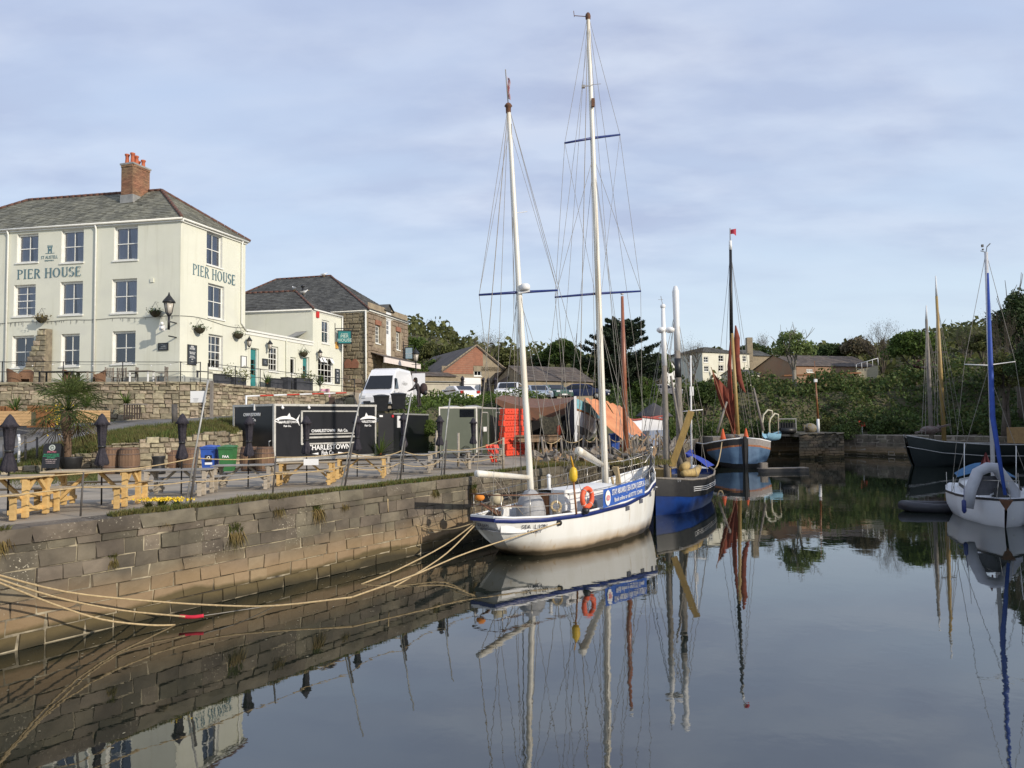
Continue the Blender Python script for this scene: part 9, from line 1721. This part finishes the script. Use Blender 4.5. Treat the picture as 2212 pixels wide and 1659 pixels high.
t = T('orange_tarpaulin', 'big orange tarpaulin draped as a tent beside the ketch main mast', 'tarpaulin', tuple(P(1330, 900, 42))); TLf, TM, TRt, BRt, BM, BL_ = ppx(((1263, 860, 43), (1308, 866, 45.5), (1343, 879, 46), (1397, 942, 43), (1360, 938, 41.6), (1345, 951, 40.6)))
def quad_(q, a, b_, c, d, n_=7): q.grid([[a.lerp(b_, i / n_).lerp(d.lerp(c, i / n_), j / n_) + Vector((0, 0, .06 * math.sin(i * 2.3 + j * 1.1) - .12 * math.sin(math.pi * j / n_))) for i in range(n_ + 1)] for j in range(n_ + 1)])
q = MB(); quad_(q, TM, TRt, BRt, BM); quad_(q, TLf, TM, BM, BL_); q.obj('sheet', M_TARPO, t, True)
for p in (TRt, BRt, BL_, TLf): q = MB(); q.tube([p, Vector((p.x, p.y + .1, QZ))], .05, 5); q.obj('pole', M_GREYW, t, True)
VB = Axis(XZ(1365, 52, 0), XZ(1442, 57, 0)); VT = [(0, .9, 4.1, 2.5, 0), (.5, 1.2, 3.9, 2.3, 0), (1, .05, 4.2, 2.6, -.2)]; t = T('white_workboat', 'white boat with red rail standing ashore right of the orange tarpaulin', 'boat', tuple(VB.p(2))); b = MB(); b.grid(hull(VB, VT, 16, 8)); b.obj('hull', M_YW, t, True); b = MB(); b.tube(rail_pts(VB, VT, 1, 16), .08, 5); b.tube(rail_pts(VB, VT, -1, 16), .08, 5); b.obj('rail', mat('dull_red_rail', (.35, .08, .06)), t, True); b = MB(); b.box(VB.p(2, 1.0, 2.6) , (3.4, .5, 1.1), rz=math.atan2(VB.d.y, VB.d.x)); b.obj('blue_tarpaulin', mat('blue_grey_tarp', (.12, .17, .28), (.25, .26, .28), sc_=3), t, True)
q = MB(); c = XZ(1413, 62, P(1413, 900, 62).z); q.lathe([(1.6, 0), (1.5, .12), (.7, .75), (.05, 1.15)], 8, c); q.lathe([(.06, -3), (.06, 0)], 5, c); tag(q.obj('dark_canopy', mat('dark_canopy', (.06, .055, .06))), 'pointed dark canopy behind the white boat ashore', 'canopy')
# timber piles
M_LOG = mat('sawn_timber', (.33, .22, .13), (.22, .15, .09), sc_=4, rough=.9, rnd=.3); rs9 = random.Random(5)
t = T('timber_stack', 'stack of sawn brown timber in front of the tarpaulin shelter', 'timber stack', tuple(XZ(1170, 39, QZ)))
for i in range(16): q = MB(); c = XZ(1165, 39, QZ + .75 + .09 * (i // 4)) + Vector((rs9.uniform(-.2, .2), .2 * (i % 4) - .4, 0)); a = rs9.uniform(-.06, .06); q.beam(c - Vector((1.1, a, 0)), c + Vector((1.1, a, rs9.uniform(-.03, .03))), .17, .08); q.obj('plank', M_LOG, t, True)
for i in range(6): q = MB(); p = XZ(1140 + 12 * i, 38.7 + .5 * (i % 2), QZ); q.tube([p, p + Vector((rs9.uniform(-.1, .1), 0, .75))], .07, 6); q.obj('trestle_leg', M_LOG, t, True)
t = T('driftwood_pile', 'tangle of grey poles and planks right of the orange tarpaulin', 'timber pile', tuple(XZ(1400, 44, QZ)))
for i in range(70): q = MB(); x = rs9.uniform(1345, 1475); D_ = rs9.uniform(38, 50); a = XZ(x, D_, QZ); e = a + Vector((rs9.uniform(-.8, .8), rs9.uniform(-.4, .4), rs9.uniform(.2, 1.1))); q.beam(a, e, rs9.uniform(.05, .13), .06); q.obj('pole', R.choice((M_GREYW, M_LOG, M_POST)), t, True)
t = T('scrap_heap', 'low clutter of planks and stones on the quay behind the ketch', 'scrap heap', tuple(XZ(1240, 36, QZ)))
for i in range(170): q = MB(); a = XZ(rs9.uniform(1150, 1440), rs9.uniform(31, 43), QZ); e = a + Vector((rs9.uniform(-.7, .7), rs9.uniform(-.3, .3), rs9.uniform(.03, .45))); q.beam(a, e, rs9.uniform(.06, .26), rs9.uniform(.06, .2)); q.obj('scrap_piece', R.choice((M_GREYW, M_LOG, M_POST)), t, True)
ps_ = [(1175, 35), (1215, 36.5), (1258, 37), (1290, 38), (1318, 36), (1350, 38), (1378, 39), (1400, 40), (1424, 41)]; last = None
for i, (x, D_) in enumerate(ps_):
 g_ = XZ(x, D_, QZ); q = MB(); tp_ = g_ + Vector((rs9.uniform(-.1, .1), 0, 1.05)); q.tube([g_, tp_], .055, 6); tag(q.obj('fence_post', M_GREYW), 'wooden rope post ' + ['right of the mizzen mast foot', 'below the timber stack', 'below the yard boat', 'left of the royal blue bin', 'in front of the royal blue bin', 'right of the red tub', 'below the orange tarpaulin tip', 'at the left of the driftwood pile', 'at the right of the driftwood pile'][i], 'post', 'wooden rope posts in the yard')
 if last is not None: rope('barrier_rope', 'sagging rope between yard posts ' + ['by the timber stack', 'under the net', 'under the yard boat', 'left of the blue bin', 'over the red tub', 'under the tarpaulin', 'in the driftwood', 'near the lugger masts'][i - 1], sag(last - Vector((0, 0, .1)), tp_ - Vector((0, 0, .1)), .25), .02, M_ROPE)
 last = tp_
gw = T('gangway', 'grey plank gangway from the quay to the blue lugger', 'gangway', tuple(XZ(1400, 33, 2))); q = MB(); a, b_ = XZ(1378, 35.5, 2.25), XZ(1440, 33.5, 1.65)
for k in range(5): q = MB(); o9 = Vector((0, .22 * k - .44, 0)); q.beam(a + o9, b_ + o9, .2, .05); q.obj('plank', M_GREYW, gw, True)
# ---------------------------------------------------------------- stone landing across the harbour
lA, lB = G(1728, 992, 0), G(1836, 992, 0); lB = Vector((lB.x, lA.y, 0)); lA.z = lB.z = 0; D_l = lA.y
ld = wall_run('stone_landing', 'square stone landing with steps in its face across the harbour', 'landing', (lA.x, lA.y), (lB.x, lB.y), -.3, 2.35, QST, M_QMO, (.5, 1.1), (.24, .34), 200, 11.0, joint=.04, cop=(.8, 1.3))
sheet_m = MB(); sheet_m.b2(lA.x, lB.x, lA.y + .25, lA.y + 11, 2.1, 2.33); sheet_m.obj('deck_slab', M_PAVE, ld, True)
for i in range(9): q = MB(); x0 = lA.x + .9 + i * .34; q.b2(x0, x0 + .36, lA.y - .3, lA.y - .02, -.2 if i == 0 else .05 + i * .24, .05 + (i + 1) * .24); q.obj('step', M_QST, ld, True)
wn = T('winch_machine', 'dark winch machine in a pale frame on the stone landing', 'winch', (lA.x + 1.3, lA.y + 1.5, 2.33)); fx, fy = XZ(1757, 66, 0).x, lA.y + 1.6
q = MB(); z1_ = P(1757, 904, fy).z
for x in (fx - .85, fx + .85): q.beam((x, fy, 2.3), (x, fy, z1_), .09)
q.beam((fx - .9, fy, z1_), (fx + .9, fy, z1_), .1); q.beam((fx - .9, fy, z1_ - .5), (fx + .9, fy, z1_ - .5), .05); q.obj('frame', mat('dull_frame', (.3, .3, .29)), wn, True); q = MB(); q.box((fx, fy + .3, 2.9), (1.5, .7, 1.1)); q.tube([(fx - .7, fy - .2, 2.7), (fx + .7, fy - .2, 2.7)], .3, 10)
for k in range(5): q.box((fx - .5 + .25 * k, fy - .1, 3.3), (.06, .1, .7))
q.obj('machinery', M_IRON, wn, True); q = MB(); q.ball((fx + 2.4, fy + .5, 2.9), (.7, .5, .5), 8, 6); q.tube([(fx + 1.6, fy, 2.7), (fx + 1.7, fy, 3.2), (fx + 2.0, fy, 2.8)], .09, 6); q.obj('covered_gear', mat('ochre_gear', (.2, .15, .05), (.2, .2, .2), sc_=5), wn, True)
fp2 = XZ(1768, lA.y + 1.0, 2.33); t = T('signal_mast', 'thin brown and white mast standing on the stone landing', 'mast', tuple(fp2)); z9 = P(1766, 822, fp2.y).z; zm9 = P(1766, 905, fp2.y).z; q = MB(); q.tube([fp2, (fp2.x, fp2.y, zm9)], .14, 8); q.obj('white_foot', M_WHITE2, t, True); q = MB(); q.tube([(fp2.x, fp2.y, zm9), (fp2.x - .1, fp2.y, z9)], [.11, .07], 8); q.tube([(fp2.x - .1, fp2.y, z9), (fp2.x - .15, fp2.y, z9 + 1.9)], .03, 5); q.obj('mast_pole', M_WOOD, t, True); q = MB(); q.box((fp2.x - .1, fp2.y, z9), (.28, .2, .3)); q.obj('white_box', M_WHITE2, t, True)
g_ = XZ(1863, 79.5, 2.1); t = T('red_sign', 'small square red sign on a white post across the harbour', 'sign', tuple(g_)); q = MB(); q.tube([g_, g_ + Vector((0, 0, .8))], .05, 6); q.obj('post', M_WHITE2, t, True); q = MB(); q.box(g_ + Vector((0, 0, 1.1)), (.7, .05, .65)); q.obj('panel', mat('red_sign_paint', (.55, .09, .05)), t, True); q = MB(); q.torus(g_ + Vector((0, -.03, 1.1)), .14, .03, 12, 5, Matrix.Rotation(math.pi / 2, 3, 'X')); q.obj('symbol', M_BLACK, t, True)
# ---------------------------------------------------------------- mooring ropes
def W0(x, y, z): return G(x, y, z)
stn = SA.p(.05, -.3, 1.05)
def catpx(L_, zs): return [P(x, y, D_) for (x, y), D_ in zip(L_, zs)]
def dep(x, y, z): return G(x, y, z).y
def smooth(pts, k=4):
 o = []; n_ = len(pts)
 for i in range(n_ - 1):
  p0, p1, p2, p3 = pts[max(i - 1, 0)], pts[i], pts[i + 1], pts[min(i + 2, n_ - 1)]
  for j in range(k): t = j / k; o.append(.5 * ((2 * p1) + (p2 - p0) * t + (2 * p0 - 5 * p1 + 4 * p2 - p3) * t * t + (3 * p1 - p0 - 3 * p2 + p3) * t ** 3))
 return o + [pts[-1]]
def moor(label, L_, r_=.018, m=None): pts = [G(x, y, z) for x, y, z in L_]; return rope('mooring_rope', label, smooth(pts), r_, m or M_ROPE)
moor('long mooring rope sweeping from the left edge to the ketch stern', [(-40, 1232, 1.65), (140, 1278, .95), (320, 1298, .52), (480, 1308, .3), (600, 1308, .25), (760, 1290, .3)]); rope('mooring_rope', 'upper end of the long mooring rope rising to the ketch quarter', smooth([G(760, 1290, .3), G(900, 1240, .42), G(1020, 1190, .6), SA.p(1.95, 1.26, .93)]), .018)
moor('second mooring rope hanging against the wall at the left', [(-40, 1238, 1.62), (120, 1290, .92), (260, 1318, .4), (400, 1332, .18)]); moor('lowest mooring rope dipping into the water at the left', [(-40, 1243, 1.6), (110, 1303, .85), (220, 1338, .38), (320, 1350, .12), (378, 1350, .0)])
q = MB(); q.tube(smooth([G(388, 1331, .18), G(415, 1333, .16), G(440, 1330, .17)]), .035, 8); tag(q.obj('red_sleeve', mat('red_sleeve', (.6, .02, .05))), 'red plastic sleeve on the second mooring rope', 'hose'); moor('thin wire running from the red sleeve towards the ketch', [(440, 1330, .17), (520, 1318, .12), (600, 1306, .0)], .008, M_WIRE)
a9, z9 = onface(835, 1078, Q(0, 0), QD); wp = Q(a9, z9, -.04)
rope('mooring_rope', 'rope looping from the quay wall face to the ketch stern', smooth([wp, G(862, 1118, 1.1), G(925, 1142, .78), G(975, 1143, .85), stn]), .018); rope('mooring_rope', 'hanging tail of the rope tied on the quay wall', [wp, wp - Vector((0, 0, .35)) + Vector((.02, -.02, 0))], .014)
rope('mooring_rope', 'upper of two parallel ropes from the ketch stern down to the water', smooth([stn, G(960, 1178, .5), G(860, 1230, .2), G(780, 1262, .0)]), .018); rope('mooring_rope', 'lower of two parallel ropes from the ketch stern down to the water', smooth([stn - Vector((0, 0, .05)), G(965, 1195, .42), G(890, 1245, .12), G(850, 1268, 0)]), .018)
rope('mooring_rope', 'slack pale rope from the barge bow to the lugger stern', sag(GA.p(GA.L - 1.5, -1.9, 2.1) if False else GA.p(GA.L - .8, 1.6, 2.1), BA.p(.6, -.9, 1.5), .9, 10), .04, M_ROPE)
rs5 = np.random.RandomState(9); pts = []
while len(pts) < 260:
 s5 = rs5.uniform(-4, 26); d5 = abs(rs5.normal()) * 2.2 + .3; p = Q(s5, .006, -d5)
 if (p - Vector((2.3, 25, 0))).length > 4: pts.append([p.x, p.y, .006])
v, f = leaves(np.array(pts), np.tile([0, 0, 8.], (len(pts), 1)), .05, seed=2); v[:, 2] = .006; tag(link('floating_leaves', fast_mesh('floating_leaves', v, f), mat('floating_bits', (.35, .32, .22), (.15, .12, .06), sc_=3, coord='World')), 'small leaves and scum floating along the quay wall', 'floating leaves', None, 'stuff')
def yard_pt(rs): p = XZ(rs.uniform(1140, 1450), rs.uniform(29, 46), QZ); return [p.x, p.y, QZ]
strip_grass('yard_weeds', 'weeds and rough grass on the quay behind the ketch', yard_pt, 9000, .16, L_GRASS, 17); strip_grass('yard_weeds', 'dry brown weeds on the quay behind the ketch', yard_pt, 9000, .16, L_STRAW, 18)
